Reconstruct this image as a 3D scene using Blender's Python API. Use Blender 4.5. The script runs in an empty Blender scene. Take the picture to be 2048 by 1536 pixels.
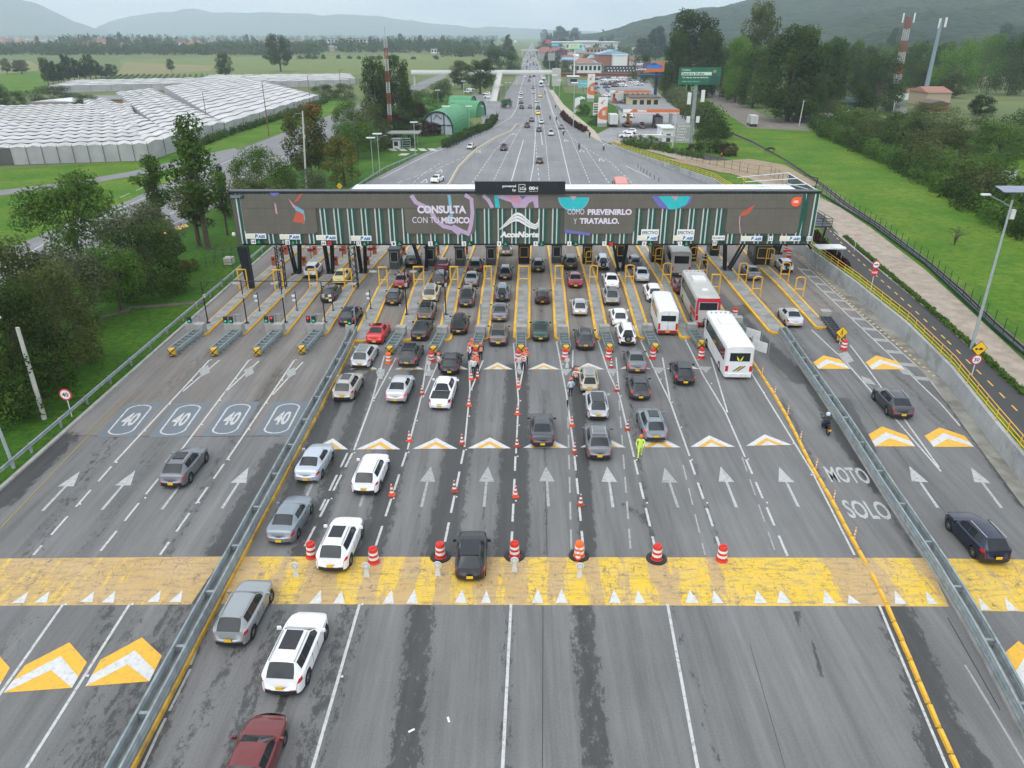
import bpy,bmesh,math,random
import numpy as np
from mathutils import Vector,Matrix
R=math.radians
rnd=random.Random(7)
scene=bpy.context.scene
COL=scene.collection
CAM_H=28.0;PITCH=R(25.0);FPX=1500.0;W0,H0=2048,1536
cam_d=bpy.data.cameras.new('camera');cam=bpy.data.objects.new('camera',cam_d);COL.objects.link(cam)
cam.location=(0,0,CAM_H);cam.rotation_euler=(R(90)-PITCH,0,0)
cam_d.sensor_fit='HORIZONTAL';cam_d.sensor_width=36.0;cam_d.lens=FPX/W0*36.0
cam_d.clip_start=0.5;cam_d.clip_end=30000
scene.camera=cam
scene.render.resolution_x=1024;scene.render.resolution_y=768
SUN_EL,SUN_ROT=R(58),R(215)
world=bpy.data.worlds.new("World");scene.world=world;world.use_nodes=True
wn,wl=world.node_tree.nodes,world.node_tree.links
wn.clear()
sky=wn.new('ShaderNodeTexSky');sky.sky_type='NISHITA';sky.sun_disc=False
sky.sun_elevation=SUN_EL;sky.sun_rotation=SUN_ROT;sky.dust_density=4.0;sky.air_density=1.0;sky.altitude=100
hs=wn.new('ShaderNodeHueSaturation');hs.inputs['Saturation'].default_value=0.18
tcw=wn.new('ShaderNodeTexCoord');mpw=wn.new('ShaderNodeMapping');mpw.inputs['Scale'].default_value=(1,1,5)
nzw=wn.new('ShaderNodeTexNoise');nzw.inputs['Scale'].default_value=3.4;nzw.inputs['Detail'].default_value=5;nzw.inputs['Roughness'].default_value=0.5
rpw=wn.new('ShaderNodeValToRGB');rpw.color_ramp.elements[0].position=0.40;rpw.color_ramp.elements[0].color=(0.84,0.89,0.95,1)
rpw.color_ramp.elements[1].position=0.62;rpw.color_ramp.elements[1].color=(1.30,1.27,1.24,1)
mxw=wn.new('ShaderNodeMix');mxw.data_type='RGBA';mxw.blend_type='MULTIPLY';mxw.inputs[0].default_value=1.0
mx2=wn.new('ShaderNodeMix');mx2.data_type='RGBA';mx2.inputs[0].default_value=0.6;mx2.inputs[7].default_value=(10.2,10.8,11.5,1)
bgw=wn.new('ShaderNodeBackground');bgw.inputs['Strength'].default_value=0.13
ow=wn.new('ShaderNodeOutputWorld')
wl.new(sky.outputs['Color'],hs.inputs['Color']);wl.new(hs.outputs['Color'],mx2.inputs[6])
wl.new(mx2.outputs[2],mxw.inputs[6])
wl.new(tcw.outputs['Generated'],mpw.inputs['Vector']);wl.new(mpw.outputs['Vector'],nzw.inputs['Vector'])
wl.new(nzw.outputs['Fac'],rpw.inputs['Fac']);wl.new(rpw.outputs['Color'],mxw.inputs[7])
wl.new(mxw.outputs[2],bgw.inputs['Color']);wl.new(bgw.outputs['Background'],ow.inputs['Surface'])
sun_d=bpy.data.lights.new('sun','SUN');sun_d.energy=0.7;sun_d.angle=R(60);sun_d.color=(1.0,0.965,0.91)
sun=bpy.data.objects.new('sun',sun_d);COL.objects.link(sun)
sun.rotation_euler=(R(90)-SUN_EL,0,R(180)-SUN_ROT)
scene.view_settings.view_transform='Standard';scene.view_settings.look='None'
scene.view_settings.exposure=0.25;scene.view_settings.gamma=1.0;scene.view_settings.use_curve_mapping=False
scene.cycles.max_bounces=5;scene.cycles.diffuse_bounces=2;scene.cycles.glossy_bounces=2
scene.cycles.transparent_max_bounces=6;scene.cycles.volume_bounces=2
scene.cycles.use_denoising=True
SN,CS=math.sin(PITCH),math.cos(PITCH)
def P(px,py,z=0.0):
 v=(py-768)/FPX
 t=(CAM_H-z)/(SN+v*CS)
 return(t*(px-1024)/FPX,t*(CS-v*SN))
def PY(px,py,Y):
 v=(py-768)/FPX
 w=Y*(SN+v*CS)/(CS-v*SN)
 t=Y/(CS-v*SN)
 return(t*(px-1024)/FPX,CAM_H-w)
def tall(py_base,py_top,z0=0.0,px=1024):
 Y=P(px,py_base,z0)[1]
 return PY(px,py_top,Y)[1]-z0
def ramp(Y):return max(0.0,min(1.0,(228-Y)/90.0))
def zt(Y):return 1.5*ramp(Y)
def T(px,py):
 z=1.5
 for _ in range(12):
  X,Y=P(px,py,z);z=zt(Y)
 return(X,Y,z)
def interp(x,pts):
 if x<=pts[0][0]:return pts[0][1]
 for(a,b),(c,d)in zip(pts,pts[1:]):
  if x<=c:return b+(d-b)*(x-a)/(c-a)
 return pts[-1][1]
XRP=[(10,28.5),(20,30.5),(43.5,35),(49.7,36.2),(60.4,38.4),(71,39.7),(84.8,40.3),(97,40.3),(125,41),(156,41),(180,35.5),(206,29.7),(222,27)]
def XR(Y):return interp(Y,XRP)
def heading(X):return interp(X,[(-34,R(4.8)),(-20,R(1.5)),(-15,R(0)),(0,R(-1.2)),(10,R(-2.2)),(22,R(-4.4)),(34,R(-5.2))])
MATS={}
def mat(name,rgb,rough=0.6,metal=0.0,var=0.12,scale=3.0,bump=0.0,coat=0.0,emit=0.0,dirt=0.0,spec=None):
 if name in MATS:return MATS[name]
 m=bpy.data.materials.new(name);m.use_nodes=True;MATS[name]=m
 n,l=m.node_tree.nodes,m.node_tree.links
 b=n['Principled BSDF'];b.inputs['Roughness'].default_value=rough;b.inputs['Metallic'].default_value=metal
 if coat:b.inputs['Coat Weight'].default_value=coat;b.inputs['Coat Roughness'].default_value=0.05
 if spec is not None:b.inputs['Specular IOR Level'].default_value=spec
 tc=n.new('ShaderNodeTexCoord');nz=n.new('ShaderNodeTexNoise');nz.inputs['Scale'].default_value=scale;nz.inputs['Detail'].default_value=5
 l.new(tc.outputs['Object'],nz.inputs['Vector'])
 rp=n.new('ShaderNodeValToRGB');e=rp.color_ramp.elements
 e[0].position=0.3;e[1].position=0.7
 e[0].color=tuple(c*(1-var)for c in rgb)+(1,);e[1].color=tuple(min(1,c*(1+var))for c in rgb)+(1,)
 l.new(nz.outputs['Fac'],rp.inputs['Fac']);src=rp.outputs['Color']
 if dirt:
  nd=n.new('ShaderNodeTexNoise');nd.inputs['Scale'].default_value=scale*0.35;nd.inputs['Detail'].default_value=8;nd.inputs['Roughness'].default_value=0.7
  l.new(tc.outputs['Object'],nd.inputs['Vector'])
  mr=n.new('ShaderNodeMapRange');mr.inputs[1].default_value=0.5;mr.inputs[2].default_value=0.62;mr.inputs[4].default_value=dirt
  l.new(nd.outputs['Fac'],mr.inputs[0])
  mx=n.new('ShaderNodeMix');mx.data_type='RGBA';mx.inputs[7].default_value=(0.10,0.09,0.075,1)
  l.new(mr.outputs[0],mx.inputs[0]);l.new(src,mx.inputs[6]);src=mx.outputs[2]
 l.new(src,b.inputs['Base Color'])
 if emit:b.inputs['Emission Strength'].default_value=emit;l.new(src,b.inputs['Emission Color'])
 if bump:
  bp=n.new('ShaderNodeBump');bp.inputs['Strength'].default_value=bump;bp.inputs['Distance'].default_value=0.05
  l.new(nz.outputs['Fac'],bp.inputs['Height']);l.new(bp.outputs['Normal'],b.inputs['Normal'])
 return m
def nodes_of(m):return m.node_tree.nodes,m.node_tree.links,m.node_tree.nodes['Principled BSDF']
class MB:
 def __init__(s):s.v=[];s.f=[];s.m=[]
 def add(s,vs,fs,m=0):
  o=len(s.v);s.v+=[tuple(p)for p in vs];s.f+=[tuple(o+i for i in f)for f in fs]
  s.m+=[m]*len(fs)if isinstance(m,int)else m
  return s
 def box(s,c,d,rz=0.0,m=0,rx=0.0,taper=1.0):
  x,y,z=d[0]/2,d[1]/2,d[2]/2
  vs=[(-x,-y,-z),(x,-y,-z),(x,y,-z),(-x,y,-z),(-x*taper,-y*taper,z),(x*taper,-y*taper,z),(x*taper,y*taper,z),(-x*taper,y*taper,z)]
  M=Matrix.Translation(c)@Matrix.Rotation(rz,4,'Z')@Matrix.Rotation(rx,4,'X')
  return s.add([M@Vector(p)for p in vs],[(3,2,1,0),(4,5,6,7),(0,1,5,4),(1,2,6,5),(2,3,7,6),(3,0,4,7)],m)
 def bx(s,x0,x1,y0,y1,z0,z1,m=0):return s.box(((x0+x1)/2,(y0+y1)/2,(z0+z1)/2),(abs(x1-x0),abs(y1-y0),abs(z1-z0)),m=m)
 def prism(s,poly,z0,z1,m=0,mt=None):
  n=len(poly)
  a=sum(poly[i][0]*poly[(i+1)%n][1]-poly[(i+1)%n][0]*poly[i][1]for i in range(n))
  if a<0:poly=poly[::-1]
  vs=[(p[0],p[1],z0+(p[2]if len(p)>2 else 0))for p in poly]+[(p[0],p[1],z1+(p[2]if len(p)>2 else 0))for p in poly]
  s.add(vs,[tuple(range(n,2*n))],m if mt is None else mt)
  o=len(s.v)-2*n
  for i in range(n):
   j=(i+1)%n;s.f.append((o+i,o+j,o+n+j,o+n+i));s.m.append(m)
  return s
 def sheet(s,poly,z=0.0,m=0):
  n=len(poly);a=sum(poly[i][0]*poly[(i+1)%n][1]-poly[(i+1)%n][0]*poly[i][1]for i in range(n))
  if a<0:poly=poly[::-1]
  return s.add([(p[0],p[1],z+(p[2]if len(p)>2 else 0))for p in poly],[tuple(range(n))],m)
 def tube(s,p0,p1,r,n=8,m=0,r1=None,cap=True):
  p0,p1=Vector(p0),Vector(p1);d=(p1-p0)
  if d.length<1e-6:return s
  q=d.to_track_quat('Z','Y');r1=r if r1 is None else r1
  vs=[]
  for P_,rr in((p0,r),(p1,r1)):
   for i in range(n):
    a=2*math.pi*i/n;vs.append(P_+q@Vector((rr*math.cos(a),rr*math.sin(a),0)))
  fs=[(i,(i+1)%n,n+(i+1)%n,n+i)for i in range(n)]
  if cap:fs+=[tuple(range(n-1,-1,-1)),tuple(range(n,2*n))]
  return s.add(vs,fs,m)
 def path(s,pts,r,n=6,m=0):
  for a,b in zip(pts,pts[1:]):s.tube(a,b,r,n,m)
  return s
 def lathe(s,prof,c=(0,0,0),n=16,m=0,axis='Z'):
  vs=[];k=len(prof)
  for i in range(n):
   a=2*math.pi*i/n
   for r,z in prof:
    p=(r*math.cos(a),r*math.sin(a),z)
    if axis=='X':p=(z,r*math.cos(a),r*math.sin(a))
    if axis=='Y':p=(r*math.cos(a),z,-r*math.sin(a))
    vs.append((c[0]+p[0],c[1]+p[1],c[2]+p[2]))
  fs,ms=[],[]
  for i in range(n):
   for j in range(k-1):
    fs.append((i*k+j,((i+1)%n)*k+j,((i+1)%n)*k+j+1,i*k+j+1))
    ms.append(m if isinstance(m,int)else m[j])
  return s.add(vs,fs,ms)
 def vpoly(s,pts,Y,th=0.02,m=0):
  n=len(pts);a=sum(pts[i][0]*pts[(i+1)%n][1]-pts[(i+1)%n][0]*pts[i][1]for i in range(n))
  if a<0:pts=pts[::-1]
  vs=[(p[0],Y,p[1])for p in pts]+[(p[0],Y+th,p[1])for p in pts]
  fs=[tuple(range(n)),tuple(range(2*n-1,n-1,-1))]+[((i+1)%n,i,n+i,n+(i+1)%n)for i in range(n)]
  return s.add(vs,fs,m)
 def mesh(s,name,mats,smooth=None):
  me=bpy.data.meshes.new(name);me.from_pydata(s.v,[],s.f)
  for k in mats:me.materials.append(k)
  if any(s.m):me.polygons.foreach_set('material_index',s.m)
  if smooth is not None:
   me.polygons.foreach_set('use_smooth',[True]*len(s.f));me.update();me.set_sharp_from_angle(angle=R(smooth))
  me.update();return me
 def build(s,name,mats,parent=None,smooth=None,world=True):
  if not isinstance(mats,(list,tuple)):mats=[mats]
  if parent is not None and world:
   L=parent.location;s.v=[(p[0]-L[0],p[1]-L[1],p[2]-L[2])for p in s.v]
   rz=parent.rotation_euler[2]
   if rz:
    c_,s_=math.cos(-rz),math.sin(-rz);s.v=[(p[0]*c_-p[1]*s_,p[0]*s_+p[1]*c_,p[2])for p in s.v]
  o=bpy.data.objects.new(name,s.mesh(name,mats,smooth));COL.objects.link(o)
  if parent is not None:o.parent=parent
  return o
def tag(o,label=None,cat=None,group=None,kind=None):
 if label:o['label']=label
 if cat:o['category']=cat
 if group:o['group']=group
 if kind:o['kind']=kind
 return o
def thing(name,label,cat,loc=(0,0,0),rz=0.0,group=None):
 o=bpy.data.objects.new(name,None);COL.objects.link(o);o.location=loc;o.rotation_euler=(0,0,rz)
 o.empty_display_size=0.3
 return tag(o,label,cat,group)
def struct(name,mb,mats,smooth=None):return tag(mb.build(name,mats,None,smooth),kind='structure')
def inst(me,name,parent=None,loc=(0,0,0),mats=None):
 o=bpy.data.objects.new(name,me);COL.objects.link(o);o.location=loc
 if parent is not None:o.parent=parent
 if mats:
  for k,mm in mats.items():
   if k<len(o.material_slots):o.material_slots[k].link='OBJECT';o.material_slots[k].material=mm
 return o
def copy_tree(o,parent=None):
 c=o.copy();COL.objects.link(c)
 if parent is not None:c.parent=parent
 for ch in list(o.children):copy_tree(ch,c)
 return c
ORD=['first','second','third','fourth','fifth','sixth','seventh','eighth','ninth','tenth','eleventh','twelfth','thirteenth','fourteenth','fifteenth','sixteenth','seventeenth','eighteenth','nineteenth','twentieth']
def nth(i):return ORD[i]if i<20 else'number %d'%(i+1)
FONT=None
def text_geo(txt,bold=0.0,shear=0.0):
 c=bpy.data.curves.new('txt','FONT');c.body=txt;c.offset=bold;c.shear=shear;c.resolution_u=3
 o=bpy.data.objects.new('txt',c);COL.objects.link(o)
 me=o.to_mesh();vs=[(v.co.x,v.co.y)for v in me.vertices];fs=[tuple(p.vertices)for p in me.polygons]
 o.to_mesh_clear();bpy.data.objects.remove(o);bpy.data.curves.remove(c)
 x0=min(v[0]for v in vs);x1=max(v[0]for v in vs);y0=min(v[1]for v in vs);y1=max(v[1]for v in vs)
 return[((v[0]-x0)/(x1-x0),(v[1]-y0)/(y1-y0))for v in vs],fs,(x1-x0)/(y1-y0)
def text_wall(mb,txt,x0,x1,z0,z1,Y,m=0,bold=0.0,shear=0.0):
 vs,fs,_=text_geo(txt,bold,shear)
 return mb.add([(x0+u*(x1-x0),Y,z0+v*(z1-z0))for u,v in vs],fs,m)
def text_ground(mb,txt,c,w,h,rz,z,m=0,bold=0.0):
 vs,fs,_=text_geo(txt,bold);ca,sa=math.cos(rz),math.sin(rz)
 out=[]
 for u,v in vs:
  x,y=(u-.5)*w,(v-.5)*h
  out.append((c[0]+x*ca-y*sa,c[1]+x*sa+y*ca,z))
 return mb.add(out,fs,m)
M_WHITE=mat('white_paint',(0.72,0.73,0.72),0.5,var=0.06,dirt=0.15)
M_STEEL=mat('galvanised_steel',(0.26,0.30,0.31),0.55,0.25,var=0.25,scale=2.0)
M_DARK=mat('dark_steel',(0.018,0.024,0.030),0.4,0.3,var=0.2)
M_BLACK=mat('black_plastic',(0.012,0.012,0.013),0.5,var=0.2)
M_CONC=mat('concrete',(0.33,0.33,0.31),0.85,var=0.15,scale=1.2,dirt=0.35,bump=0.3)
M_YEL=mat('yellow_paint',(0.75,0.42,0.03),0.45,var=0.12,dirt=0.25)
M_RED=mat('red_paint',(0.55,0.03,0.02),0.4,var=0.1)
M_ORANGE=mat('orange_plastic',(0.80,0.13,0.03),0.45,var=0.1)
def ground_mat(name,c1,c2,c3,scale=0.02,fine=0.6):
 m=mat(name,c1);n,l,b=nodes_of(m);b.inputs['Roughness'].default_value=0.95;b.inputs['Specular IOR Level'].default_value=0.15
 tc=n.new('ShaderNodeTexCoord')
 a=n.new('ShaderNodeTexNoise');a.inputs['Scale'].default_value=scale;a.inputs['Detail'].default_value=7;a.inputs['Roughness'].default_value=0.6
 f=n.new('ShaderNodeTexNoise');f.inputs['Scale'].default_value=fine;f.inputs['Detail'].default_value=9;f.inputs['Roughness'].default_value=0.72
 l.new(tc.outputs['Object'],a.inputs['Vector']);l.new(tc.outputs['Object'],f.inputs['Vector'])
 r1=n.new('ShaderNodeValToRGB');r1.color_ramp.elements[0].position=.35;r1.color_ramp.elements[1].position=.65
 r1.color_ramp.elements[0].color=c1+(1,);r1.color_ramp.elements[1].color=c2+(1,);l.new(a.outputs['Fac'],r1.inputs['Fac'])
 r2=n.new('ShaderNodeMapRange');r2.inputs[1].default_value=.42;r2.inputs[2].default_value=.68;l.new(f.outputs['Fac'],r2.inputs[0])
 mx=n.new('ShaderNodeMix');mx.data_type='RGBA';mx.inputs[7].default_value=c3+(1,)
 l.new(r2.outputs[0],mx.inputs[0]);l.new(r1.outputs['Color'],mx.inputs[6]);l.new(mx.outputs[2],b.inputs['Base Color'])
 bp=n.new('ShaderNodeBump');bp.inputs['Strength'].default_value=.7;bp.inputs['Distance'].default_value=.25
 l.new(f.outputs['Fac'],bp.inputs['Height']);l.new(bp.outputs['Normal'],b.inputs['Normal'])
 return m
G_FAR=ground_mat('far_fields',(0.10,0.15,0.045),(0.155,0.17,0.065),(0.085,0.12,0.05),0.006,0.03)
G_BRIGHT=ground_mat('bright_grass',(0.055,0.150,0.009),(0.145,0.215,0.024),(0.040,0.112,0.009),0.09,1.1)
G_MOWN=ground_mat('mown_grass',(0.032,0.105,0.008),(0.080,0.165,0.013),(0.020,0.062,0.008),0.09,1.6)  # verge grass, a deeper green than the other grasses
G_ROUGH=ground_mat('rough_grass',(0.09,0.13,0.03),(0.06,0.10,0.025),(0.13,0.13,0.05),0.05,0.5)
G_TAN=ground_mat('tan_field',(0.24,0.20,0.10),(0.17,0.19,0.07),(0.21,0.18,0.09),0.03,0.2)
G_DIRT=ground_mat('sandy_dirt',(0.30,0.22,0.14),(0.23,0.18,0.12),(0.36,0.29,0.20),0.15,0.8)
struct('ground',MB().add([(-14000,-300,-.06),(14000,-300,-.06),(14000,16000,-.06),(-14000,16000,-.06)],[(0,1,2,3)]),G_FAR)
def asphalt(name,base,stained=True,streak=0.30,tint=(1,1,1)):
 m=mat(name,(base,)*3);n,l,b=nodes_of(m);b.inputs['Specular IOR Level'].default_value=0.3
 tc=n.new('ShaderNodeTexCoord')
 def noise(sc,vec_scale=None,det=6,rg=.6):
  z=n.new('ShaderNodeTexNoise');z.inputs['Scale'].default_value=sc;z.inputs['Detail'].default_value=det;z.inputs['Roughness'].default_value=rg
  if vec_scale:
   mp=n.new('ShaderNodeMapping');mp.inputs['Scale'].default_value=vec_scale;l.new(tc.outputs['Object'],mp.inputs['Vector']);l.new(mp.outputs['Vector'],z.inputs['Vector'])
  else:l.new(tc.outputs['Object'],z.inputs['Vector'])
  return z.outputs['Fac']
 def mr(src,a,bb,c=0.,d=1.):
  k=n.new('ShaderNodeMapRange');k.inputs[1].default_value=a;k.inputs[2].default_value=bb;k.inputs[3].default_value=c;k.inputs[4].default_value=d
  l.new(src,k.inputs[0]);return k.outputs[0]
 def math_(op,a,bb):
  k=n.new('ShaderNodeMath');k.operation=op
  for i,q in enumerate((a,bb)):
   if isinstance(q,(int,float)):k.inputs[i].default_value=q
   else:l.new(q,k.inputs[i])
  return k.outputs[0]
 s1=mr(noise(1.0,(.75,.045,1)),.3,.7,1-streak,1+streak)
 if stained:s1=math_('MULTIPLY',s1,mr(noise(1.0,(2.6,.10,1),8,.7),.35,.65,.86,1.08));s1=math_('MULTIPLY',s1,mr(noise(34.,None,4,.8),.3,.7,.80,1.20))
 s2=mr(noise(.09),.3,.7,.88,1.12)
 s3=mr(noise(9.0,None,8,.75),.3,.7,.86,1.14)
 v=math_('MULTIPLY',math_('MULTIPLY',s1,s2),math_('MULTIPLY',s3,base))
 if stained:
  at=n.new('ShaderNodeAttribute');at.attribute_name='stain'
  nn=math_('ADD',math_('MULTIPLY',math_('SUBTRACT',noise(1.9,(1.5,.6,1),14,.82),.5),2.7),at.outputs['Fac'])
  wet=mr(nn,.60,.635)
  gr=math_('ADD',at.outputs['Fac'],math_('MULTIPLY',math_('SUBTRACT',noise(.6,(.5,.12,1)),.5),1.2))
  soft=mr(gr,.2,.9,1.0,.84)
  v=math_('MULTIPLY',v,soft)
  v=math_('MULTIPLY',v,mr(wet,0,1,1.06,.46))
  l.new(mr(wet,0,1,.85,.45),b.inputs['Roughness'])
 cr=n.new('ShaderNodeTexVoronoi');cr.feature='DISTANCE_TO_EDGE';cr.inputs['Scale'].default_value=.16
 nzv=n.new('ShaderNodeTexNoise');nzv.inputs['Scale'].default_value=.5;nzv.inputs['Detail'].default_value=6;l.new(tc.outputs['Object'],nzv.inputs['Vector'])
 va=n.new('ShaderNodeVectorMath');va.operation='MULTIPLY_ADD';va.inputs[1].default_value=(3,3,0);l.new(nzv.outputs['Color'],va.inputs[0]);l.new(tc.outputs['Object'],va.inputs[2])
 l.new(va.outputs[0],cr.inputs['Vector'])
 crk=mr(cr.outputs['Distance'],.0,.006,.62,1.)
 v=math_('MULTIPLY',v,crk)if not stained else v
 if stained:
  ac=n.new('ShaderNodeAttribute');ac.attribute_name='conc'
  lite_=math_('ADD',math_('MULTIPLY',ac.outputs['Fac'],.24),1.);v=math_('MULTIPLY',v,lite_)
 cb=n.new('ShaderNodeCombineColor')
 for i,k in enumerate(tint):l.new(math_('MULTIPLY',v,k),cb.inputs[i])
 if stained:
  tn=n.new('ShaderNodeMix');tn.data_type='RGBA';tn.blend_type='MULTIPLY';tn.inputs[7].default_value=(1.05,.93,.82,1);tn.clamp_factor=True;l.new(math_('MULTIPLY',math_('MULTIPLY',ac.outputs['Fac'],1.8),mr(noise(.5,(.8,.15,1)),.35,.65,.3,1.)),tn.inputs[0]);l.new(cb.outputs[0],tn.inputs[6]);l.new(tn.outputs[2],b.inputs['Base Color'])
 else:l.new(cb.outputs[0],b.inputs['Base Color'])
 if not stained:b.inputs['Roughness'].default_value=0.8
 return m
A_PLAZA=asphalt('plaza_asphalt',0.152,True,.20,(1.015,1,.985))
A_FAR=asphalt('highway_asphalt',0.205,False,.10,(1,1.0,1.02))
A_ROAD=asphalt('side_road_asphalt',0.19,False,.12)
conc=[((100,735),(640,735),(560,870),(90,874))]
strokes=[([(745,745),(640,1028),(600,1112)],.62,.75),([(835,745),(763,1028),(735,1112)],.75,.8),([(940,735),(897,1028),(880,1112)],.78,1.0),([(1035,735),(1026,1028),(1022,1112)],.80,1.0),([(1153,735),(1171,1028),(1176,1112)],.42,.95),([(1250,745),(1295,1028),(1312,1112)],.30,.62),([(1345,760),(1415,1028),(1445,1112)],.28,.55),([(1090,780),(1092,1110)],.16,.62),([(992,700),(962,1110)],.15,.62),([(870,780),(828,1110)],.15,.55),([(1205,880),(1217,1110)],.15,.5),([(1320,780),(1345,1110)],.14,.5),([(1270,700),(1300,780)],.2,.6),([(1170,700),(1182,760)],.2,.6),([(845,1212),(830,1350),(808,1536)],.62,.78),([(1163,1212),(1178,1380),(1195,1536)],.55,.74),([(700,1212),(645,1400),(600,1536)],.55,.66),([(735,1212),(690,1350),(640,1536)],.3,.6),([(1018,1212),(1010,1536)],.42,.55),([(1345,1212),(1400,1400),(1440,1536)],.3,.5),([(560,1230),(500,1400),(455,1536)],.5,.68),([(640,1380),(596,1536)],.3,.62),([(585,1330),(560,1420)],.18,.8),([(520,1212),(420,1400),(350,1536)],.5,.6),([(470,1050),(400,1240),(270,1536)],.55,.85),([(700,735),(610,930),(560,1050)],.55,.9),([(1785,1215),(1850,1360),(1900,1536)],.8,.86),([(1830,1360),(1960,1536)],.55,.8),([(1600,735),(1690,880),(1760,980)],.5,.85),([(1690,800),(1740,900)],.4,.9),([(1750,960),(1860,1160)],.35,.6),([(1565,800),(1600,880),(1640,960)],.4,.7),([(1430,590),(1480,640),(1540,700),(1600,760)],.8,.9),([(1500,615),(1440,640)],1.0,.9),([(1395,560),(1470,640)],.35,.8),([(1520,600),(1580,660),(1640,740)],.6,.6),([(1660,700),(1740,800),(1850,960)],.9,.42),([(1890,1150),(2048,1420)],.5,.7),([(1600,560),(1700,650),(1800,760),(1900,860)],.45,.6),([(1870,760),(2048,1010)],.4,.8),([(60,1112),(230,870),(420,700)],.8,.55),([(160,1112),(330,870)],.7,.5),([(330,1112),(455,900),(560,740)],.7,.55),([(440,1112),(560,900)],.9,.78),([(0,1000),(120,880)],1.0,.9),([(280,1230),(120,1536)],.6,.55),([(355,1215),(180,1536)],.9,.62),([(60,1240),(0,1330)],.8,.5),([(225,1212),(190,1300)],.7,.6),([(1600,1225),(1650,1360)],.05,.9),([(1590,1225),(1635,1360)],.05,.9),([(1300,1050),(1250,1010)],.3,.7),([(1260,700),(1205,600),(1175,530)],.3,.5),([(790,700),(880,560)],.25,.5),([(930,700),(975,560)],.25,.5),([(1085,700),(1080,560)],.3,.55),([(1170,700),(1150,540)],.25,.5),([(1380,760),(1345,700),(1290,600)],.25,.5),([(700,660),(790,540)],.4,.5),([(610,660),(700,540)],.4,.5),([(520,665),(620,540)],.4,.5),([(430,665),(560,530)],.4,.5),]
def build_plaza():
 NX,NY=300,330
 Ys=12+(126-12)*(np.arange(NY)/(NY-1))**1.25
 xl=np.where(Ys<110,-34.6,-34.6+(Ys-110)*.07)
 xr=np.array([XR(y)for y in Ys])+.02
 u=np.arange(NX)/(NX-1)
 X=xl[:,None]+(xr-xl)[:,None]*u[None];Y=np.repeat(Ys[:,None],NX,1)
 st=np.zeros_like(X)
 for pts,hw,s in strokes:
  w=[P(*q)for q in pts]
  for a,b in zip(w,w[1:]):
   d=(b[0]-a[0],b[1]-a[1]);L2=d[0]**2+d[1]**2
   t=np.clip(((X-a[0])*d[0]+(Y-a[1])*d[1])/L2,0,1)
   dist=np.hypot(X-a[0]-t*d[0],Y-a[1]-t*d[1])
   hh_=hw*(1.25 if s>.7 else 1.1);st=np.maximum(st,s*(1.06 if s>.7 else.96)*np.clip(1.45-dist/hh_*.85,0,1))
 yb=P(100,872)[1];cn=np.where(X<-16.8,np.where(Y>yb,.45,-1.1),0.0);cn=np.where((X<-16.8)&(Y<P(100,1160)[1]),-.5,cn);yc=P(1024,662)[1];cn=np.maximum(cn,np.where((X>-15.5)&(X<24)&(Y>yc),.75,0.));cn=np.maximum(cn,np.where((X>24)&(Y>P(1600,628)[1]),.75,0.))
 v=np.stack([X,Y,np.zeros_like(X)],-1).reshape(-1,3)
 i=np.arange(NY-1)[:,None]*NX+np.arange(NX-1)[None]
 f=np.stack([i,i+1,i+NX+1,i+NX],-1).reshape(-1,4)
 me=bpy.data.meshes.new('toll_plaza_road');me.from_pydata(v.tolist(),[],f.tolist());me.materials.append(A_PLAZA)
 at=me.attributes.new('stain','FLOAT','POINT');at.data.foreach_set('value',st.reshape(-1).astype(np.float32));a2=me.attributes.new('conc','FLOAT','POINT');a2.data.foreach_set('value',cn.reshape(-1).astype(np.float32))
 o=bpy.data.objects.new('road',me);COL.objects.link(o);tag(o,kind='structure')
build_plaza()
def strip_mesh(left,right,z=0.0,mb=None,m=0):
 mb=mb or MB()
 for(a,b),(c,d)in zip(zip(left,left[1:]),zip(right,right[1:])):
  q=[a,c,d,b];mb.add([(p[0],p[1],z+(p[2]if len(p)>2 else 0))for p in q],[(0,1,2,3)],m)
 return mb
EL=[(-33.5,126)]+[P(*q)for q in[(720,372),(835,312),(905,283),(960,262),(990,243),(1001,222),(1008,200),(1012,185),(1030,160),(1040,130),(1050,110),(1059,92),(1064,82)]]
ER=[(XR(126)+.02,126)]+[P(*q)for q in[(1426,371),(1325,330),(1248,302),(1215,287),(1172,267),(1140,242),(1124,228.5),(1110,200),(1100,178),(1087,142),(1073,112),(1067,92),(1066,82)]]
struct('highway',strip_mesh(EL,ER,0.001),A_FAR)
def px_poly(pts,z,T_=False):return[T(*p)[:2]+(T(*p)[2],)if T_ else P(*p)for p in pts]
UP=[(-120,560),(25,494),(101,462),(170,432),(255,402),(340,362),(400,335),(470,303),(560,268),(610,252),(680,222),(740,204),(800,180),(850,160),(885,148)]
LO=[(-120,690),(25,610),(140,545),(230,505),(330,468),(400,432),(480,385),(540,350),(600,318),(640,298),(700,258),(770,222),(815,195),(865,168),(895,152)]
struct('side_road',strip_mesh([P(*p)for p in UP],[P(*p)for p in LO],0.01),A_ROAD)
UP2=[(-60,388),(0,381),(150,362),(262,343),(355,322),(430,304),(470,296)]
LO2=[(-60,399),(0,391),(150,372),(268,352),(365,333),(440,316),(480,305)]
struct('service_road',strip_mesh([P(*p)for p in UP2],[P(*p)for p in LO2],0.02),A_ROAD)
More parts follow.
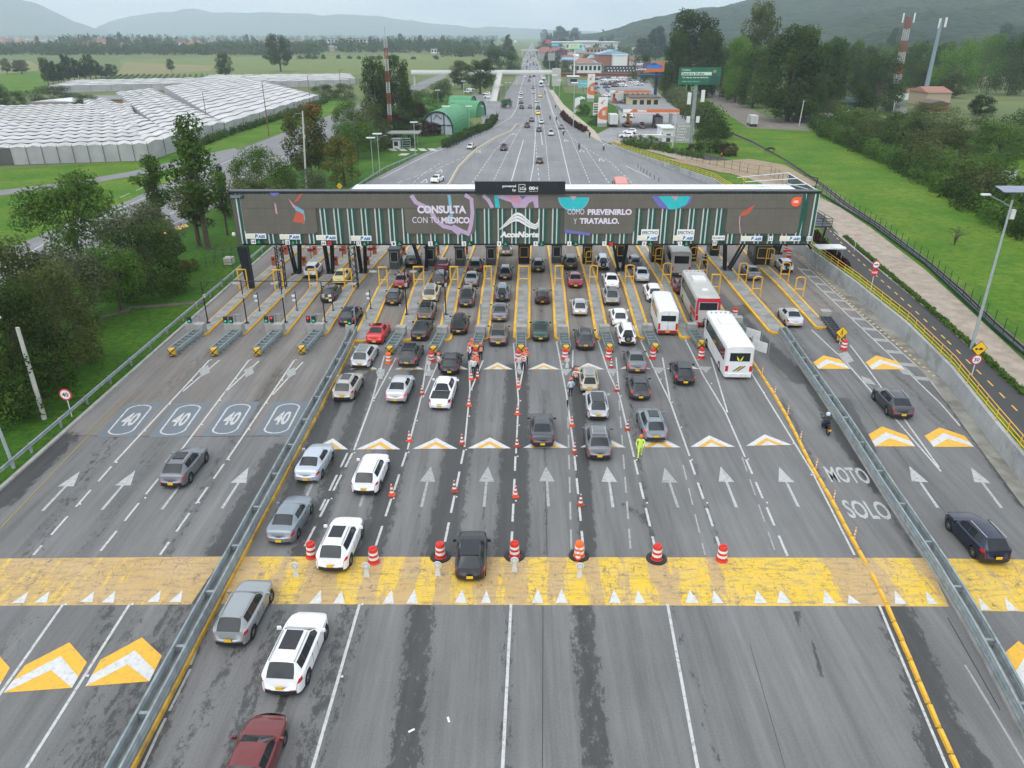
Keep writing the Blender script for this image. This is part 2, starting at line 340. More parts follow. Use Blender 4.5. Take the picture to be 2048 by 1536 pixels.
def sheet_px(name,pts,mt,z=-.02,Tt=False):
 mb=MB()
 if Tt:
  q=[T(*p)for p in pts];mb.add([(a[0],a[1],a[2]+z)for a in q],[tuple(range(len(q)))])
 else:mb.sheet([P(*p)for p in pts],z)
 bm=bmesh.new();me=mb.mesh(name,[mt]);bm.from_mesh(me);bmesh.ops.triangulate(bm,faces=bm.faces[:])
 for f in bm.faces:
  if f.normal.z<0:f.normal_flip()
 bm.to_mesh(me);bm.free()
 o=bpy.data.objects.new(name,me);COL.objects.link(o);return tag(o,kind='structure')
struct('grass_verge',MB().sheet([(-34.4,10),(-34.4,112),(-31.5,155),P(835,312),P(905,283),P(960,262),P(880,180),P(790,212),P(700,258),P(600,318),P(480,385),P(330,468),P(140,545),P(-120,690),(-60,10)],-.02),G_MOWN)
sheet_px('grass_field',[(-120,560),(25,494),(170,432),(255,402),(340,362),(400,335),(470,303),(430,304),(355,322),(262,347),(150,367),(0,387),(-150,400)],G_BRIGHT,-.035)
sheet_px('grass_bank',[(-150,392),(0,381),(150,362),(262,343),(355,322),(470,296),(560,266),(680,220),(690,195),(660,192),(600,222),(480,262),(380,296),(290,322),(0,338),(-200,352)],G_BRIGHT,-.03)
sheet_px('pasture',[(-200,195),(0,190),(90,185),(100,150),(60,140),(-200,150)],G_BRIGHT,-.045)
sheet_px('ploughed_field',[(-200,150),(0,148),(90,140),(60,122),(-200,120)],G_TAN,-.04)
sheet_px('pasture',[(240,160),(700,150),(860,138),(1000,128),(900,108),(600,112),(240,120)],ground_mat('meadow',(0.135,0.18,0.05),(0.17,0.185,0.07),(0.11,0.16,0.045),.012,.08),-.03)
sheet_px('ploughed_field',[(430,160),(560,157),(700,150),(560,151),(400,155)],G_TAN,-.02)
sheet_px('ploughed_field',[(232,152),(420,142),(430,132),(250,124)],G_TAN,-.022)
mb=MB()
for i in range(26):
 a=P(205+i*13,163);b=P(232+i*11.5,150)
 d=Vector((b[0]-a[0],b[1]-a[1],0));n_=Vector((-d.y,d.x,0)).normalized()*.55
 for k in range(14):
  p0=Vector((a[0],a[1],0))+d*(k+.1)/14;p1=Vector((a[0],a[1],0))+d*(k+.75)/14
  mb.prism([(p0-n_)[:2],(p1-n_)[:2],(p1+n_)[:2],(p0+n_)[:2]],-.03,.9+.3*((i*7+k*3)%5)/5)
tag(mb.build('crop_rows',mat('crop_leaves',(0.055,0.10,0.03),.9,var=.3)),kind='stuff')
Yt=[8,20,32,43.5,50,60,71,85,97,110,125,140,156,168,180,193,206,214,222,228]
mb=MB()
for a,b in zip(Yt,Yt[1:]):
 xs=[0,.1,.3,1]
 for u0,u1 in zip(xs,xs[1:]):
  def pt(y,u):x0=XR(y)+.36;x1=300.;return(x0+(x1-x0)*u,y,zt(y)-.05+(0.0 if y<227 else-.12))
  mb.add([pt(a,u0),pt(a,u1),pt(b,u1),pt(b,u0)],[(0,1,2,3)])
struct('terrace_ground',mb,G_BRIGHT)
def tstrip(name,Lp,Rp,mt,z,n=6):
 def dens(pp):
  out=[]
  for a,b in zip(pp,pp[1:]):
   for k in range(n):out.append((a[0]+(b[0]-a[0])*k/n,a[1]+(b[1]-a[1])*k/n))
  return out+[pp[-1]]
 return struct(name,strip_mesh([T(*p)for p in dens(Lp)],[T(*p)for p in dens(Rp)],z),mt)
BL=[(2330,1290),(2110,960),(2010,840),(1918,731),(1805,618),(1706,540),(1650,470),(1618,425)]
BR=[(2390,1150),(2160,870),(2048,770),(1945,690),(1858,614),(1764,540),(1668,461),(1640,425)]
A_BIKE=asphalt('bike_path_asphalt',0.055,False,.10)
A_TILE=mat('brick_paving',(0.50,0.36,0.25),.85,var=.2,scale=6)
n,l,b=nodes_of(A_TILE);tc=n.new('ShaderNodeTexCoord');bt=n.new('ShaderNodeTexBrick');bt.inputs['Scale'].default_value=2.2;bt.inputs['Color1'].default_value=(.40,.29,.205,1);bt.inputs['Color2'].default_value=(.29,.255,.22,1)
bt.inputs['Mortar'].default_value=(.30,.27,.22,1);bt.inputs['Mortar Size'].default_value=.03;mp=n.new('ShaderNodeMapping');mp.inputs['Rotation'].default_value=(0,0,.3)
nz=n.new('ShaderNodeTexNoise');nz.inputs['Scale'].default_value=.9;nz.inputs['Detail'].default_value=6;l.new(tc.outputs['Object'],nz.inputs['Vector'])
mr_=n.new('ShaderNodeMapRange');mr_.inputs[1].default_value=.3;mr_.inputs[2].default_value=.7;mr_.inputs[3].default_value=.75;mr_.inputs[4].default_value=1.15;l.new(nz.outputs['Fac'],mr_.inputs[0])
mm_=n.new('ShaderNodeVectorMath');mm_.operation='SCALE';l.new(mr_.outputs[0],mm_.inputs['Scale'])
l.new(tc.outputs['Object'],mp.inputs['Vector']);l.new(mp.outputs['Vector'],bt.inputs['Vector']);l.new(bt.outputs['Color'],mm_.inputs[0]);l.new(mm_.outputs[0],b.inputs['Base Color'])
tstrip('bike_path',BL,BR,A_BIKE,.02)
tstrip('bike_path',[(1600,395),(1520,345),(1400,318),(1300,300)],[(1612,385),(1540,338),(1420,310),(1310,294)],A_BIKE,.03)
TL=[(2400,1160),(2160,880),(2048,792),(1950,706),(1865,628),(1775,555),(1680,473),(1648,432),(1600,400),(1500,358),(1400,330),(1300,303),(1222,283)]
TR=[(2430,1070),(2160,810),(2048,722),(1990,668),(1930,612),(1850,540),(1740,455),(1680,415),(1640,395),(1520,348),(1410,320),(1310,294),(1228,277)]
tstrip('paved_walk',TL,TR,A_TILE,.035)
GR=mat('ballast',(0.13,0.125,0.11),.95,var=.35,scale=2.5,bump=.5)
RL=[(2436,1066),(2160,805),(2048,715),(1990,662),(1930,604),(1850,530),(1740,448),(1680,408),(1625,362),(1560,315),(1500,285),(1450,264)]
RR=[(2450,1030),(2160,775),(2048,690),(1990,640),(1930,580),(1870,530),(1765,450),(1700,408),(1650,370),(1576,322),(1512,285),(1458,262)]
tstrip('railway_bed',RL,RR,GR,.03)
tstrip('dirt_lot',[(1565,372),(1500,352),(1440,345),(1330,318)],[(1640,372),(1570,330),(1500,318),(1440,322)],G_DIRT,.05)
sheet_px('dirt_road',[(1398,178),(1420,204),(1452,226),(1496,256),(1560,259),(1620,262),(1608,247),(1540,236),(1490,212),(1440,186),(1418,176)],mat('dirt_track',(0.17,0.15,0.125),.95,var=.2,scale=.4),.03)
sheet_px('grass_bank',[(1390,176),(1420,204),(1452,226),(1496,256),(1560,259),(1620,262),(1800,264),(2300,266),(2300,292),(1458,288),(1400,232),(1320,170),(1310,150),(1380,150)],G_BRIGHT,.0)
sheet_px('grass_verge',[(1240,218),(1225,250),(1190,268),(1125,228),(1095,178),(1085,145),(1112,145),(1130,185),(1190,190)],G_MOWN,.0)
sheet_px('pavement',[(1098,180),(1106,180),(1128,210),(1190,262),(1205,285),(1180,272),(1150,252),(1128,232),(1112,205)],mat('pale_paving',(.42,.36,.28),.9,var=.12),.03)
sheet_px('station_forecourt',[(1172,266),(1196,268),(1240,244),(1236,214),(1212,204),(1190,172),(1192,150),(1292,148),(1305,175),(1345,212),(1392,240),(1385,285),(1300,292),(1215,286)],asphalt('forecourt_concrete',.27,False,.06),.02)
sheet_px('access_road',[(960,262),(1001,222),(1003,205),(985,195),(950,186),(930,200),(955,222),(965,240)],A_FAR,.004)
def paint(name,rgb,wear=.35):
 m=mat(name,rgb,.55,var=.05);n,l,b=nodes_of(m)
 tc=n.new('ShaderNodeTexCoord');z=n.new('ShaderNodeTexNoise');z.inputs['Scale'].default_value=3.5;z.inputs['Detail'].default_value=9;z.inputs['Roughness'].default_value=.75
 l.new(tc.outputs['Object'],z.inputs['Vector'])
 k=n.new('ShaderNodeMapRange');k.inputs[1].default_value=.5;k.inputs[2].default_value=.66;k.inputs[4].default_value=wear;l.new(z.outputs['Fac'],k.inputs[0])
 mx=n.new('ShaderNodeMix');mx.data_type='RGBA';mx.inputs[7].default_value=(.15,.15,.145,1)
 src=b.inputs['Base Color'].links[0].from_socket
 l.new(k.outputs[0],mx.inputs[0]);l.new(src,mx.inputs[6]);l.new(mx.outputs[2],b.inputs['Base Color']);return m
PW=paint('white_road_paint',(.50,.50,.485),.8);PWC=paint('fresh_white_paint',(.58,.58,.56),.4);PWM=paint('worn_white_paint',(.42,.42,.41),.8);PWF=paint('faded_road_paint',(.33,.33,.32),.95);PYL=paint('yellow_road_paint',(.66,.36,.05),.45)
PY2=paint('bright_yellow_road_paint',(.72,.40,.03),.4);PB=paint('blue_road_paint',(.125,.15,.175),.9);PYF=paint('faded_yellow_paint',(.26,.19,.07),.9)
def resample2(pts,step):
 out=[]
 for a,b in zip(pts,pts[1:]):
  L=math.dist(a,b);k=max(1,int(L/step));out+=[(a[0]+(b[0]-a[0])*i/k,a[1]+(b[1]-a[1])*i/k)for i in range(k)]
 return out
def line(mb,pts,w=.13,z=.010,m=0,dash=None,far=False):
 q=[P(*p)for p in pts]
 for a,b in zip(q,q[1:]):
  a_,b_=Vector(a),Vector(b);d=b_-a_;L=d.length;d.normalize();n_=Vector((-d.y,d.x))*w/2
  if dash:
   on,off=dash;t=0
   while t<L:
    s,e=a_+d*t,a_+d*min(L,t+on)
    mb.add([(*(s-n_),z),(*(e-n_),z),(*(e+n_),z),(*(s+n_),z)],[(0,1,2,3)],m);t+=on+off
  else:
   mb.add([(*(a_-n_),z),(*(b_-n_),z),(*(b_+n_),z),(*(a_+n_),z)],[(0,1,2,3)],m)
DS=(2.0,1.05)
mb=MB()
for pts in[[(419,720),(229,925)],[(439,720),(366,783)],[(498,720),(359,905)],[(518,722),(450,785)],[(589,720),(454,920)],[(606,724),(545,790)],[(126,1209),(0,1388),(-60,1480)],[(259,1209),(53,1536)],[(719,1209),(624,1540)],[(1022,1208),(1005,1540)],[(1335,1208),(1396,1540)]]:line(mb,pts,.15)
for pts in[[(223,933),(67,1110)],[(353,912),(195,1110)],[(448,928),(320,1110)]]:line(mb,pts,.15,dash=DS)
for pts in[[(769,711),(744,802),(708,900)],[(792,716),(748,798)],[(855,711),(843,792),(815,899)],[(880,716),(846,795)],[(938,721),(940,780),(929,894)],[(966,721),(942,780)],[(1027,686),(1037,802),(1032,907)],[(1051,715),(1038,780)],[(1113,683),(1132,782),(1149,907)],[(1146,700),(1145,735)],[(1196,681),(1216,742),(1239,792),(1268,914)],[(1232,715),(1238,780)],[(1281,681),(1310,742),(1341,805),(1379,912)],[(1325,715),(1340,800)],[(1370,678),(1407,752),(1450,823),(1490,914)],[(1422,715),(1455,825)],[(1501,743),(1624,943),(1709,1110)],[(1758,1210),(1896,1540)],[(1623,660),(1688,720),(1882,943)],[(1700,690),(1723,720),(1814,846),(1878,935)],[(1595,535),(1660,596),(1729,662),(1812,741),(1880,806),(1920,852)],[(1617,537),(1685,598),(1759,665),(1848,745),(1926,845),(2048,990)]]:line(mb,pts,.13)
for a,b in[((705,906),(600,1112)),((695,906),(640,1021)),((813,905),(745,1112)),((928,900),(884,1112)),((1031,913),(1022,1112)),((1149,912),(1168,1112)),((1269,920),(1314,1112)),((1380,920),(1446,1112)),((1492,919),(1575,1112))]:line(mb,[a,b],.15,dash=DS)
line(mb,[(1484,914),(1549,1100)],.09,dash=DS,m=1);line(mb,[(1135,800),(1143,1110)],.12,dash=DS,m=1);line(mb,[(1238,800),(1262,1110)],.12,dash=DS,m=1);line(mb,[(1366,930),(1410,1110)],.10,dash=DS,m=1)
line(mb,[(381,1338),(316,1467),(280,1545)],.13,dash=(2.5,.4),m=1);line(mb,[(419,1230),(381,1330)],.13,m=1);line(mb,[(1728,915),(1875,1112)],.10,dash=(2,1.4),m=1)
line(mb,[(1930,1330),(2060,1545)],.11,m=1)
struct('lane_marking',mb,[PW,PWF])
mb=MB();line(mb,[(269,784),(176,872),(0,1057),(-60,1115)],.12);struct('edge_line',mb,PYF)
mb=MB()
inn=[P(*p)for p in[(1595,535),(1660,596),(1729,662),(1812,741),(1850,778)]];out=[P(*p)for p in[(1617,537),(1685,598),(1759,665),(1848,745),(1885,780)]]
def along(pl,t):
 L=[math.dist(a,b)for a,b in zip(pl,pl[1:])];s=t*sum(L)
 for(a,b),q in zip(zip(pl,pl[1:]),L):
  if s<=q:return(a[0]+(b[0]-a[0])*s/q,a[1]+(b[1]-a[1])*s/q)
  s-=q
 return pl[-1]
for k in range(12):
 t=k/12+.01;a0,a1=along(inn,t),along(inn,t+.022);b0,b1=along(out,t+.004),along(out,t+.026)
 mb.sheet([a0,a1,b1,b0],.013)
struct('hatched_marking',mb,PWF)
mb=MB();dots=[P(*p)for p in[(1600,510),(1700,608),(1868,752)]]
for k in range(44):
 q=along(dots,k/43);mb.box((q[0],q[1],.04),(.28,.22,.07),.1,taper=.6)
struct('road_studs',mb,mat('stud_yellow',(.62,.45,.16),.6,var=.15))
mb=MB()
for pts in[[(1675,708),(1694,703),(1708,722),(1690,728)],[(1722,752),(1740,758),(1752,770),(1728,766)],[(1790,730),(1812,735),(1830,752),(1806,748)],[(398,738),(416,730),(420,745),(402,754)],[(488,740),(504,732),(508,746),(492,755)],[(572,742),(590,735),(592,748),(576,757)],[(752,742),(770,738),(768,752),(756,758)],[(848,738),(868,740),(862,752),(850,752)],[(1028,738),(1048,738),(1040,750)],[(1120,738),(1144,738),(1132,752)],[(1212,738),(1238,738),(1226,750)],[(1302,734),(1332,736),(1318,748)],[(1394,732),(1424,734),(1412,746)]]:mb.sheet([P(*p)for p in pts],.011)
struct('road_marking',mb,PWF)
mb=MB();sg_=[[(705,906),(600,1112)],[(813,905),(745,1112)],[(928,900),(884,1112)],[(1031,913),(1022,1112)],[(1149,912),(1168,1112)],[(1269,920),(1314,1112)],[(1380,920),(1446,1112)],[(1492,919),(1575,1112)],[(229,925),(67,1110)],[(359,905),(195,1110)],[(454,920),(320,1110)],[(419,720),(229,925)],[(498,720),(359,905)],[(589,720),(454,920)],[(769,711),(744,802),(708,900)],[(855,711),(843,792),(815,899)],[(938,721),(940,780),(929,894)],[(1027,686),(1037,802),(1032,907)],[(1113,683),(1132,782),(1149,907)],[(1196,681),(1239,792),(1268,914)],[(1281,681),(1341,805),(1379,912)],[(1370,678),(1450,823),(1490,914)],[(259,1209),(53,1536)],[(126,1209),(0,1388)],[(719,1209),(624,1540)],[(1501,743),(1709,1110)]]
for s_ in sg_:
 for p in resample2([P(*q)for q in s_],4.2):mb.box((p[0]+.16,p[1],.03),(.12,.12,.04),taper=.7)
struct('reflective_studs',mb,mat('stud_white',(.62,.62,.60),.4))
mb=MB()
for pts,w_ in[([(92,871),(330,873),(562,872)],.07),([(655,662),(905,664),(1300,664),(1465,612),(1560,606),(1800,604)],.05),([(1410,604),(1500,602)],.05),([(1085,780),(1090,900),(1094,1112)],.03),([(1086,1212),(1085,1536)],.03),([(1604,620),(1850,930)],.03),([(1660,720),(1760,860),(1950,1100)],.04),([(1895,1235),(2000,1420)],.05),([(640,640),(480,850)],.03),([(1500,1290),(1570,1536)],.02)]:line(mb,pts,w_,.006)
struct('road_joint',mb,mat('joint_dark',(.035,.034,.033),.8,var=.3,scale=5))
mb=MB()
def chev3(l_,ap,r_):
 l_,ap,r_=P(*l_),P(*ap),P(*r_);c=((l_[0]+r_[0])/2,(l_[1]+r_[1])/2)
 for k,(s,m)in enumerate([(1,0),(.66,1),(.36,0)]):
  mb.sheet([tuple(c[i]+(p[i]-c[i])*s for i in(0,1))for p in(l_,ap,r_)],.014+k*.004,m)
for t in[((622,899),(666,877),(696,899)),((712,899),(763,876),(801,899)),((825,898),(873,876),(915,898)),((935,897),(980,875),(1022,897)),((1046,896),(1090,873),(1137,896)),((1160,895),(1205,872),(1252,895)),((1272,895),(1316,872),(1361,895)),((1381,894),(1418,871),(1470,894)),((1492,892),(1529,869),(1584,890)),((699,739),(735,727),(755,739)),((789,739),(820,727),(848,739)),((878,739),(908,726),(937,739)),((966,739),(995,725),(1026,739)),((1056,739),(1087,726),(1120,739)),((1149,739),(1176,726),(1209,739)),((1240,738),(1266,725),(1302,738)),((1333,738),(1361,725),(1399,738))]:chev3(*t)
def chev5(*pts):
 P0,P1,P2,P3,P4=[Vector(P(*p))for p in pts];M0=(P0+P4)/2
 mb.sheet([tuple(p)for p in(P0,P1,P2,P3,P4)],.014,2)
 Lf=lambda t:P0.lerp(P1,t);Rf=lambda t:P4.lerp(P3,t);M=lambda t:M0.lerp(P2,t)
 mb.sheet([tuple(p)for p in(P0,Lf(.42),M(.70),M(.40))],.018,0);mb.sheet([tuple(p)for p in(P4,Rf(.42),M(.70),M(.40))],.018,0)
for s in[((1637,738),(1626,725),(1647,711),(1680,719),(1701,738)),((1744,739),(1731,725),(1752,711),(1795,723),(1809,739)),((1750,893),(1737,869),(1764,853),(1813,871),(1830,893)),((1867,894),(1849,872),(1879,855),(1929,872),(1948,894)),((2040,1392),(2000,1314),(2037,1282),(2100,1335),(2125,1400)),((7,1386),(50,1331),(139,1285),(174,1325),(144,1376)),((171,1373),(201,1320),(284,1275),(324,1312),(299,1363)),((-150,1400),(-105,1342),(-15,1296),(20,1336),(-10,1388))]:chev5(*s)
struct('chevron_marking',mb,[PWC,PYL,PY2])
mb=MB()
def arrow(tip,tail,m=0):
 a,b=Vector(P(*tip)),Vector(P(*tail));d=(b-a);L=d.length;d.normalize();n_=Vector((-d.y,d.x));h=a+d*L*.40
 mb.sheet([tuple(a),tuple(h+n_*.54),tuple(h-n_*.54)],.014,m)
 mb.sheet([tuple(h+n_*.085),tuple(b+n_*.10),tuple(b-n_*.10),tuple(h-n_*.085)],.014,m)
for t in[((862,933),(843,1014),1),((976,933),(968,1014),1),((1092,933),(1097,1013),1),((1214,933),(1226,1015),0),((1329,935),(1356,1015),1),((1441,933),(1473,1015),0),((1558,934),(1597,1014),0),((1818,932),(1876,1016),0),((1942,935),(2003,1016),0),((160,943),(85,1022),0),((271,941),(204,1020),0),((385,938),(324,1019),0),((497,935),(444,1017),0),((745,935),(720,1013),1),((640,935),(604,1012),1)]:arrow(*t)
struct('arrow_marking',mb,[PWM,PWF])
mb=MB()
for px,py in[(261,838.7),(362,838.7),(464,837),(565,836)]:
 c=P(px,py);h=heading(c[0]);ca,sa=math.cos(h),math.sin(h)
 rot=lambda x,y:(c[0]+x*ca-y*sa,c[1]+x*sa+y*ca)
 mb.sheet([rot(-1.45,-2.9),rot(1.45,-2.9),rot(1.45,3.0),rot(-1.45,3.0)],.008,1)
 ring=[]
 N=28
 for k in range(N):
  a=2*math.pi*k/N;x,y=math.cos(a),math.sin(a)
  e=[(1.0*x,1.75*(1 if y>0 else-1)+.85*y),(.86*x,1.75*(1 if y>0 else-1)+.71*y)];ring.append([rot(*q)for q in e])
 for k in range(N):
  a,b=ring[k],ring[(k+1)%N];mb.sheet([a[0],b[0],b[1],a[1]],.012,0)
 text_ground(mb,'40',c,1.15,2.3,h,.012,0,.03)
struct('speed_marking',mb,[PW,PB])
mb=MB()
for txt,(x0,y0,x1,y1)in[('MOTO',(1652,934,1737,966)),('SOLO',(1688,1001,1779,1038))]:
 a=P((x0+x1)/2,(y0+y1)/2);top=P(x1,y0)[1];bot=P(x1,y1)[1]
 text_ground(mb,txt,a,abs(P(x1,(y0+y1)/2)[0]-P(x0,(y0+y1)/2)[0])*.93,top-bot,heading(a[0]),.012,0,.02)
struct('word_marking',mb,PWM)
BM=mat('band_paint',(.6,.4,.2));n,l,b=nodes_of(BM);b.inputs['Roughness'].default_value=.7
tc=n.new('ShaderNodeTexCoord')
def nz_(sc,vs,det=6,rg=.6):
 mp=n.new('ShaderNodeMapping');mp.inputs['Scale'].default_value=vs;l.new(tc.outputs['Object'],mp.inputs['Vector'])
 z=n.new('ShaderNodeTexNoise');z.inputs['Scale'].default_value=sc;z.inputs['Detail'].default_value=det;z.inputs['Roughness'].default_value=rg;l.new(mp.outputs['Vector'],z.inputs['Vector']);return z.outputs['Fac']
def mapr(src,a,c,lo=0.,hi=1.):
 k=n.new('ShaderNodeMapRange');k.inputs[1].default_value=a;k.inputs[2].default_value=c;k.inputs[3].default_value=lo;k.inputs[4].default_value=hi;l.new(src,k.inputs[0]);return k.outputs[0]
def mix_(f,c1,c2):
 k=n.new('ShaderNodeMix');k.data_type='RGBA';l.new(f,k.inputs[0])
 for i,q in((6,c1),(7,c2)):
  if isinstance(q,tuple):k.inputs[i].default_value=q+(1,)
  else:l.new(q,k.inputs[i])
 return k.outputs[2]
at=n.new('ShaderNodeAttribute');at.attribute_name='yel'
ad=n.new('ShaderNodeMath');ad.operation='ADD';l.new(at.outputs['Fac'],ad.inputs[0]);l.new(mapr(nz_(1.,(2.2,.30,1),10,.75),.3,.7,-.8,.8),ad.inputs[1])
c=mix_(mapr(ad.outputs[0],.35,.65),(.47,.315,.125),(.70,.46,.02))
c=mix_(mapr(nz_(1.,(.35,.5,1)),.35,.7,0,.35),c,(.52,.39,.26))
c=mix_(mapr(nz_(1.1,(.55,3.0,1),9,.8),.50,.62,0,.75),c,(.25,.20,.13))
c=mix_(mapr(nz_(2.2,(.9,.7,1),9,.8),.56,.64,0,.8),c,(.13,.11,.09))
vz=n.new('ShaderNodeTexVoronoi');vz.feature='DISTANCE_TO_EDGE';vz.inputs['Scale'].default_value=1.6
nv=n.new('ShaderNodeTexNoise');nv.inputs['Scale'].default_value=2.;nv.inputs['Detail'].default_value=5;l.new(tc.outputs['Object'],nv.inputs['Vector'])
vm=n.new('ShaderNodeVectorMath');vm.operation='MULTIPLY_ADD';vm.inputs[1].default_value=(.9,.9,0);l.new(nv.outputs['Color'],vm.inputs[0]);l.new(tc.outputs['Object'],vm.inputs[2]);l.new(vm.outputs[0],vz.inputs['Vector'])
gate=mapr(nz_(.45,(1,1,1)),.40,.55)
ck=n.new('ShaderNodeMath');ck.operation='MULTIPLY';l.new(mapr(vz.outputs['Distance'],.0,.028,.8,0),ck.inputs[0]);l.new(gate,ck.inputs[1])
c=mix_(ck.outputs[0],c,(.12,.10,.08));l.new(c,b.inputs['Base Color'])
def band(poly,yel):
 q=[P(*p)for p in poly];(x0,y0),(x1,y1),(x2,y2),(x3,y3)=q
 NX,NYY=160,4;v,at_,f=[],[],[]
 for j in range(NYY+1):
  for i in range(NX+1):
   u,t=i/NX,j/NYY
   a=(x0+(x1-x0)*u,y0+(y1-y0)*u);b_=(x3+(x2-x3)*u,y3+(y2-y3)*u)
   v.append((a[0]+(b_[0]-a[0])*t,a[1]+(b_[1]-a[1])*t,.006 if t in(0,1)else.022));at_.append(yel(v[-1][0]))
 for j in range(NYY):
  for i in range(NX):k=j*(NX+1)+i;f.append((k,k+1,k+NX+2,k+NX+1))
 me=bpy.data.meshes.new('rumble_band');me.from_pydata(v,[],f);me.materials.append(BM)
 a_=me.attributes.new('yel','FLOAT','POINT');a_.data.foreach_set('value',at_)
 o=bpy.data.objects.new('rumble_band',me);COL.objects.link(o);tag(o,kind='structure')
band([(-200,1213),(382,1209),(447,1113),(-200,1119)],lambda x:.12 if x>-24 else.3)
def ymain(x):
 s=0
 for c0,hw in[(-14.2,.55),(-12.3,.5),(-9.1,.6),(-7.0,.5),(-4.8,.5),(-2.6,.7),(-.5,.05),(1.4,.6),(3.6,.6),(5.6,.45),(7.2,.7),(10.3,1.0),(13.6,1.6),(16.4,1.7),(22.5,1.0)]:
  s=max(s,min(1,max(0,(hw+.35-abs(x-c0))/.6)))
 return s*.85
band([(408,1208),(1898,1213),(1852,1116),(470,1113)],ymain)
band([(1945,1222),(2300,1226),(2240,1122),(1880,1117)],lambda x:.8)
mb=MB()
for a,b0,b1,yb in[((543,1180),530,547,1207),((642,1180),618,643,1208),((683,1182),666,690,1208),((784,1179),765,788,1208),((829,1179),812,836,1208),((924,1179),909,934,1207),((973,1180),962,982,1207),((1076,1178),1064,1087,1207),((1123,1178),1111,1136,1207),((1228,1180),1218,1242,1207),((1276,1181),1268,1291,1207),((1379,1180),1371,1398,1207),((1427,1181),1424,1447,1207),((1514,1181),1508,1535,1207),((1561,1180),1553,1583,1207),((1649,1181),1646,1672,1208),((1697,1190),1696,1722,1208),((1789,1181),1790,1814,1209),((1851,1181),1855,1876,1209),((1956,1194),1962,1982,1221),((2008,1194),2014,2037,1222),((57,1184),23,48,1207),((99,1183),68,94,1206),((189,1183),160,185,1205),((231,1182),203,228,1206),((322,1181),294,318,1205),((365,1181),338,362,1205)]:
 mb.sheet([P(*a),P(b0,yb),P(b1,yb)],.027)
struct('triangle_marking',mb,PWC)
mb=MB();FD=(3.0,3.5)
for pts in[[(1079,372),(1068,250),(1063,190),(1062,150),(1064,120)]]:line(mb,pts,.16,.012,dash=FD)
for pts in[[(1059,372),(1067,330),(1072,250),(1071,190),(1068,150)],[(1142,372),(1117,265),(1101,215),(1090,180),(1082,150),(1076,125)]]:line(mb,pts,.18,.012)
for pts in[[(1100,372),(1090,270),(1080,205),(1074,150)],[(1182,372),(1143,277),(1120,235)],[(1218,366),(1170,295),(1146,277)],[(1270,372),(1222,325),(1172,297)],[(940,372),(990,300),(1020,270),(1050,245)],[(982,372),(1015,305),(1032,272),(1045,250)],[(795,366),(880,335),(960,300),(1000,272)],[(820,372),(850,345),(885,323)]]:line(mb,pts,.16,.012,dash=(2.2,1.6))
for pts in[[(1020,372),(1038,310),(1047,280)],[(1425,366),(1325,327),(1248,300),(1200,283)],[(760,358),(850,312),(905,290),(975,262),(1022,235),(1034,215),(1037,195),(1043,170),(1050,150),(1058,122)],[(1300,355),(1252,332)],[(1085,290),(1078,240),(1072,200)],[(1130,270),(1106,225),(1094,185),(1083,150),(1075,122)]]:line(mb,pts,.20,.012)
for px,py in[(880,342),(850,362),(957,303),(1028,268),(1163,302),(1202,320),(1132,281)]:
 c=P(px,py)
 for a,b_ in[((-.5,-1.3),(.5,-1.3)),((-.5,-1.3),(0,1.6)),((.5,-1.3),(0,1.6))]:
  A_,B_=Vector((c[0]+a[0]*1.3,c[1]+a[1]*1.5)),Vector((c[0]+b_[0]*1.3,c[1]+b_[1]*1.5));d=(B_-A_).normalized();nn=Vector((-d.y,d.x))*.12
  mb.sheet([tuple(A_-nn),tuple(B_-nn),tuple(B_+nn),tuple(A_+nn)],.013)
struct('far_lane_marking',mb,paint('pale_road_paint',(.55,.55,.54),.3))
mb=MB()
for pts in[[(-100,600),(101,480),(262,408),(400,347),(520,295)]]:line(mb,pts,.2,.02)
line(mb,[(300,450),(420,385),(560,318),(650,262),(760,208)],.2,.02,dash=(4,4));line(mb,[(240,395),(340,352)],.2,.02,dash=(4,3))
line(mb,[(0,606),(230,498),(400,425)],.2,.02)
struct('side_road_marking',mb,PW)
mb=MB();mb.sheet([P(*p)for p in[(322,462),(372,448),(378,453),(330,470)]],.02);struct('kerb_paint',mb,PYL)
mb=MB()
def tline(pts,w,dash=None,m=0,z=.04):
 q=[Vector(T(*p))for p in pts]
 for a,b_ in zip(q,q[1:]):
  d=b_-a;L=d.length;d.normalize();nn=Vector((-d.y,d.x,0)).normalized()*w/2;t=0
  st,on=(dash[0]+dash[1],dash[0])if dash else(3.0,3.0)
  while t<L:
   e=min(L,t+on);s_,e_=a+d*t,a+d*e;up=Vector((0,0,z))
   mb.add([s_-nn+up,e_-nn+up,e_+nn+up,s_+nn+up],[(0,1,2,3)],m);t+=st
tline([(2165,885),(2048,782),(1945,694),(1858,618),(1764,543),(1668,464)],.13)
tline([(2090,880),(1985,772),(1890,678),(1795,590),(1700,505),(1640,440)],.14,(1.0,1.3),1)
struct('bike_path_marking',mb,[PW,PYL])
def extrude(mb,pts,sec,m=0,close=False):
 q=[Vector(p)for p in pts];n=len(sec);base=len(mb.v)
 for i,p in enumerate(q):
  a=q[max(0,i-1)];b=q[min(len(q)-1,i+1)];d=b-a;d.z=0;d.normalize();nn=Vector((d.y,-d.x,0))
  for s,z in sec:mb.v.append(tuple(p+nn*s+Vector((0,0,z))))
 for i in range(len(q)-1):
  for j in range(n if close else n-1):
   k=(j+1)%n;mb.f.append((base+i*n+j,base+i*n+k,base+(i+1)*n+k,base+(i+1)*n+j));mb.m.append(m)
 if close:
  mb.f.append(tuple(base+j for j in range(n-1,-1,-1)));mb.m.append(m);mb.f.append(tuple(base+(len(q)-1)*n+j for j in range(n)));mb.m.append(m)
 return mb
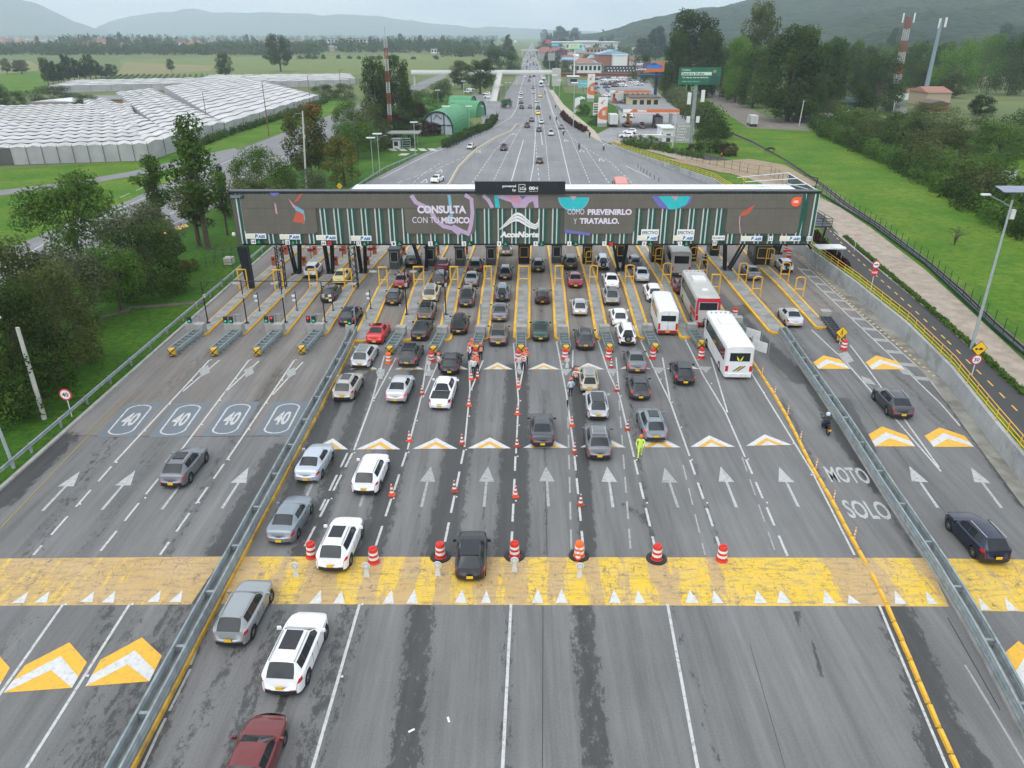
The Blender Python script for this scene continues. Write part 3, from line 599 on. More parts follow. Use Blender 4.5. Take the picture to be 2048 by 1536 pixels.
def wbeam(s,h):return[(s-.01,h-.16),(s+.045,h-.12),(s+.045,h-.07),(s-.02,h-.02),(s-.02,h+.02),(s+.045,h+.07),(s+.045,h+.12),(s-.01,h+.16),(s-.045,h+.16),(s-.045,h-.16)]
def resample(pts,step):
 out=[Vector(pts[0])];acc=0
 for a,b in zip(pts,pts[1:]):
  a,b=Vector(a),Vector(b);L=(b-a).length;t=step-acc
  while t<=L:out.append(a+(b-a)*t/L);t+=step
  acc=L-(t-step)
 return out
def kmat():return mat('kerb_yellow',(0.62,0.36,0.04),.6,var=.2,scale=1.5,dirt=.55)
def guardrail(label,pts,double=True,kerb=1,step=4.0,group=None):
 pts=[Vector((p[0],p[1],0))for p in pts]
 o=thing('guardrail',label,'guardrail',pts[0],0,group);q=resample(pts,2.5)+[pts[-1]]
 hs=[.30,-.30]if double else[0]
 for s in hs:
  extrude(MB(),q,wbeam(s,.72),close=True).build('rail_beam',M_STEEL,o,smooth=50)
  if double:extrude(MB(),q,wbeam(s,.40),close=True).build('rail_beam',M_STEEL,o,smooth=50)
 for i,p in enumerate(resample(pts,step)):
  mb=MB();d=(q[min(len(q)-1,1)]-q[0]).normalized();a=math.atan2(d.y,d.x)-math.pi/2
  if double:mb.box((p.x,p.y,.56),(.56,.16,.36),a);mb.box((p.x,p.y,.25),(.16,.16,.5),a)
  else:mb.box((p.x-.1,p.y,.42),(.14,.16,.84),a)
  mb.build('post',M_STEEL,o)
 if kerb:
  extrude(MB(),q,[(-.38,.0),(-.38,.2),(.38,.2),(.38,.0)],close=True).build('concrete_base',M_CONC,o)
  s=.42*kerb;extrude(MB(),q,[(s-.04,.0),(s-.04,.235),(s+.06,.215),(s+.08,.0)],close=True).build('painted_kerb',kmat(),o)
 return o
guardrail('long double guardrail with yellow kerb left of the queueing cars',[(-16.35,8),(-16.3,30),(-16.2,50),(-16.1,66),P(709,668)],True,1)
guardrail('double guardrail with yellow kerb between motorcycle lane and right carriageway',[P(1563,668),P(1600,724),P(1690,856),P(1765,975),P(1880,1148),P(1965,1290),P(2070,1490)],True,-1)
guardrail('single grey guardrail along the grass at the left road edge',[(-35.3,8),(-35.3,60),(-35.2,108),(-34.4,124),P(705,384),P(770,342),P(836,313)],False,0,4.0)
extrude(MB(),[(-34.75,y,0)for y in(8,40,80,112)],[(-.14,-.05),(-.14,.14),(.14,.14),(.14,-.05)],close=True)
tag(extrude(MB(),[(-34.75,y,0)for y in(8,40,80,112)],[(-.16,-.05),(-.14,.14),(.14,.14),(.16,-.05)],close=True).build('kerb',M_CONC),kind='structure')
ys=[10,20,32,43.5,50,60,71,85,97,110,125,140,156,168,180,193,206,218]
wall=thing('retaining_wall','grey concrete retaining wall along the right road edge under the yellow railing','wall',(XR(60),60,0))
mb=MB()
for a,b in zip(ys,ys[1:]):
 h0,h1=zt(a)+.16,zt(b)+.16
 for k in range(3):
  y0=a+(b-a)*k/3+.012;y1=a+(b-a)*(k+1)/3-.012;z0=h0+(h1-h0)*k/3;z1=h0+(h1-h0)*(k+1)/3
  x0,x1=XR(y0),XR(y1)
  mb.add([(x0,y0,-.05),(x1,y1,-.05),(x1,y1,z1),(x0,y0,z0),(x0+.32,y0,-.05),(x1+.32,y1,-.05),(x1+.32,y1,z1),(x0+.32,y0,z0)],[(0,3,2,1),(4,5,6,7),(3,7,6,2),(0,4,7,3),(1,2,6,5)])
mb.build('wall_panel',mat('wall_concrete',(.36,.37,.37),.85,var=.12,scale=.8,dirt=.4,bump=.2),wall)
rail=thing('railing','yellow metal railing on the concrete wall beside the bike path','railing',(XR(60),60,1.66))
tp=[Vector((XR(y)+.16,y,zt(y)+.16))for y in ys]
for h in(.35,.68,1.02):
 mb=MB();mb.path([p+Vector((0,0,h))for p in tp],.035,6);mb.build('rail',M_YEL,rail)
for p in resample(tp,2.15):MB().tube(p,p+Vector((0,0,1.04)),.035,6).build('post',M_YEL,rail)
mb=MB()
for a,b in zip(ys[:10],ys[1:10]):mb.add([(XR(a)-1.1,a,.012),(XR(a)+.01,a,.03),(XR(b)+.01,b,.03),(XR(b)-1.1,b,.012)],[(0,1,2,3)])
struct('gutter',mb,mat('gutter_concrete',(.25,.24,.21),.9,var=.25,scale=.7,dirt=.6))
def fence(label,pts,h,step,mt,bottom=.0,cols=None,wires=(1.,.55,.1),cat='fence',pw=.04):
 pts=[Vector(p)for p in pts];o=thing('fence',label,cat,pts[0])
 for p in resample(pts,step)[:95]:MB().tube(p,p+Vector((0,0,h)),pw,5).build('post',mt,o)
 mb=MB()
 for w in wires:mb.path([p+Vector((0,0,h*w))for p in pts],.018,4)
 mb.build('wire_mesh',mt,o)
 if bottom:extrude(MB(),pts,[(-.08,0),(-.08,bottom),(.08,bottom),(.08,0)],close=True).build('base_wall',mt,o)
 return o
M_GRN=mat('green_steel',(.012,.05,.04),.5,.2)
def dn(pp,n=5,f=T):
 out=[]
 for a,b in zip(pp,pp[1:]):
  for k in range(n):out.append(f(a[0]+(b[0]-a[0])*k/n,a[1]+(b[1]-a[1])*k/n))
 return[Vector(p)for p in out+[f(*pp[-1])]]
fence('dark green fence between the paved walk and the grass slope',dn([(2433,1068),(2160,800),(2048,712),(1990,662),(1930,605),(1850,530),(1740,449),(1676,410),(1640,388)]),1.9,2.3,M_GRN,.35)
fence('black mesh fence between the walk and the sandy lot',dn([(1600,385),(1540,352),(1500,348),(1400,325),(1310,298),(1225,278)]),1.9,2.8,M_DARK,.0)
RW=mat('rusty_rail',(.05,.04,.035),.6,.3)
rw=thing('railway_track','narrow dark railway track running beside the grass slope','railway')
for off in(.33,.67):
 L_=dn(RL,6);R_=dn(RR,6);q=[a.lerp(b,off)for a,b in zip(L_,R_)]
 extrude(MB(),q,[(-.06,.03),(-.06,.2),(.06,.2),(.06,.03)],close=True).build('rail',RW,rw)
LANES=[14,15,16,17,1,2,3,4,5,6,7,8,9,10,11,12]
ISL=[('between the outer left guardrail and lane 14',[(404,669),(499,579),(587,505),(612,484)],1.3,.12),('between lanes 14 and 15',[(481,667),(565,584),(651,505),(672,486)],1.5,.12),('between lanes 15 and 16',[(562,667),(633,578),(707,505),(724,487)],1.5,.12),('between lanes 16 and 17',[(643,667),(699,578),(763,505),(778,487)],1.5,.12),('between lanes 17 and 1',[(722,681),(768,578),(826,497),(836,484)],1.7,.24),('between lanes 1 and 2',[(808,680),(839,577),(884,497),(890,484)],1.7,.26),('between lanes 2 and 3',[(889,680),(908,577),(939,497),(944,484)],1.5,.26),('between lanes 3 and 4',[(965,678),(976,577),(990,497),(993,484)],1.5,.26),('between lanes 4 and 5',[(1043,677),(1047,577),(1051,497),(1052,484)],1.75,.28),('between lanes 5 and 6',[(1124,677),(1117,577),(1106,497),(1103,484)],1.6,.28),('between lanes 6 and 7',[(1205,677),(1186,574),(1163,497),(1160,484)],1.5,.28),('between lanes 7 and 8',[(1289,676),(1258,574),(1224,497),(1220,484)],1.5,.28),('between lanes 8 and 9',[(1372,675),(1330,569),(1284,497),(1276,484)],1.5,.28),('between lanes 9 and 10',[(1454,655),(1410,580),(1382,530),(1350,490)],1.5,.2),('between lanes 10 and 11',[(1555,664),(1493,592),(1450,540),(1410,497)],2.1,.28),('between lanes 11 and 12',[(1642,655),(1562,568),(1524,533),(1484,490)],1.5,.28)]
M_KERB=mat('island_kerb_yellow',(.72,.40,.02),.5,var=.12,scale=1.5,dirt=.3)
M_SLAB=mat('island_concrete',(.27,.27,.255),.85,var=.2,scale=1.0,dirt=.5)
ISLW=[]
def world_path(px,z=0):return[Vector((*P(*p),z))for p in px]
for where,px,w,ky in ISL:
 q=world_path(px);ISLW.append(q)
 def outline(hw,tip):
  Lf,Rt=[],[]
  for i,p in enumerate(q):
   a,b=q[max(0,i-1)],q[min(len(q)-1,i+1)];d=(b-a).normalized();nn=Vector((d.y,-d.x,0))
   Rt.append(p+nn*hw);Lf.append(p-nn*hw)
  d=(q[1]-q[0]).normalized();nn=Vector((d.y,-d.x,0));tipv=[]
  for k in range(1,6):
   a=math.pi*k/6;tipv.append(q[0]-nn*hw*math.cos(a)-d*math.sin(a)*hw*.8+d*tip)
  return[(p.x,p.y)for p in Rt[::-1]][::-1]and[(p.x,p.y)for p in(Lf[::-1]+tipv+Rt)]
 o=thing('lane_island','raised concrete lane island with yellow edges '+where,'traffic island',(q[0].x,q[0].y,0),0,'lane islands of the toll plaza')
 po=outline(w/2,0);MB().prism(po,-.02,.20).build('kerb',M_KERB,o)
 MB().prism(outline(w/2-ky,.1),.19,.235).build('slab',M_SLAB,o)
def hoop_mb(w,h,rnd_top):
 mb=MB();r=.075
 if rnd_top:
  pts=[(-w/2,0,0),(-w/2,0,h-.25)]+[(-w/2*math.cos(a),0,h-.25+.25*math.sin(a))for a in[math.pi*k/8 for k in range(1,8)]]+[(w/2,0,h-.25),(w/2,0,0)]
  mb.path(pts,r,8)
 else:
  for s in(-1,1):mb.box((s*w/2,0,h/2),(.14,.14,h))
  mb.box((0,0,h+.02),(w+.14,.15,.14))
 mb.tube((-w/2,0,.95),(w/2,0,.95),r*.9,8)
 return mb
HM={}
hoops=[((489,581),1.0,2.4,0,'on the island left of lane 14'),((560,582),1.0,2.4,0,'on the island between lanes 14 and 15'),((629,581),.95,2.4,0,'on the island between lanes 15 and 16'),((698,580),.9,2.4,0,'on the island between lanes 16 and 17'),((768,578),.95,2.5,0,'on the island between lanes 17 and 1'),((839,577),1.2,2.5,0,'on the island between lanes 1 and 2'),((909,577),.9,2.5,0,'on the island between lanes 2 and 3'),((976,576),.85,2.5,0,'on the island between lanes 3 and 4'),((1047,576),1.2,2.5,0,'on the island between lanes 4 and 5'),((1117,575),.9,2.5,0,'on the island between lanes 5 and 6'),((1186,572),.9,2.4,1,'in front of the booth between lanes 6 and 7'),((1258,571),1.0,2.4,1,'on the island between lanes 7 and 8'),((1332,567),1.0,2.4,1,'nearest the camera between lanes 8 and 9'),((1404,558),1.0,2.3,1,'on the island between lanes 9 and 10, the farther of two'),((1428,592),1.0,2.4,0,'on the island between lanes 9 and 10, the nearer of two'),((1483,567),1.0,2.4,1,'between lanes 10 and 11, the farther of two'),((1511,596),1.0,2.4,1,'between lanes 10 and 11, the nearer of two'),((1567,566),1.0,2.4,1,'in the middle of the island between lanes 11 and 12'),((1596,597),1.0,2.4,1,'nearest the camera between lanes 11 and 12'),((1178,540),.9,2.3,1,'against the toll booth between lanes 6 and 7'),((1316,535),.9,2.4,1,'against the toll booth between lanes 8 and 9'),((1385,533),.9,2.4,1,'against the toll booth between lanes 9 and 10'),((1537,534),.95,2.3,1,'against the dark booth between lanes 11 and 12')]
for(px,w,h,rt,wh)in hoops:
 k=(w,h,rt);me=HM.get(k)
 if me is None:me=HM[k]=hoop_mb(w,h,rt).mesh('guard_hoop',[M_YEL],40)
 o=inst(me,'guard_hoop',None,(*P(*px),.2));o.rotation_euler.z=heading(o.location.x)
 tag(o,'yellow steel guard frame '+wh,'guard frame','yellow guard frames on the islands')
def hazard_mat():
 m=mat('hazard_stripes',(.8,.45,.02));n,l,b=nodes_of(m);tc=n.new('ShaderNodeTexCoord');sp=n.new('ShaderNodeSeparateXYZ');l.new(tc.outputs['Object'],sp.inputs[0])
 ab=n.new('ShaderNodeMath');ab.operation='ABSOLUTE';l.new(sp.outputs['X'],ab.inputs[0])
 zz=n.new('ShaderNodeMath');zz.operation='SUBTRACT';zz.inputs[1].default_value=.48;l.new(sp.outputs['Z'],zz.inputs[0]);a2=n.new('ShaderNodeMath');a2.operation='ABSOLUTE';l.new(zz.outputs[0],a2.inputs[0])
 s=n.new('ShaderNodeMath');s.operation='SUBTRACT';l.new(ab.outputs[0],s.inputs[0]);l.new(a2.outputs[0],s.inputs[1]);a3=n.new('ShaderNodeMath');a3.operation='ABSOLUTE';l.new(s.outputs[0],a3.inputs[0])
 lt=n.new('ShaderNodeMath');lt.operation='LESS_THAN';lt.inputs[1].default_value=.07;l.new(a3.outputs[0],lt.inputs[0])
 mx=n.new('ShaderNodeMix');mx.data_type='RGBA';mx.inputs[6].default_value=(.62,.36,.03,1);mx.inputs[7].default_value=(.015,.015,.015,1)
 l.new(lt.outputs[0],mx.inputs[0]);l.new(mx.outputs[2],b.inputs['Base Color']);return m
M_HAZ=hazard_mat()
M_ATT=mat('attenuator_grey',(.26,.31,.32),.5,.3,var=.15);M_ATTD=mat('attenuator_dark',(.08,.09,.10),.6,.2)
def attenuator(back,nose,label,dark=False):
 b,n_=Vector(P(*back)),Vector(P(*nose));d=b-n_;L=d.length;a=math.atan2(d.y,d.x)-math.pi/2
 o=thing('crash_cushion',label,'crash barrier',(n_.x,n_.y,0),a,'crash cushions before the lane islands')
 ms=M_ATTD if dark else M_ATT
 for s in(-1,1):extrude(MB(),[(0,y,0)for y in(0.15,L)],wbeam(s*.46,.62),close=True).build('side_rail',ms,o,world=False)
 k=max(5,int(L/.62))
 for i in range(k):y=.2+(L-.3)*i/(k-1);MB().bx(-.42,.42,y-.05,y+.05,.04,.70).build('cross_member',ms,o,world=False)
 mb=MB();mb.lathe([(.0,.20),(.33,.20),(.35,.28),(.35,.74),(.32,.82),(0,.82)],(0,.1,0),14);mb.build('nose',M_HAZ,o,smooth=50,world=False)
 mb=MB();mb.box((0,L+.45,.62),(1.0,.8,1.2),0);mb.build('concrete_block',M_CONC,o,world=False)
 return o
for b,n_,w in[((399,672),(345,714),'left of lane 14'),((476,672),(429,713),'between lanes 14 and 15'),((557,672),(515,713),'between lanes 15 and 16'),((638,672),(604,709),'between lanes 16 and 17')]:
 attenuator(b,n_,'grey ladder-like crash cushion with black and yellow nose '+w)
for b,n_,w in[((801,678),(780,710),'lanes 1 and 2'),((884,678),(867,710),'lanes 2 and 3'),((961,677),(952,708),'lanes 3 and 4'),((1043,677),(1042,708),'lanes 4 and 5'),((1126,677),(1132,708),'lanes 5 and 6'),((1209,676),(1219,706),'lanes 6 and 7'),((1295,674),(1310,705),'lanes 7 and 8'),((1384,672),(1402,698),'lanes 8 and 9'),((1474,658),(1497,700),'lanes 9 and 10')]:
 attenuator(b,n_,'grey ladder-like crash cushion behind a red barrel between '+w)
attenuator((1650,645),(1680,686),'dark crash cushion with pedestrian sign between lanes 11 and 12',True)
M_BOOTH=mat('booth_panel',(.10,.11,.11),.5,.2,var=.2);M_BROOF=mat('booth_roof',(.05,.055,.06),.6);M_GLS=mat('booth_glass',(.02,.028,.03),.08,var=.1)
M_BFR=mat('booth_frame',(.42,.42,.40),.5,.2)
def booth(px,w,h,L,label,dark=False,frame=None):
 x,y=P(*px);o=thing('toll_booth',label,'toll booth',(x,y,.2),heading(x),'toll booths under the canopy')
 pm=M_DARK if dark else M_BOOTH
 MB().bx(-w/2,w/2,0,L,0,h).build('cabin',pm,o,world=False)
 MB().bx(-w/2-.12,w/2+.12,-.15,L+.15,h,h+.14).build('roof',M_BROOF,o,world=False)
 MB().bx(-w*.32,w*.32,-.03,-.005,h*.42,h*.86).build('window',M_GLS,o,world=False)
 mb=MB()
 for s in(-1,1):mb.bx(s*w*.36-.04,s*w*.36+.04,-.05,-.004,h*.40,h*.9)
 mb.bx(-w*.36,w*.36,-.05,-.004,h*.9,h*.94);mb.bx(-w*.36,w*.36,-.05,-.004,h*.36,h*.40);mb.build('window_frame',M_BFR if not dark else M_YEL,o,world=False)
 for s in(-1,1):
  wd=MB().bx(s*w/2,s*(w/2+.03),L*.18,L*.75,h*.42,h*.86).build('window',M_GLS,o,world=False)
for px,w_,lab,dk in[((790,541),1.3,'lane 1',0),((861,536),1.3,'lane 2, beside the dark columns',0),((920,535),1.25,'lane 3',0),((982,534),1.25,'lane 4',0),((1048,531),1.5,'lane 5, worker inside',1),((1113,530),1.3,'lane 6',0),((1174,531),1.2,'lane 7',1),((1240,528),1.2,'lane 8',1),((1312,528),1.4,'lane 9',1),((1382,526),1.3,'lane 10 entrance',1),((1428,515),1.2,'the motorcycle lane',1),((1523,533),2.0,'lane 12, the widest dark one',1)]:
 booth(px,w_,2.5,3.2 if w_<2 else 5,'dark grey toll booth with small window serving '+lab,dk)
M_CAB=mat('cabinet_orange',(.42,.115,.04),.5,var=.15)
cab=MB();cab.box((0,0,.62),(.5,.45,1.24));cab.box((0,0,1.27),(.54,.49,.06));cab.box((0,-.235,.9),(.3,.02,.25),m=1)
cabme=cab.mesh('barrier_cabinet',[M_CAB,M_BLACK]);armme=MB().box((1.7,0,1.0),(3.2,.06,.1)).mesh('barrier_arm',[M_WHITE])
for px,w in[((549,534),'at the near end left of lane 14'),((610,534),'at the near end left of lane 15'),((673,534),'at the near end left of lane 16'),((736,533),'at the near end left of lane 17'),((573,512),'at the far end left of lane 14'),((631,512),'at the far end left of lane 15'),((690,511),'at the far end left of lane 16'),((750,511),'at the far end left of lane 17'),((808,513),'beside the booth of lane 1'),((876,513),'beside the booth of lane 2'),((933,511),'beside the booth of lane 3'),((991,510),'beside the booth of lane 4'),((1499,498),'at the far end between lanes 11 and 12')]:
 x,y=P(*px);o=thing('barrier_cabinet','orange-brown barrier cabinet '+w,'barrier cabinet',(x,y,.2),heading(x),'orange barrier cabinets')
 inst(cabme,'cabinet',o)
 if px[1]<520 and px[0]<760:inst(armme,'barrier_arm',o)
M_SIGR=mat('red_lamp',(.8,.03,.03),.4,emit=.7);M_SIGG=mat('green_lamp',(.02,.45,.26),.4,emit=.5);M_LOFF=mat('lamp_off',(.03,.05,.04),.3)
def signal_heads(px,cols,label,z=1.25,sep=.55):
 x,y=P(*px);o=thing('traffic_signal',label,'traffic light',(x,y,0),heading(x),'small traffic lights before the lanes')
 MB().box((0,0,.6),(.9,.4,1.2)).build('concrete_block',mat('pale_concrete',(.36,.36,.34),.8,var=.15,dirt=.4),o,world=False)
 for i,c in enumerate(cols):
  xx=(i-(len(cols)-1)/2)*sep
  h=MB();h.box((xx,0,z+.33),(.36,.26,.62));h.box((xx,0,z),(.06,.06,.2));h=h.build('signal_head',M_BLACK,o,world=False)
  for k,cc in((.16,'r'),(-.14,'g')):
   on=c==cc;MB().lathe([(0,-.15),(.11,-.15),(.13,-.12),(.13,-.1)],(xx,0,z+.33+k),12,axis='Y').build('lamp',(M_SIGR if cc=='r' else M_SIGG)if on else M_LOFF,h,world=False)
signal_heads((384,668),'g','single small traffic light left of lane 14')
signal_heads((461,668),'gg','pair of small traffic lights both green between lanes 14 and 15')
signal_heads((542,667),'gr','pair of small traffic lights, green then red, between lanes 15 and 16')
signal_heads((625,667),'rg','pair of small traffic lights, red then green, between lanes 16 and 17')
signal_heads((702,672),'g','single small green traffic light beside the end of the guardrail')
tw=MB();tw.box((-.25,0,.85),(.12,.12,1.7));tw.box((.25,0,.85),(.12,.12,1.7));tw.box((0,0,1.72),(.7,.16,.05));twme=tw.mesh('post_pair',[M_STEEL])
sg=MB();sg.box((0,0,.85),(.14,.14,1.7));sg.box((0,0,1.72),(.2,.2,.05));sgme=sg.mesh('post',[M_STEEL])
for px,me,w in[((404,665),sgme,'left of lane 14'),((480,664),twme,'between lanes 14 and 15'),((560,663),twme,'between lanes 15 and 16'),((640,663),twme,'between lanes 16 and 17'),((711,653),sgme,'at the tip of the guardrail'),((733,642),sgme,'between lanes 17 and 1'),((802,644),sgme,'between lanes 1 and 2'),((888,644),sgme,'between lanes 2 and 3'),((962,642),sgme,'between lanes 3 and 4')]:
 o=inst(me,'steel_post',None,(*P(*px),.2));o.rotation_euler.z=heading(o.location.x);tag(o,'grey galvanised square post standing on the island '+w,'post','steel posts on the islands')
def gate_pole(px,top,arm,label):
 x,y=P(*px);h=PY(*top,y)[1]-.2;o=thing('sensor_gantry',label,'sensor gantry',(x,y,.2),heading(x),'black sensor gantries over the lanes')
 MB().tube((0,0,0),(0,0,h),.07,8,r1=.05).box((0,0,.05),(.4,.4,.1)).build('pole',M_DARK,o,world=False)
 MB().tube((-.2,0,h),(arm,0,h),.045,6).tube((0,0,h-.9),(.9*(1 if arm>0 else-1),0,h),.03,6).build('arm',M_DARK,o,world=False)
 MB().box((arm*.85,0,h-.28),(.75,.35,.12)).box((arm*.85,0,h-.12),(.06,.06,.24)).build('sensor',mat('sensor_grey',(.4,.4,.38),.5),o,world=False)
 MB().box((.1,0,h*.66),(.25,.2,.35)).build('control_box',mat('sensor_grey',(.4,.4,.38),.5),o,world=False)
for a,b_,arm,w in[((417,650),(401,563),4.2,'left of lane 14'),((495,650),(481,563),4.0,'left of lane 15'),((572,649),(561,563),4.0,'left of lane 16'),((651,649),(642,563),3.8,'left of lane 17'),((814,633),(808,538),-3.9,'right of lane 1'),((892,633),(888,538),-3.9,'right of lane 2')]:
 gate_pole(a,b_,arm,'thin black pole with an arm holding a sensor '+w)
cc=MB();cc.tube((0,0,0),(0,0,2.2),.05,6);cc.box((0,0,.03),(.3,.3,.06))
ccme=cc.mesh('pole',[M_DARK]);hd=MB();hd.box((-.22,-.05,1.75),(.35,.22,.2),.3);hd.box((-.18,-.05,1.25),(.3,.2,.18),-.2);hdme=hd.mesh('camera_head',[M_WHITE])
for px,w in[((520,626),'between lanes 14 and 15'),((595,625),'between lanes 15 and 16'),((667,625),'between lanes 16 and 17'),((742,621),'between lanes 17 and 1')]:
 x,y=P(*px);o=thing('camera_pole','short black pole with two white cameras on the island '+w,'camera pole',(x,y,.2),0,'camera poles on the islands');inst(ccme,'pole',o);inst(hdme,'camera_head',o)
for px,c,w in[((623,520),'g','lane 15'),((686,519),'r','lane 16'),((742,518),'g','lane 17'),((566,521),'x','lane 14')]:
 x,y=P(*px);o=thing('lane_signal','black signal with a red display box on a stalk beside '+w,'signal',(x,y,.2),0,'signals under the left canopy')
 MB().tube((0,0,0),(0,0,2.2),.04,6).build('pole',M_DARK,o,world=False);MB().box((0,0,1.2),(.75,.25,.4)).build('display',mat('display_red',(.25,.02,.02),.4),o,world=False)
 MB().box((0,0,2.3),(.35,.3,.8)).build('head',M_BLACK,o,world=False);MB().lathe([(0,-.17),(.12,-.17),(.13,-.14)],(0,0,2.1 if c=='g' else 2.5),10,axis='Y').build('lamp',M_SIGG if c=='g' else M_SIGR,o,world=False)
FY=88.0
ZB=PY(1024,487,FY)[1];ZT=PY(1024,387,FY)[1]
FX0=PY(462,400,FY)[0];FX1=PY(1638,400,FY)[0]
can=thing('toll_canopy','long toll canopy with taupe screens and green and white stripes spanning all lanes','toll gate',(0,FY,0))
def led_mat(name,c,g=.35):
 m=mat(name,c,.65,var=.05,scale=.6);n,l,b=nodes_of(m);tc=n.new('ShaderNodeTexCoord');mp=n.new('ShaderNodeMapping');mp.inputs['Rotation'].default_value=(R(90),0,0)
 bt=n.new('ShaderNodeTexBrick');bt.offset=0;bt.inputs['Scale'].default_value=1.0;bt.inputs['Brick Width'].default_value=.96;bt.inputs['Row Height'].default_value=.96;bt.inputs['Mortar Size'].default_value=.012
 bt.inputs['Color1'].default_value=(1,1,1,1);bt.inputs['Color2'].default_value=(.93,.93,.93,1);bt.inputs['Mortar'].default_value=(.72,.72,.72,1)
 l.new(tc.outputs['Object'],mp.inputs['Vector']);l.new(mp.outputs['Vector'],bt.inputs['Vector'])
 mx=n.new('ShaderNodeMix');mx.data_type='RGBA';mx.blend_type='MULTIPLY';mx.inputs[0].default_value=1;src=b.inputs['Base Color'].links[0].from_socket
 l.new(src,mx.inputs[6]);l.new(bt.outputs['Color'],mx.inputs[7]);l.new(mx.outputs[2],b.inputs['Base Color']);return m
M_TAUPE=led_mat('taupe_screen',(.135,.125,.102));M_PANEL=led_mat('olive_panel',(.090,.092,.070))
M_SGRN=mat('stripe_green',(.012,.085,.062),.5,var=.1);M_SWHT=mat('stripe_white',(.56,.60,.57),.5,var=.08)
MB().bx(FX0,FX1,FY,FY+1.1,ZB,ZT).build('facade_panel',M_PANEL,can)
MB().bx(FX0-.15,FX1+.1,FY-.12,FY+1.2,ZT,ZT+.28).build('top_beam',M_DARK,can)
MB().bx(FX0+.6,FX1-.4,FY+.05,FY+.5,ZB-.22,ZB-.01).build('bottom_beam',M_DARK,can)
ZS=PY(1024,416,FY)[1];ZL=PY(1024,467,FY)[1]
x=PY(967.9,440,FY)[0]
while x-1.6>FX0:x-=1.6
k=0
rs=random.Random(3)
while x<FX1-.3:
 mb=MB()
 def bar(a,w,m):
  x0,x1=max(FX0,x+a),min(FX1,x+a+w)
  if x1>x0:mb.bx(x0,x1,FY-.05-m*.015,FY-.002,ZB,ZT-.02,m)
 bar(.17,.29,0);bar(.66,.32,0);bar(0,.15,1);bar(.49,.14,1)
 mb.build('stripe',[M_SGRN,M_SWHT],can);x+=1.6;k+=1
SC=[(487,634,460),(810,951,467),(1128,1270,470),(1452,1598,473)]
def round_panel(x0,x1,z0,z1,r,n=5):
 pts=[(x0,z1)]
 for cx,cz,a0 in((x0+r,z0+r,math.pi),(x1-r,z0+r,1.5*math.pi)):
  for i in range(n+1):a=a0+math.pi/2*i/n;pts.append((cx+r*math.cos(a),cz+r*math.sin(a)))
 return pts+[(x1,z1)]
SX=[(PY(a,440,FY)[0],PY(b,440,FY)[0],PY(1024,467,FY)[1])for a,b,c in SC]
MB().vpoly([(SX[0][0],ZS-.02),(SX[-1][1],ZS-.02),(SX[-1][1],ZT-.03),(SX[0][0],ZT-.03)],FY-.16,.14).build('led_screen',M_TAUPE,can)
for x0,x1,z0 in SX:MB().vpoly(round_panel(x0,x1,z0,ZS,.55),FY-.16,.14).build('led_screen',M_TAUPE,can)
MB().vpoly([(SX[3][1],ZB+.25),(SX[3][1]+.2,ZB+.2),(SX[3][1]+.5,ZS),(SX[3][1]+.3,ZT-.05),(SX[3][1],ZT-.05)],FY-.11,.05).build('green_trim',M_SGRN,can)
def fz(px,py):return PY(px,py,FY)
AC=[mat('art_'+n_,c,.6,var=.06,emit=.12)for n_,c in(('lilac',(.42,.32,.46)),('teal',(.02,.42,.45)),('blue',(.13,.13,.38)),('pink',(.50,.25,.32)),('red',(.45,.09,.05)),('skyblue',(.16,.38,.50)),('text',(.72,.68,.76)),('orange',(.85,.10,.03)))]
mb=MB();ART=FY-.168
def art(pts,m,dy=0.):MB().add([(fz(*p)[0],ART-dy,fz(*p)[1])for p in pts],[tuple(range(len(pts)))]).build('screen_shape',AC[m],can)
def ribbon(pts,w,m,dy=0.):
 q=[Vector(fz(*p))for p in pts]
 mb=MB();ns=[]
 for i in range(len(q)):d=(q[min(i+1,len(q)-1)]-q[max(i-1,0)]).normalized();ns.append(Vector((-d.y,d.x))*w/2)
 mb.add([((p+s_*nn).x,ART-dy,(p+s_*nn).y)for p,nn in zip(q,ns)for s_ in(-1,1)],[(2*i,2*i+2,2*i+3,2*i+1)for i in range(len(q)-1)]);mb.build('screen_ribbon',AC[m],can)
 for i in():
  a,b_=q[i],q[i+1];d=(b_-a).normalized();nn=Vector((-d.y,d.x))*w/2;e=d*.05
  mb.add([(*(a-nn-e)[:1],ART-dy-i*.0004,(a-nn-e).y),((b_-nn+e).x,ART-dy-i*.0004,(b_-nn+e).y),((b_+nn+e).x,ART-dy-i*.0004,(b_+nn+e).y),((a+nn-e).x,ART-dy-i*.0004,(a+nn-e).y)],[(0,1,2,3)],m)
ribbon([(823,390),(832,404),(848,412),(862,422),(872,440),(888,452),(905,456),(920,468)],.5,0);ribbon([(898,389),(901,410),(903,430),(900,448)],.35,5,.004);ribbon([(930,389),(943,398),(945,425),(942,450),(938,464)],.45,0,.004)
ribbon([(905,452),(925,462),(940,468)],.5,0,.006);ribbon([(966,390),(977,400),(985,415)],.42,0)
art([(988,390),(996,390),(1000,415),(991,415)],1);art([(994,390),(1076,390),(1077,415),(1069,415),(1066,402),(1058,405),(1052,415),(1028,415),(1022,404),(1010,400),(996,395)],0,.003);art([(1010,391),(1036,391),(1043,398),(1040,408),(1026,404)],3,.006)
art([(1039,391),(1052,391),(1045,399)],2,.012)
def disc(cx,cy,rx,ry,m,dy,a0=0,a1=360):art([(cx+rx*math.cos(R(a)),cy+ry*math.sin(R(a)))for a in range(a0,a1+1,15)],m,dy)
disc(1147,394,31,28,5,.002,0,180);disc(1147,394,29,26,1,.006,0,180);art([(1140,392),(1153,392),(1146,400)],3,.01)
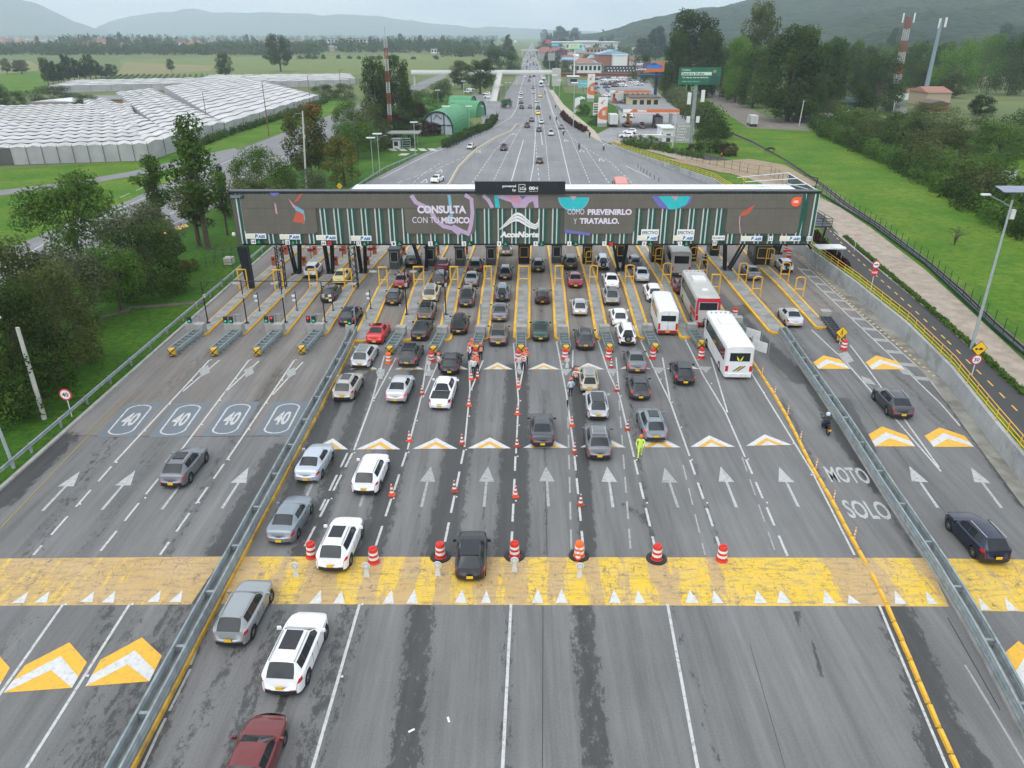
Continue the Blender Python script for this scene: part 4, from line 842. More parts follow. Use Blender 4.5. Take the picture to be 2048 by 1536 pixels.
art([(1302,392),(1384,392),(1380,404),(1366,414),(1340,419),(1318,414)],2,.002);art([(1316,392),(1380,392),(1372,408),(1352,418),(1338,418),(1330,408)],1,.006);art([(1342,392),(1356,392),(1350,401)],3,.01)
art([(577,396),(590,410),(608,420),(611,436),(609,448),(600,436),(592,420)],5,.0);art([(594,420),(608,428),(610,446),(596,444),(586,443)],4,.004);art([(577,396),(592,412),(588,416)],3,.006);art([(600,388),(607,386),(596,402),(588,404)],4,.008)
art([(549,404),(553,408),(556,428),(552,426)],3);art([(540,385),(560,385),(553,391),(545,391)],2);art([(1510,408),(1500,424),(1490,430),(1479,432),(1482,424)],4);ribbon([(1479,432),(1478,445),(1480,466)],.12,3)
ribbon([(1129,461),(1150,464),(1180,468)],.35,2,.004)
LT=mat('screen_letters',(.62,.57,.66),.5,var=.04,emit=.15);LW=mat('sign_white',(.80,.81,.80),.5,var=.03)
def wtext(name,txt,x0,y0,x1,y1,Y,mt,bold=0.,parent=None,shear=0.):
 a,b_=PY(x0,y1,Y),PY(x1,y0,Y);mb=MB();text_wall(mb,txt,a[0],b_[0],a[1],b_[1],Y,0,bold,shear);return mb.build(name,mt,parent or can)
TY=FY-.20
wtext('lettering','CONSULTA',835,411,932,427,TY,LT,.045);wtext('lettering','CON TU',825,434,877,446,TY,LT,.0);wtext('lettering','MÉDICO',883,431,939,447,TY,LT,.045)
wtext('lettering','CÓMO',1135,415,1169,429,TY,LT,.0);wtext('lettering','PREVENIRLO',1175,418,1264,430,TY,LT,.045);wtext('lettering','Y',1147,437,1154,448,TY,LT,.0);wtext('lettering','TRATARLO.',1159,436,1239,448,TY,LT,.045)
wtext('lettering','AcceNorte',1000,463,1078,475,FY-.22,LW,.06,shear=.15)
mb=MB();up=[(998,459),(1010,446),(1020,435),(1028,427),(1036,424),(1044,427),(1054,437),(1063,445),(1070,448),(1075,444),(1077,436)]
lo=[(999,460),(1012,453),(1022,446),(1030,443),(1038,444),(1048,450),(1058,456),(1066,458),(1072,459),(1077,454),(1079,438)]
for k in range(3):
 for(a,b_),(c,d)in zip(zip(up,up[1:]),zip(lo,lo[1:])):
  L_=lambda p,q,t:(p[0]+(q[0]-p[0])*t,p[1]+(q[1]-p[1])*t);t0,t1=k/3+.03,(k+1)/3-.03
  q=[L_(a,c,t0),L_(b_,d,t0),L_(b_,d,t1),L_(a,c,t1)];mb.add([(PY(*p,FY-.22)[0],FY-.22,PY(*p,FY-.22)[1])for p in q],[(0,1,2,3)])
mb.build('wave_logo',LW,can)
a=PY(1592,404,TY);mb=MB();mb.lathe([(0,-.03),(.52,-.03),(.56,0)],(a[0],TY,a[1]),20,axis='Y');mb.add([(a[0],TY-.025,a[1]+.56),(a[0]+.56,TY-.025,a[1]+.56),(a[0]+.56,TY-.025,a[1])],[(2,1,0)]);bd=mb.build('badge',AC[7],can);wtext('lettering','GSK',1586.5,401,1598,406,TY-.05,LW,.05)
a=PY(950,388,FY-.5);b_=PY(1131,363,FY-.5);sb=MB().bx(a[0],b_[0],FY-.5,FY-.2,a[1],b_[1]).build('top_board',M_DARK,can)
def sub(nm,txt,x0,y0,x1,y1,bold=0.):wtext(nm,txt,x0,y0,x1,y1,FY-.51,LW,bold,sb)
sb.location=(0,0,0)
for t_ in[('powered',1005,369.5,1032,376,.03),('by',1025,377.5,1032,384,.03),('i.Co',1040,373.5,1052.5,380,.04),('00',1058,373,1070,380,.04),('+I',1070.5,373,1076,380,.03),('PARA METALES',1058,381.7,1076,383.6,0)]:
 mb=MB();q0,q1=PY(t_[1],t_[4],FY-.51),PY(t_[3],t_[2],FY-.51);text_wall(mb,t_[0],q0[0],q1[0],q0[1],q1[1],FY-.51,0,t_[5]);o=mb.build('lettering',LW,can)
mb=MB()
for x0,y0,x1,y1 in[(1037.2,368.5,1038.2,384),(1037.2,368.5,1050.5,369.5),(1037.2,383,1050.5,384),(1049.5,368.5,1050.5,373),(1049.5,380.5,1050.5,384)]:
 q0,q1=PY(x0,y1,FY-.51),PY(x1,y0,FY-.51);mb.bx(q0[0],q1[0],FY-.52,FY-.503,q0[1],q1[1])
mb.build('logo_frame',LW,can)
a,b_=PY(457.5,396.5,TY),PY(487,389,TY);MB().bx(a[0],b_[0],TY-.05,TY,a[1],b_[1]).build('name_plate',mat('navy_plate',(.01,.03,.05),.5),can)
for i in range(3):wtext('lettering',['ESTACION DE PEAJE','CONCESION AUTOPISTA','DE CUNDINAMARCA'][i],461,390.2+i*2.1,484-i*2,391.6+i*2.1,TY-.06,LW,0)
BLUE=mat('letter_blue',(.02,.18,.42),.5);CREAM=mat('letter_cream',(.80,.74,.45),.5,var=.03);INK=mat('letter_ink',(.06,.065,.07),.5)
GAR=mat('arrow_green',(.03,.36,.18),.5,emit=.1);RX_=mat('cross_red',(.62,.03,.03),.5,emit=.2);SGD=mat('signal_dark',(.010,.035,.035),.4)
SYY=FY-.30
def board(name,x0,y0,x1,y1,mt,Y=SYY,th=.1):
 a,b_=PY(x0,y1,Y),PY(x1,y0,Y);return MB().bx(a[0],b_[0],Y,Y+th,a[1],b_[1]).build(name,mt,can)
def txt_on(txt,x0,y0,x1,y1,mt,bold=0.,Y=SYY-.012,shear=0.):wtext('lettering',txt,x0,y0,x1,y1,Y,mt,bold,shear=shear)
def colpass(x,y,w=40):
 board('pass_sign',x,y,x+w,y+10,LW);txt_on('COL',x+1.5,y+2.3,x+w*.43,y+8.3,CREAM,.05);txt_on('P',x+w*.46,y+1.2,x+w*.60,y+8.4,BLUE,.06,shear=.15);txt_on('ASS',x+w*.615,y+2.8,x+w*.96,y+8.4,BLUE,.06,shear=.15)
def number(n_,x,y,sx,red=False,w=8.6):
 board('lane_number',x,y,x+w,y+8.6,LW);txt_on(str(n_),x+(1.2 if n_>9 else 2.6),y+1.8,x+w-(1.2 if n_>9 else 2.6),y+7,INK,.03)
 board('lane_display',sx,y-.4,sx+10,y+9.4,SGD)
 c=(sx+5,y+4.5);mb=MB()
 def seg(a_,b__,w_=.055):
  q=[Vector(PY(*p,SYY-.02))for p in(a_,b__)];d=(q[1]-q[0]).normalized();nn=Vector((-d.y,d.x))*w_
  mb.add([((q[0]-nn).x,SYY-.02,(q[0]-nn).y),((q[1]-nn).x,SYY-.02,(q[1]-nn).y),((q[1]+nn).x,SYY-.02,(q[1]+nn).y),((q[0]+nn).x,SYY-.02,(q[0]+nn).y)],[(0,1,2,3)])
 if red:seg((c[0]-3.4,c[1]-3),(c[0]+3.4,c[1]+3.4),.09);seg((c[0]-3.4,c[1]+3.4),(c[0]+3.4,c[1]-3),.09)
 else:seg((c[0],c[1]-3.6),(c[0],c[1]+3));seg((c[0]-2.8,c[1]),(c[0],c[1]+3.2));seg((c[0]+2.8,c[1]),(c[0],c[1]+3.2))
 mb.build('red_cross' if red else'green_arrow',RX_ if red else GAR,can)
for n_,cx,nx,sx,red in[(14,491.5,502.5,512.5,0),(15,560,570.5,581,0),(16,633,643,654,1),(17,702.5,713,724,0)]:
 colpass(cx,467.5+(cx-491)*.02);number(n_,nx,479.3+(nx-500)*.018,sx,red)
for n_,nx,sx,red in[(1,783,794,0),(2,856.5,867.5,0),(3,923.5,934,0),(4,994,1006,0),(5,1067,1078.5,0),(6,1134.5,1146.5,0),(7,1204.5,1217,1),(8,1284,1296,0),(9,1356,1368,0),(10,1425,1436.5,None)]:
 if red is None:board('lane_number',nx,481.5,nx+9,491,LW);txt_on('10',nx+1.2,483.3,nx+7.6,489.4,INK,.03);board('lane_display',nx+11,482,nx+24,491,SGD)
 else:number(n_,nx,483.2,sx,red)
for x0 in(1282,1353.5):
 board('cash_sign',x0,459,x0+36,471,LW);txt_on('EFECTIVO',x0+2.5,462.3,x0+33.5,468.5,INK,.02)
colpass(1274.5,471.2,41);colpass(1346,471.2,42)
board('word_sign',1424,471.5,1450,480.5,LW);txt_on('SOLO MOTOS',1425.5,474,1448.5,478,INK,.01)
colpass(1482,472.3,43);board('lane_number',1536,473,1546.5,482,LW);txt_on('11',1538,475,1544,480.3,INK,.03);board('lane_display',1526,472.5,1535.5,482,SGD)
colpass(1559,472.3,43);board('lane_number',1613,473,1623.5,482,LW);txt_on('12',1614.5,475,1622,480.3,INK,.03);board('lane_display',1602.5,472.5,1612,482,SGD)
RWm=mat('roof_white',(.74,.76,.78),.45,var=.05,scale=1.2,dirt=.12)
rx0,rx1=-19.0,33.6;zr=ZT+.1
mb=MB();mb.bx(rx0,rx1,FY+1.25,FY+5.2,zr-.1,zr)
x=rx0+.1
while x<rx1:mb.bx(x,x+.05,FY+1.25,FY+5.2,zr,zr+.04);x+=.62
mb.build('roof_sheet',RWm,can)
mb=MB();mb.bx(rx0,rx1,FY+1.15,FY+5.3,zr-.7,zr-.12);mb.build('roof_frame',M_DARK,can)
mb=MB();mb.bx(FX0+1,rx0,FY+1.15,FY+2.4,ZB+.2,ZB+.5);mb.build('walkway',M_DARK,can)
mb=MB();A_=Vector((FX1-.1,FY+.3,0));bq=PY(1578,347,FY+9.5);B_=Vector((bq[0],FY+9.5,0));rise=bq[1]-ZT-.2;nS=16
for i in range(nS):
 t=(i+.5)/nS;p=A_.lerp(B_,t);zz=ZT+.2+rise*t;zb_=ZT+.1-3.2*t;mb.box((p.x,p.y,(zb_+zz)/2),(.08,.34,zz-zb_),.2)
mb.build('louvre',mat('louvre_grey',(.12,.15,.16),.4,.3),can)
mb=MB()
for dz in(0.0,.33,.66,1.):
 mb.tube((A_.x,A_.y,ZT+.2-.3*dz),(B_.x,B_.y,ZT+.2+rise-(rise+3.2)*dz),.07,6)
mb.tube((B_.x,B_.y,ZT-3.1),(B_.x,B_.y,ZT+.2+rise),.09,6)
for t in(.33,.66,1.):
 p=A_.lerp(B_,t);mb.tube((p.x-6.5,p.y,ZT+.2),(p.x,p.y,ZT+.3+rise*t),.06,6)
mb.build('louvre_frame',mat('frame_white',(.62,.66,.68),.4),can)
def column(kind,base,topx,w=.5,Y2=None):
 x,y=P(*base);mb=MB();xt=PY(topx,489,y)[0];zt_=ZB-.1
 if kind=='box':mb.add([(x-w/2,y-w/2,.1),(x+w/2,y-w/2,.1),(x+w/2,y+w/2,.1),(x-w/2,y+w/2,.1),(xt-w*.8,y-w/2,zt_),(xt+w*.8,y-w/2,zt_),(xt+w*.8,y+w/2,zt_),(xt-w*.8,y+w/2,zt_)],[(3,2,1,0),(4,5,6,7),(0,1,5,4),(1,2,6,5),(2,3,7,6),(3,0,4,7)])
 if kind=='lattice':
  c=[(-.35,-.35),(.35,-.35),(.35,.35),(-.35,.35)]
  for a,b__ in c:mb.tube((x+a,y+b__,.1),(xt+a,y+b__,zt_),.06,6)
  for k in range(7):
   z0,z1=.1+(zt_-.1)*k/7,.1+(zt_-.1)*(k+1)/7;t0,t1=k/7,(k+1)/7
   for i in range(4):
    a,b__=c[i],c[(i+1)%4];mb.tube((x+(xt-x)*t0+a[0],y+a[1],z0),(x+(xt-x)*t1+b__[0],y+b__[1],z1),.035,5)
 if kind=='vee':
  for s in(-1,1):
   for dy in(-.35,.45):mb.tube((x+s*.25,y+dy,.1),(xt+s*(w+.3),y+dy*1.5,zt_),.17,6,r1=.13)
  mb.box((x,y,.15),(1.2,1.6,.3))
 mb.build('column',M_DARK,can)
column('box',(503,579),484.5,.75);column('lattice',(567,579),556);column('vee',(596,548),588,.5);column('vee',(662,548),656,.25);column('lattice',(711,577),702);column('vee',(727,547),722,.25)
column('vee',(848,542),838,.9);column('vee',(1241,543),1238,.9);column('vee',(1453,541),1474,1.4);column('box',(1050,512),1048,.35);column('vee',(1552,506),1560,.5)
cam_b=PY(463,467,FY);MB().lathe([(0,-.2),(.18,-.18),(.22,0),(.15,.18),(0,.22)],(FX0-.2,FY-.3,cam_b[1]),10).build('security_camera',M_WHITE,can)
pf=thing('maintenance_platform','dark steel platform with railing on raking legs right of the canopy','platform',(37.5,104,0))
zf=6.4;MB().bx(36.0,39.4,92,100,zf,zf+.15).build('deck',M_DARK,pf)
mb=MB()
for h in(.45,.75,1.1):
 mb.path([(36.0,92,zf+h),(39.4,92,zf+h),(39.4,100,zf+h),(36.0,100,zf+h)],.035,5)
for x_,y_ in[(36,92),(37.1,92),(38.2,92),(39.4,92),(39.4,94.6),(39.4,97.3),(39.4,100),(37.5,100)]:mb.tube((x_,y_,zf),(x_,y_,zf+1.1),.035,5)
mb.build('railing',M_DARK,pf)
for a_,b__ in[((39.2,93,zf),(41.2,99,1.4)),((39.2,99,zf),(41.6,101,1.4)),((36.3,96,zf),(40.7,100,1.4))]:MB().tube(a_,b__,.14,6).build('leg',M_DARK,pf)
mb=MB();mb.tube((39.4,100,zf),(39.9,100,zf+4.6),.06,6);mb.tube((39.9,100,zf+4.6),(37.6,99,zf+5.2),.05,6);mb.build('light_mast',M_DARK,pf)
ss=thing('bus_shelter','small white roofed shelter at the yellow railing right of lane 12','shelter',(*P(1600,545),0))
X_,Y_=39.2,94.0
MB().bx(38.5,42.0,92.6,94.6,3.5,3.65).build('roof',M_WHITE,ss)
for a_ in((38.8,92.9),(41.7,92.9),(38.8,94.3),(41.7,94.3)):MB().tube((a_[0],a_[1],.1),(a_[0],a_[1],3.5),.06,6).build('post',M_STEEL,ss)
PAINT={}
def paintm(n_):
 if n_ in PAINT:return PAINT[n_]
 rgb,me={'white':((.80,.81,.82),0),'silver':((.52,.54,.56),.3),'grey':((.15,.16,.175),.4),'midgrey':((.30,.32,.33),.35),'charcoal':((.055,.06,.068),.5),'black':((.008,.008,.010),.2),'red':((.55,.015,.02),.2),'maroon':((.16,.025,.025),.3),'wine':((.18,.01,.02),.3),'navy':((.010,.015,.040),.3),'green':((.01,.055,.04),.3),'beige':((.50,.46,.34),.3),'champagne':((.44,.42,.38),.3),'brown':((.14,.115,.10),.5),'yellow':((.62,.54,.22),.0),'taxi':((.85,.55,.03),.0),'slate':((.10,.15,.19),.4),'bluegrey':((.46,.51,.56),.3),'orange':((.70,.10,.05),0),'blue':((.02,.16,.45),.2),'steel':((.22,.255,.29),.4)}[n_]
 m=mat('car_paint_'+n_,rgb,.32,me,var=.03,scale=1.5,coat=.6);PAINT[n_]=m;return m
M_TYRE=mat('tyre_rubber',(.014,.014,.015),.85,var=.2);M_RIM=mat('wheel_rim',(.40,.41,.42),.35,.8,var=.1);M_WIN=mat('car_glass',(.018,.024,.028),.09,var=.05,spec=.38)
M_TAIL=mat('tail_lamp_red',(.52,.008,.012),.2,var=.1,coat=.5);M_TAILON=mat('brake_lamp_red',(.75,.02,.02),.2,emit=.6);M_PLATE=mat('plate_yellow',(.80,.48,.02),.5,var=.03);M_TRIM=mat('dark_trim',(.022,.023,.025),.55,var=.1);M_SUNR=mat('sunroof_glass',(.012,.014,.018),.10,var=.05)
M_HEAD=mat('head_lamp',(.6,.62,.64),.12,var=.05);M_RAIL=mat('roof_rail_silver',(.45,.46,.47),.35,.7)
SPEC={'sedan':dict(L=4.6,W=1.80,H=1.47,belt=.98,top=[(0,.66),(.03,.86),(.12,1.02),(.30,1.05),(.8,1.05),(3.0,.97),(3.45,.96),(4.1,.84),(4.45,.68),(4.6,.50)],cab=[(.62,'rg'),(1.32,'p'),(1.44,'w'),(1.98,'p'),(2.05,'w'),(2.45,'ws'),(3.25,None)],roof=[(.62,0),(1.32,.91),(1.75,.99),(2.15,1.0),(2.45,.94),(3.25,0)],wr=.31,lamp=(.72,.90),plate=.52,wb=(.95,3.55)),'suv':dict(L=4.5,W=1.86,H=1.62,belt=1.08,top=[(0,.62),(.03,.92),(.10,1.10),(.4,1.12),(3.0,1.06),(3.4,1.04),(4.0,.95),(4.35,.78),(4.5,.52)],cab=[(.10,'rg'),(.58,'p'),(.72,'w'),(1.20,'p'),(1.28,'w'),(1.85,'p'),(1.92,'w'),(2.38,'ws'),(3.18,None)],roof=[(.10,0),(.58,.87),(1.2,.98),(1.9,1.0),(2.38,.94),(3.18,0)],wr=.36,lamp=(.86,1.04),plate=.72,wb=(.88,3.55),clad=True),'bigsuv':dict(L=4.95,W=2.0,H=1.74,belt=1.16,top=[(0,.64),(.03,.98),(.10,1.16),(.4,1.18),(3.2,1.14),(3.75,1.12),(4.4,1.02),(4.8,.84),(4.95,.55)],cab=[(.12,'rg'),(.58,'p'),(.70,'w'),(1.15,'p'),(1.34,'w'),(1.95,'p'),(2.03,'w'),(2.66,'ws'),(3.5,None)],roof=[(.12,0),(.58,.88),(1.3,.98),(2.1,1.0),(2.66,.94),(3.5,0)],wr=.39,lamp=(.88,1.12),plate=.80,wb=(.98,3.92),clad=True),'coupesuv':dict(L=4.65,W=1.9,H=1.60,belt=1.06,top=[(0,.66),(.03,.92),(.12,1.08),(.35,1.12),(3.1,1.04),(3.5,1.02),(4.15,.92),(4.5,.76),(4.65,.50)],cab=[(.26,'rg'),(.92,'p'),(1.05,'w'),(1.85,'p'),(1.92,'w'),(2.45,'ws'),(3.28,None)],roof=[(.26,0),(.92,.84),(1.5,.97),(2.0,1.0),(2.45,.94),(3.28,0)],wr=.37,lamp=(.84,.98),plate=.60,wb=(.95,3.7),clad=True),'hatch':dict(L=4.0,W=1.74,H=1.50,belt=.98,top=[(0,.60),(.03,.84),(.10,1.0),(.4,1.02),(2.6,.97),(3.0,.96),(3.55,.86),(3.85,.70),(4.0,.48)],cab=[(.10,'rg'),(.58,'p'),(.72,'w'),(1.28,'p'),(1.35,'w'),(1.98,'ws'),(2.80,None)],roof=[(.10,0),(.58,.88),(1.1,.99),(1.55,1.0),(1.98,.94),(2.80,0)],wr=.31,lamp=(.76,.98),plate=.55,wb=(.75,3.2)),'wagon':dict(L=4.3,W=1.66,H=1.46,belt=.94,top=[(0,.58),(.03,.86),(.08,.94),(.4,.95),(2.8,.93),(3.2,.92),(3.9,.84),(4.2,.70),(4.3,.48)],cab=[(.08,'rg'),(.34,'p'),(.46,'w'),(1.2,'p'),(1.28,'w'),(1.9,'p'),(1.98,'w'),(2.5,'ws'),(3.15,None)],roof=[(.08,0),(.34,.92),(1.0,1.0),(2.0,1.0),(2.5,.93),(3.15,0)],wr=.29,lamp=(.72,.86),plate=.55,wb=(.85,3.45)),'boxsuv':dict(L=4.2,W=1.78,H=1.76,belt=1.10,top=[(0,.66),(.02,1.02),(.06,1.10),(.4,1.12),(2.7,1.09),(3.1,1.08),(3.85,1.0),(4.12,.88),(4.2,.6)],cab=[(.05,'rg'),(.20,'p'),(.34,'w'),(1.0,'p'),(1.1,'w'),(1.75,'p'),(1.83,'w'),(2.4,'ws'),(2.95,None)],roof=[(.05,0),(.20,.94),(.8,1.0),(2.0,1.0),(2.4,.95),(2.95,0)],wr=.37,lamp=(.80,1.04),plate=.62,wb=(.85,3.35),clad=True),'pickup':dict(L=5.2,W=1.84,H=1.74,belt=1.10,top=[(0,.62),(.02,1.06),(.06,1.12),(.4,1.12),(3.7,1.08),(4.1,1.07),(4.75,.98),(5.1,.82),(5.2,.55)],cab=[(1.62,'rg'),(1.85,'p'),(1.95,'w'),(2.55,'p'),(2.63,'w'),(3.3,'ws'),(4.0,None)],roof=[(1.62,0),(1.85,.92),(2.3,1.0),(2.9,.99),(3.3,.92),(4.0,0)],wr=.38,lamp=(.76,1.06),plate=.58,wb=(1.05,4.2),bed=(.12,1.55)),}
SPEC['taxi']=SPEC['sedan']
def build_car_meshes(kind):
 S=SPEC[kind];L,W,H=S['L'],S['W'],S['H'];hw=W/2;belt=S['belt'];wr=S['wr']
 parts={k:MB()for k in('body','rear_window','windscreen','side_window','tail_lamp_l','tail_lamp_r','bumper','licence_plate','mirror_l','mirror_r','head_lamp_l','head_lamp_r')}
 yo=-L/2;b0=.20
 def wid(y):return hw*interp(y,[(0,.76),(.05,.85),(.14,.915),(.3,.96),(.55,.99),(.9,1.0),(L-1.3,1.0),(L-.8,.97),(L-.4,.90),(L-.15,.78),(L,.60)])
 def bot(y):
  z=b0 if 0.1<y<L-.1 else b0+.06
  for w in S['wb']:
   d=abs(y-w);R_=wr*1.17
   if d<R_:z=max(z,wr+math.sqrt(R_*R_-d*d))
  return z
 ys=sorted(set([0,.05,.14,.3,.45]+[w+d*wr*1.17 for w in S['wb']for d in(-1.02,-.98,-.8,-.5,0,.5,.8,.98,1.02)]+[L*.4,L*.55,L-.9,L-.5,L-.22,L-.08,L]+[q[0]for q in S['top']]))
 ys=[y for i,y in enumerate(ys)if i==0 or y-ys[i-1]>.012]
 l0,l1=S['lamp']
 def off(z,y):
  s=max(0.,1-y/.5)if y<.5 else 0.
  return s*interp(z,[(.2,.06),(.42,0.),(.60,0.),(.66,.05),(1.2,.10)])
 rings=[]
 for y in ys:
  t=interp(y,S['top']);w=wid(y);b=min(bot(y),t-.12)
  zl=[b,max(b+.01,.36),max(b+.02,.56),max(b+.03,min(l0,t-.09)),max(b+.04,min(l1,t-.05)),t-.025]
  wl=[w*.95,w*.99,w,w*.995,w*.975,w*.93]
  half=[(wl[i],y+yo+off(zl[i],y),zl[i])for i in range(6)]+[(w*.80,y+yo+off(t,y)+.01,t),(w*.42,y+yo+off(t,y),t+.018)]
  rings.append([(-p[0],p[1],p[2])for p in half]+[(0,half[-1][1],t+.024)]+half[::-1])
 n=len(rings[0]);B=parts['body']
 for i in range(len(ys)-1):
  for j in range(n-1):
   q=[rings[i][j],rings[i+1][j],rings[i+1][j+1],rings[i][j+1]][::-1]
   side=j in(3,n-5);lamp=side and ys[i]<.34
   front=side and ys[i+1]>L-.38
   low=j in(0,n-2)
   if lamp:parts['tail_lamp_l' if j==3 else'tail_lamp_r'].add(q,[(0,1,2,3)])
   elif front:parts['head_lamp_l' if j==3 else'head_lamp_r'].add(q,[(0,1,2,3)])
   elif low and S.get('clad'):parts['bumper'].add(q,[(0,1,2,3)])
   else:B.add(q,[(0,1,2,3)],0)
  a,c=rings[i],rings[i+1];B.add([a[0],a[-1],c[-1],c[0]],[(0,1,2,3)],1)
 for ri,sgn in((0,1),(-1,-1)):
  r=rings[ri]
  for lv in range(7):
   lo_,hi_=r[lv],r[lv+1];xl,xh=-lo_[0],-hi_[0]
   cols=[-1,-.56,-.3,.3,.56,1]
   bl=lambda c:.085*(1-c*c)*sgn
   for k in range(5):
    q=[(cols[k]*xl,lo_[1]-bl(cols[k]),lo_[2]),(cols[k+1]*xl,lo_[1]-bl(cols[k+1]),lo_[2]),(cols[k+1]*xh,hi_[1]-bl(cols[k+1]),hi_[2]),(cols[k]*xh,hi_[1]-bl(cols[k]),hi_[2])]
    if sgn<0:q=q[::-1]
    if lv==3 and k in(0,4):tgt=parts[('tail_lamp_' if sgn>0 else'head_lamp_')+('l' if k==0 else'r')]
    elif lv==0 or(lv==1 and S.get('clad'))or(sgn<0 and lv in(1,2)and k in(1,2,3)):tgt=parts['bumper']
    else:tgt=B
    tgt.add(q,[(0,1,2,3)])
 cab=S['cab'];roofz=S['roof'];cw=hw*.90;rings=[];st=[]
 ya,yb=cab[0][0],cab[-1][0];segs=[]
 for(y,k),(y2,_)in zip(cab,cab[1:]):
  m=4 if k=='ws' else(3 if k=='rg' else 1)
  for i in range(m):segs.append((y+(y2-y)*i/m,k))
 segs.append((yb,None))
 for y,k in segs:
  f=interp(y,roofz);zb=interp(y,S['top'])-.035;zr_=zb+(H-zb)*f
  w0=min(cw,wid(y)*.93)*interp(y,[(ya,.90),(ya+.35,.96),(ya+1.0,1),(yb-.9,1),(yb-.3,.97),(yb,.86)]);wt=w0*interp(y,[(ya,.90),(ya+.6,.94),(ya+1.5,1),(yb-1.4,1),(yb-.7,.96)])-(.20*(H-belt)/.5)*f
  g=lambda a:(w0+(wt-w0)*a,y+yo,zb+(zr_-.05*f-zb)*a)
  half=[(w0,y+yo,zb),g(.12),g(.90),(wt-.03,y+yo,zr_-.045*f),(wt-.12,y+yo,zr_-.012*f),(wt*.45,y+yo,zr_+.012*f)]
  rings.append([(-p[0],p[1],p[2])for p in half]+[(0,y+yo,zr_+.018*f)]+half[::-1])
 n=len(rings[0])
 for i in range(len(rings)-1):
  k=segs[i][1]
  for j in range(n-1):
   q=[rings[i][j],rings[i+1][j],rings[i+1][j+1],rings[i][j+1]][::-1]
   jj=min(j,n-2-j);tgt=B
   if k in('rg','ws')and jj>=3:tgt=parts['rear_window' if k=='rg' else'windscreen']
   elif k=='ws' and jj in(1,):tgt=parts['side_window']if i<len(rings)-3 else B
   elif k=='w' and jj==1:tgt=parts['side_window']
   elif k=='p' and jj==1 and i>4:tgt=parts['bumper']
   tgt.add(q,[(0,1,2,3)])
 parts['licence_plate'].box((0,yo-.115,S['plate']-.05),(.36,.02,.17))
 for s,k in((-1,'mirror_l'),(1,'mirror_r')):
  y=yb+yo-.28;parts[k].box((s*(hw+.12),y,belt+.06),(.22,.12,.15),s*-.15,taper=.85)
 if kind=='pickup':
  y0,y1=S['bed'];parts['body'].bx(-hw*.80,hw*.80,y0+yo,y1+yo,1.12,1.150,1)
 for s in(-1,1):
  for y in(S['wb'][0]+wr*1.25+.35,L*.5+.1):parts['bumper'].bx(s*hw*.985,s*(hw+.004),y+yo,y+yo+.015,.45,belt-.06)
 out={}
 for k,mb in parts.items():
  if not mb.f:continue
  ms={'body':[M_TRIM,M_TRIM],'rear_window':[M_WIN],'windscreen':[M_WIN],'side_window':[M_WIN],'bumper':[M_TRIM],'licence_plate':[M_PLATE],'mirror_l':[M_TRIM],'mirror_r':[M_TRIM]}.get(k,[M_TAIL]if k.startswith('tail')else[M_HEAD])
  me=mb.mesh(k,ms,None);bm=bmesh.new();bm.from_mesh(me);bmesh.ops.remove_doubles(bm,verts=bm.verts,dist=.002);bmesh.ops.recalc_face_normals(bm,faces=bm.faces)if k=='body' else None
  bm.to_mesh(me);bm.free();me.polygons.foreach_set('use_smooth',[True]*len(me.polygons));me.update();me.set_sharp_from_angle(angle=R(52));out[k]=me
 rz=H+.02;c0,c1=cab[1][0]+yo,[q for q in cab if q[1]=='ws'][0][0]+yo;tw=cw-.20*(H-belt)/.5
 mb=MB();mb.bx(-tw*.62,tw*.62,c0+(c1-c0)*.35,c1-.10,rz-.005,rz+.012);out['sunroof']=mb.mesh('sunroof',[M_SUNR])
 mb=MB();mb.bx(-tw*.88,tw*.88,c0-.02,c1-.02,rz-.018,rz+.004);out['roof_panel']=mb.mesh('roof_panel',[M_SUNR])
 mb=MB()
 for s in(-1,1):mb.tube((s*tw*.90,c0,rz-.01),(s*tw*.90,c1-.15,rz-.01),.03,6)
 out['roof_rail']=mb.mesh('roof_rail',[M_RAIL])
 mb=MB()
 for s in(-1,1):mb.box((s*tw*.75,(c0+c1)/2,rz+.10),(.05,c1-c0-.3,.06))
 for i in range(7):mb.box((0,c0+.2+(c1-c0-.4)*i/6,rz+.10),(tw*1.6,.05,.04))
 out['roof_rack_cross']=mb.mesh('roof_rack',[M_RAIL])
 mb=MB()
 for i in range(6):mb.box((-tw*.65+tw*1.3*i/5,(c0+c1)/2,rz+.09),(.09,(c1-c0)*.85,.05))
 for s in(.15,.85):mb.box((0,c0+(c1-c0)*s,rz+.05),(tw*1.6,.07,.05))
 out['roof_rack']=mb.mesh('roof_rack',[M_RAIL])
 mb=MB();mb.lathe([(0,-.10),(.34,-.10),(.36,-.05),(.36,.10),(.0,.10)],(0,0,0),18,axis='Y');mb.lathe([(0,-.115),(.2,-.115),(.2,-.10)],(0,0,0),12,m=1,axis='Y');out['spare_wheel']=mb.mesh('spare_wheel',[M_TYRE,M_RIM],40)
 mb=MB();mb.lathe([(wr*.55,-.11),(wr*.97,-.11),(wr,-.07),(wr,.07),(wr*.97,.11),(wr*.55,.11)],(0,0,0),20,axis='X');out['tyre']=mb.mesh('tyre',[M_TYRE],50)
 mb=MB()
 for s in(-1,1):
  mb.lathe([(0,s*.095),(wr*.18,s*.09),(wr*.2,s*.075)],(0,0,0),10,axis='X');mb.lathe([(wr*.50,s*.09),(wr*.66,s*.105),(wr*.68,s*.085)],(0,0,0),18,axis='X')
  for k in range(5):
   a=2*math.pi*k/5;mb.box((s*.085,math.cos(a)*wr*.36,math.sin(a)*wr*.36),(.02,wr*.5,wr*.15),rx=a)
  mb.lathe([(0,s*.05),(wr*.6,s*.05)],(0,0,0),14,m=1,axis='X')
 out['rim']=mb.mesh('rim',[M_RIM,M_TRIM],40)
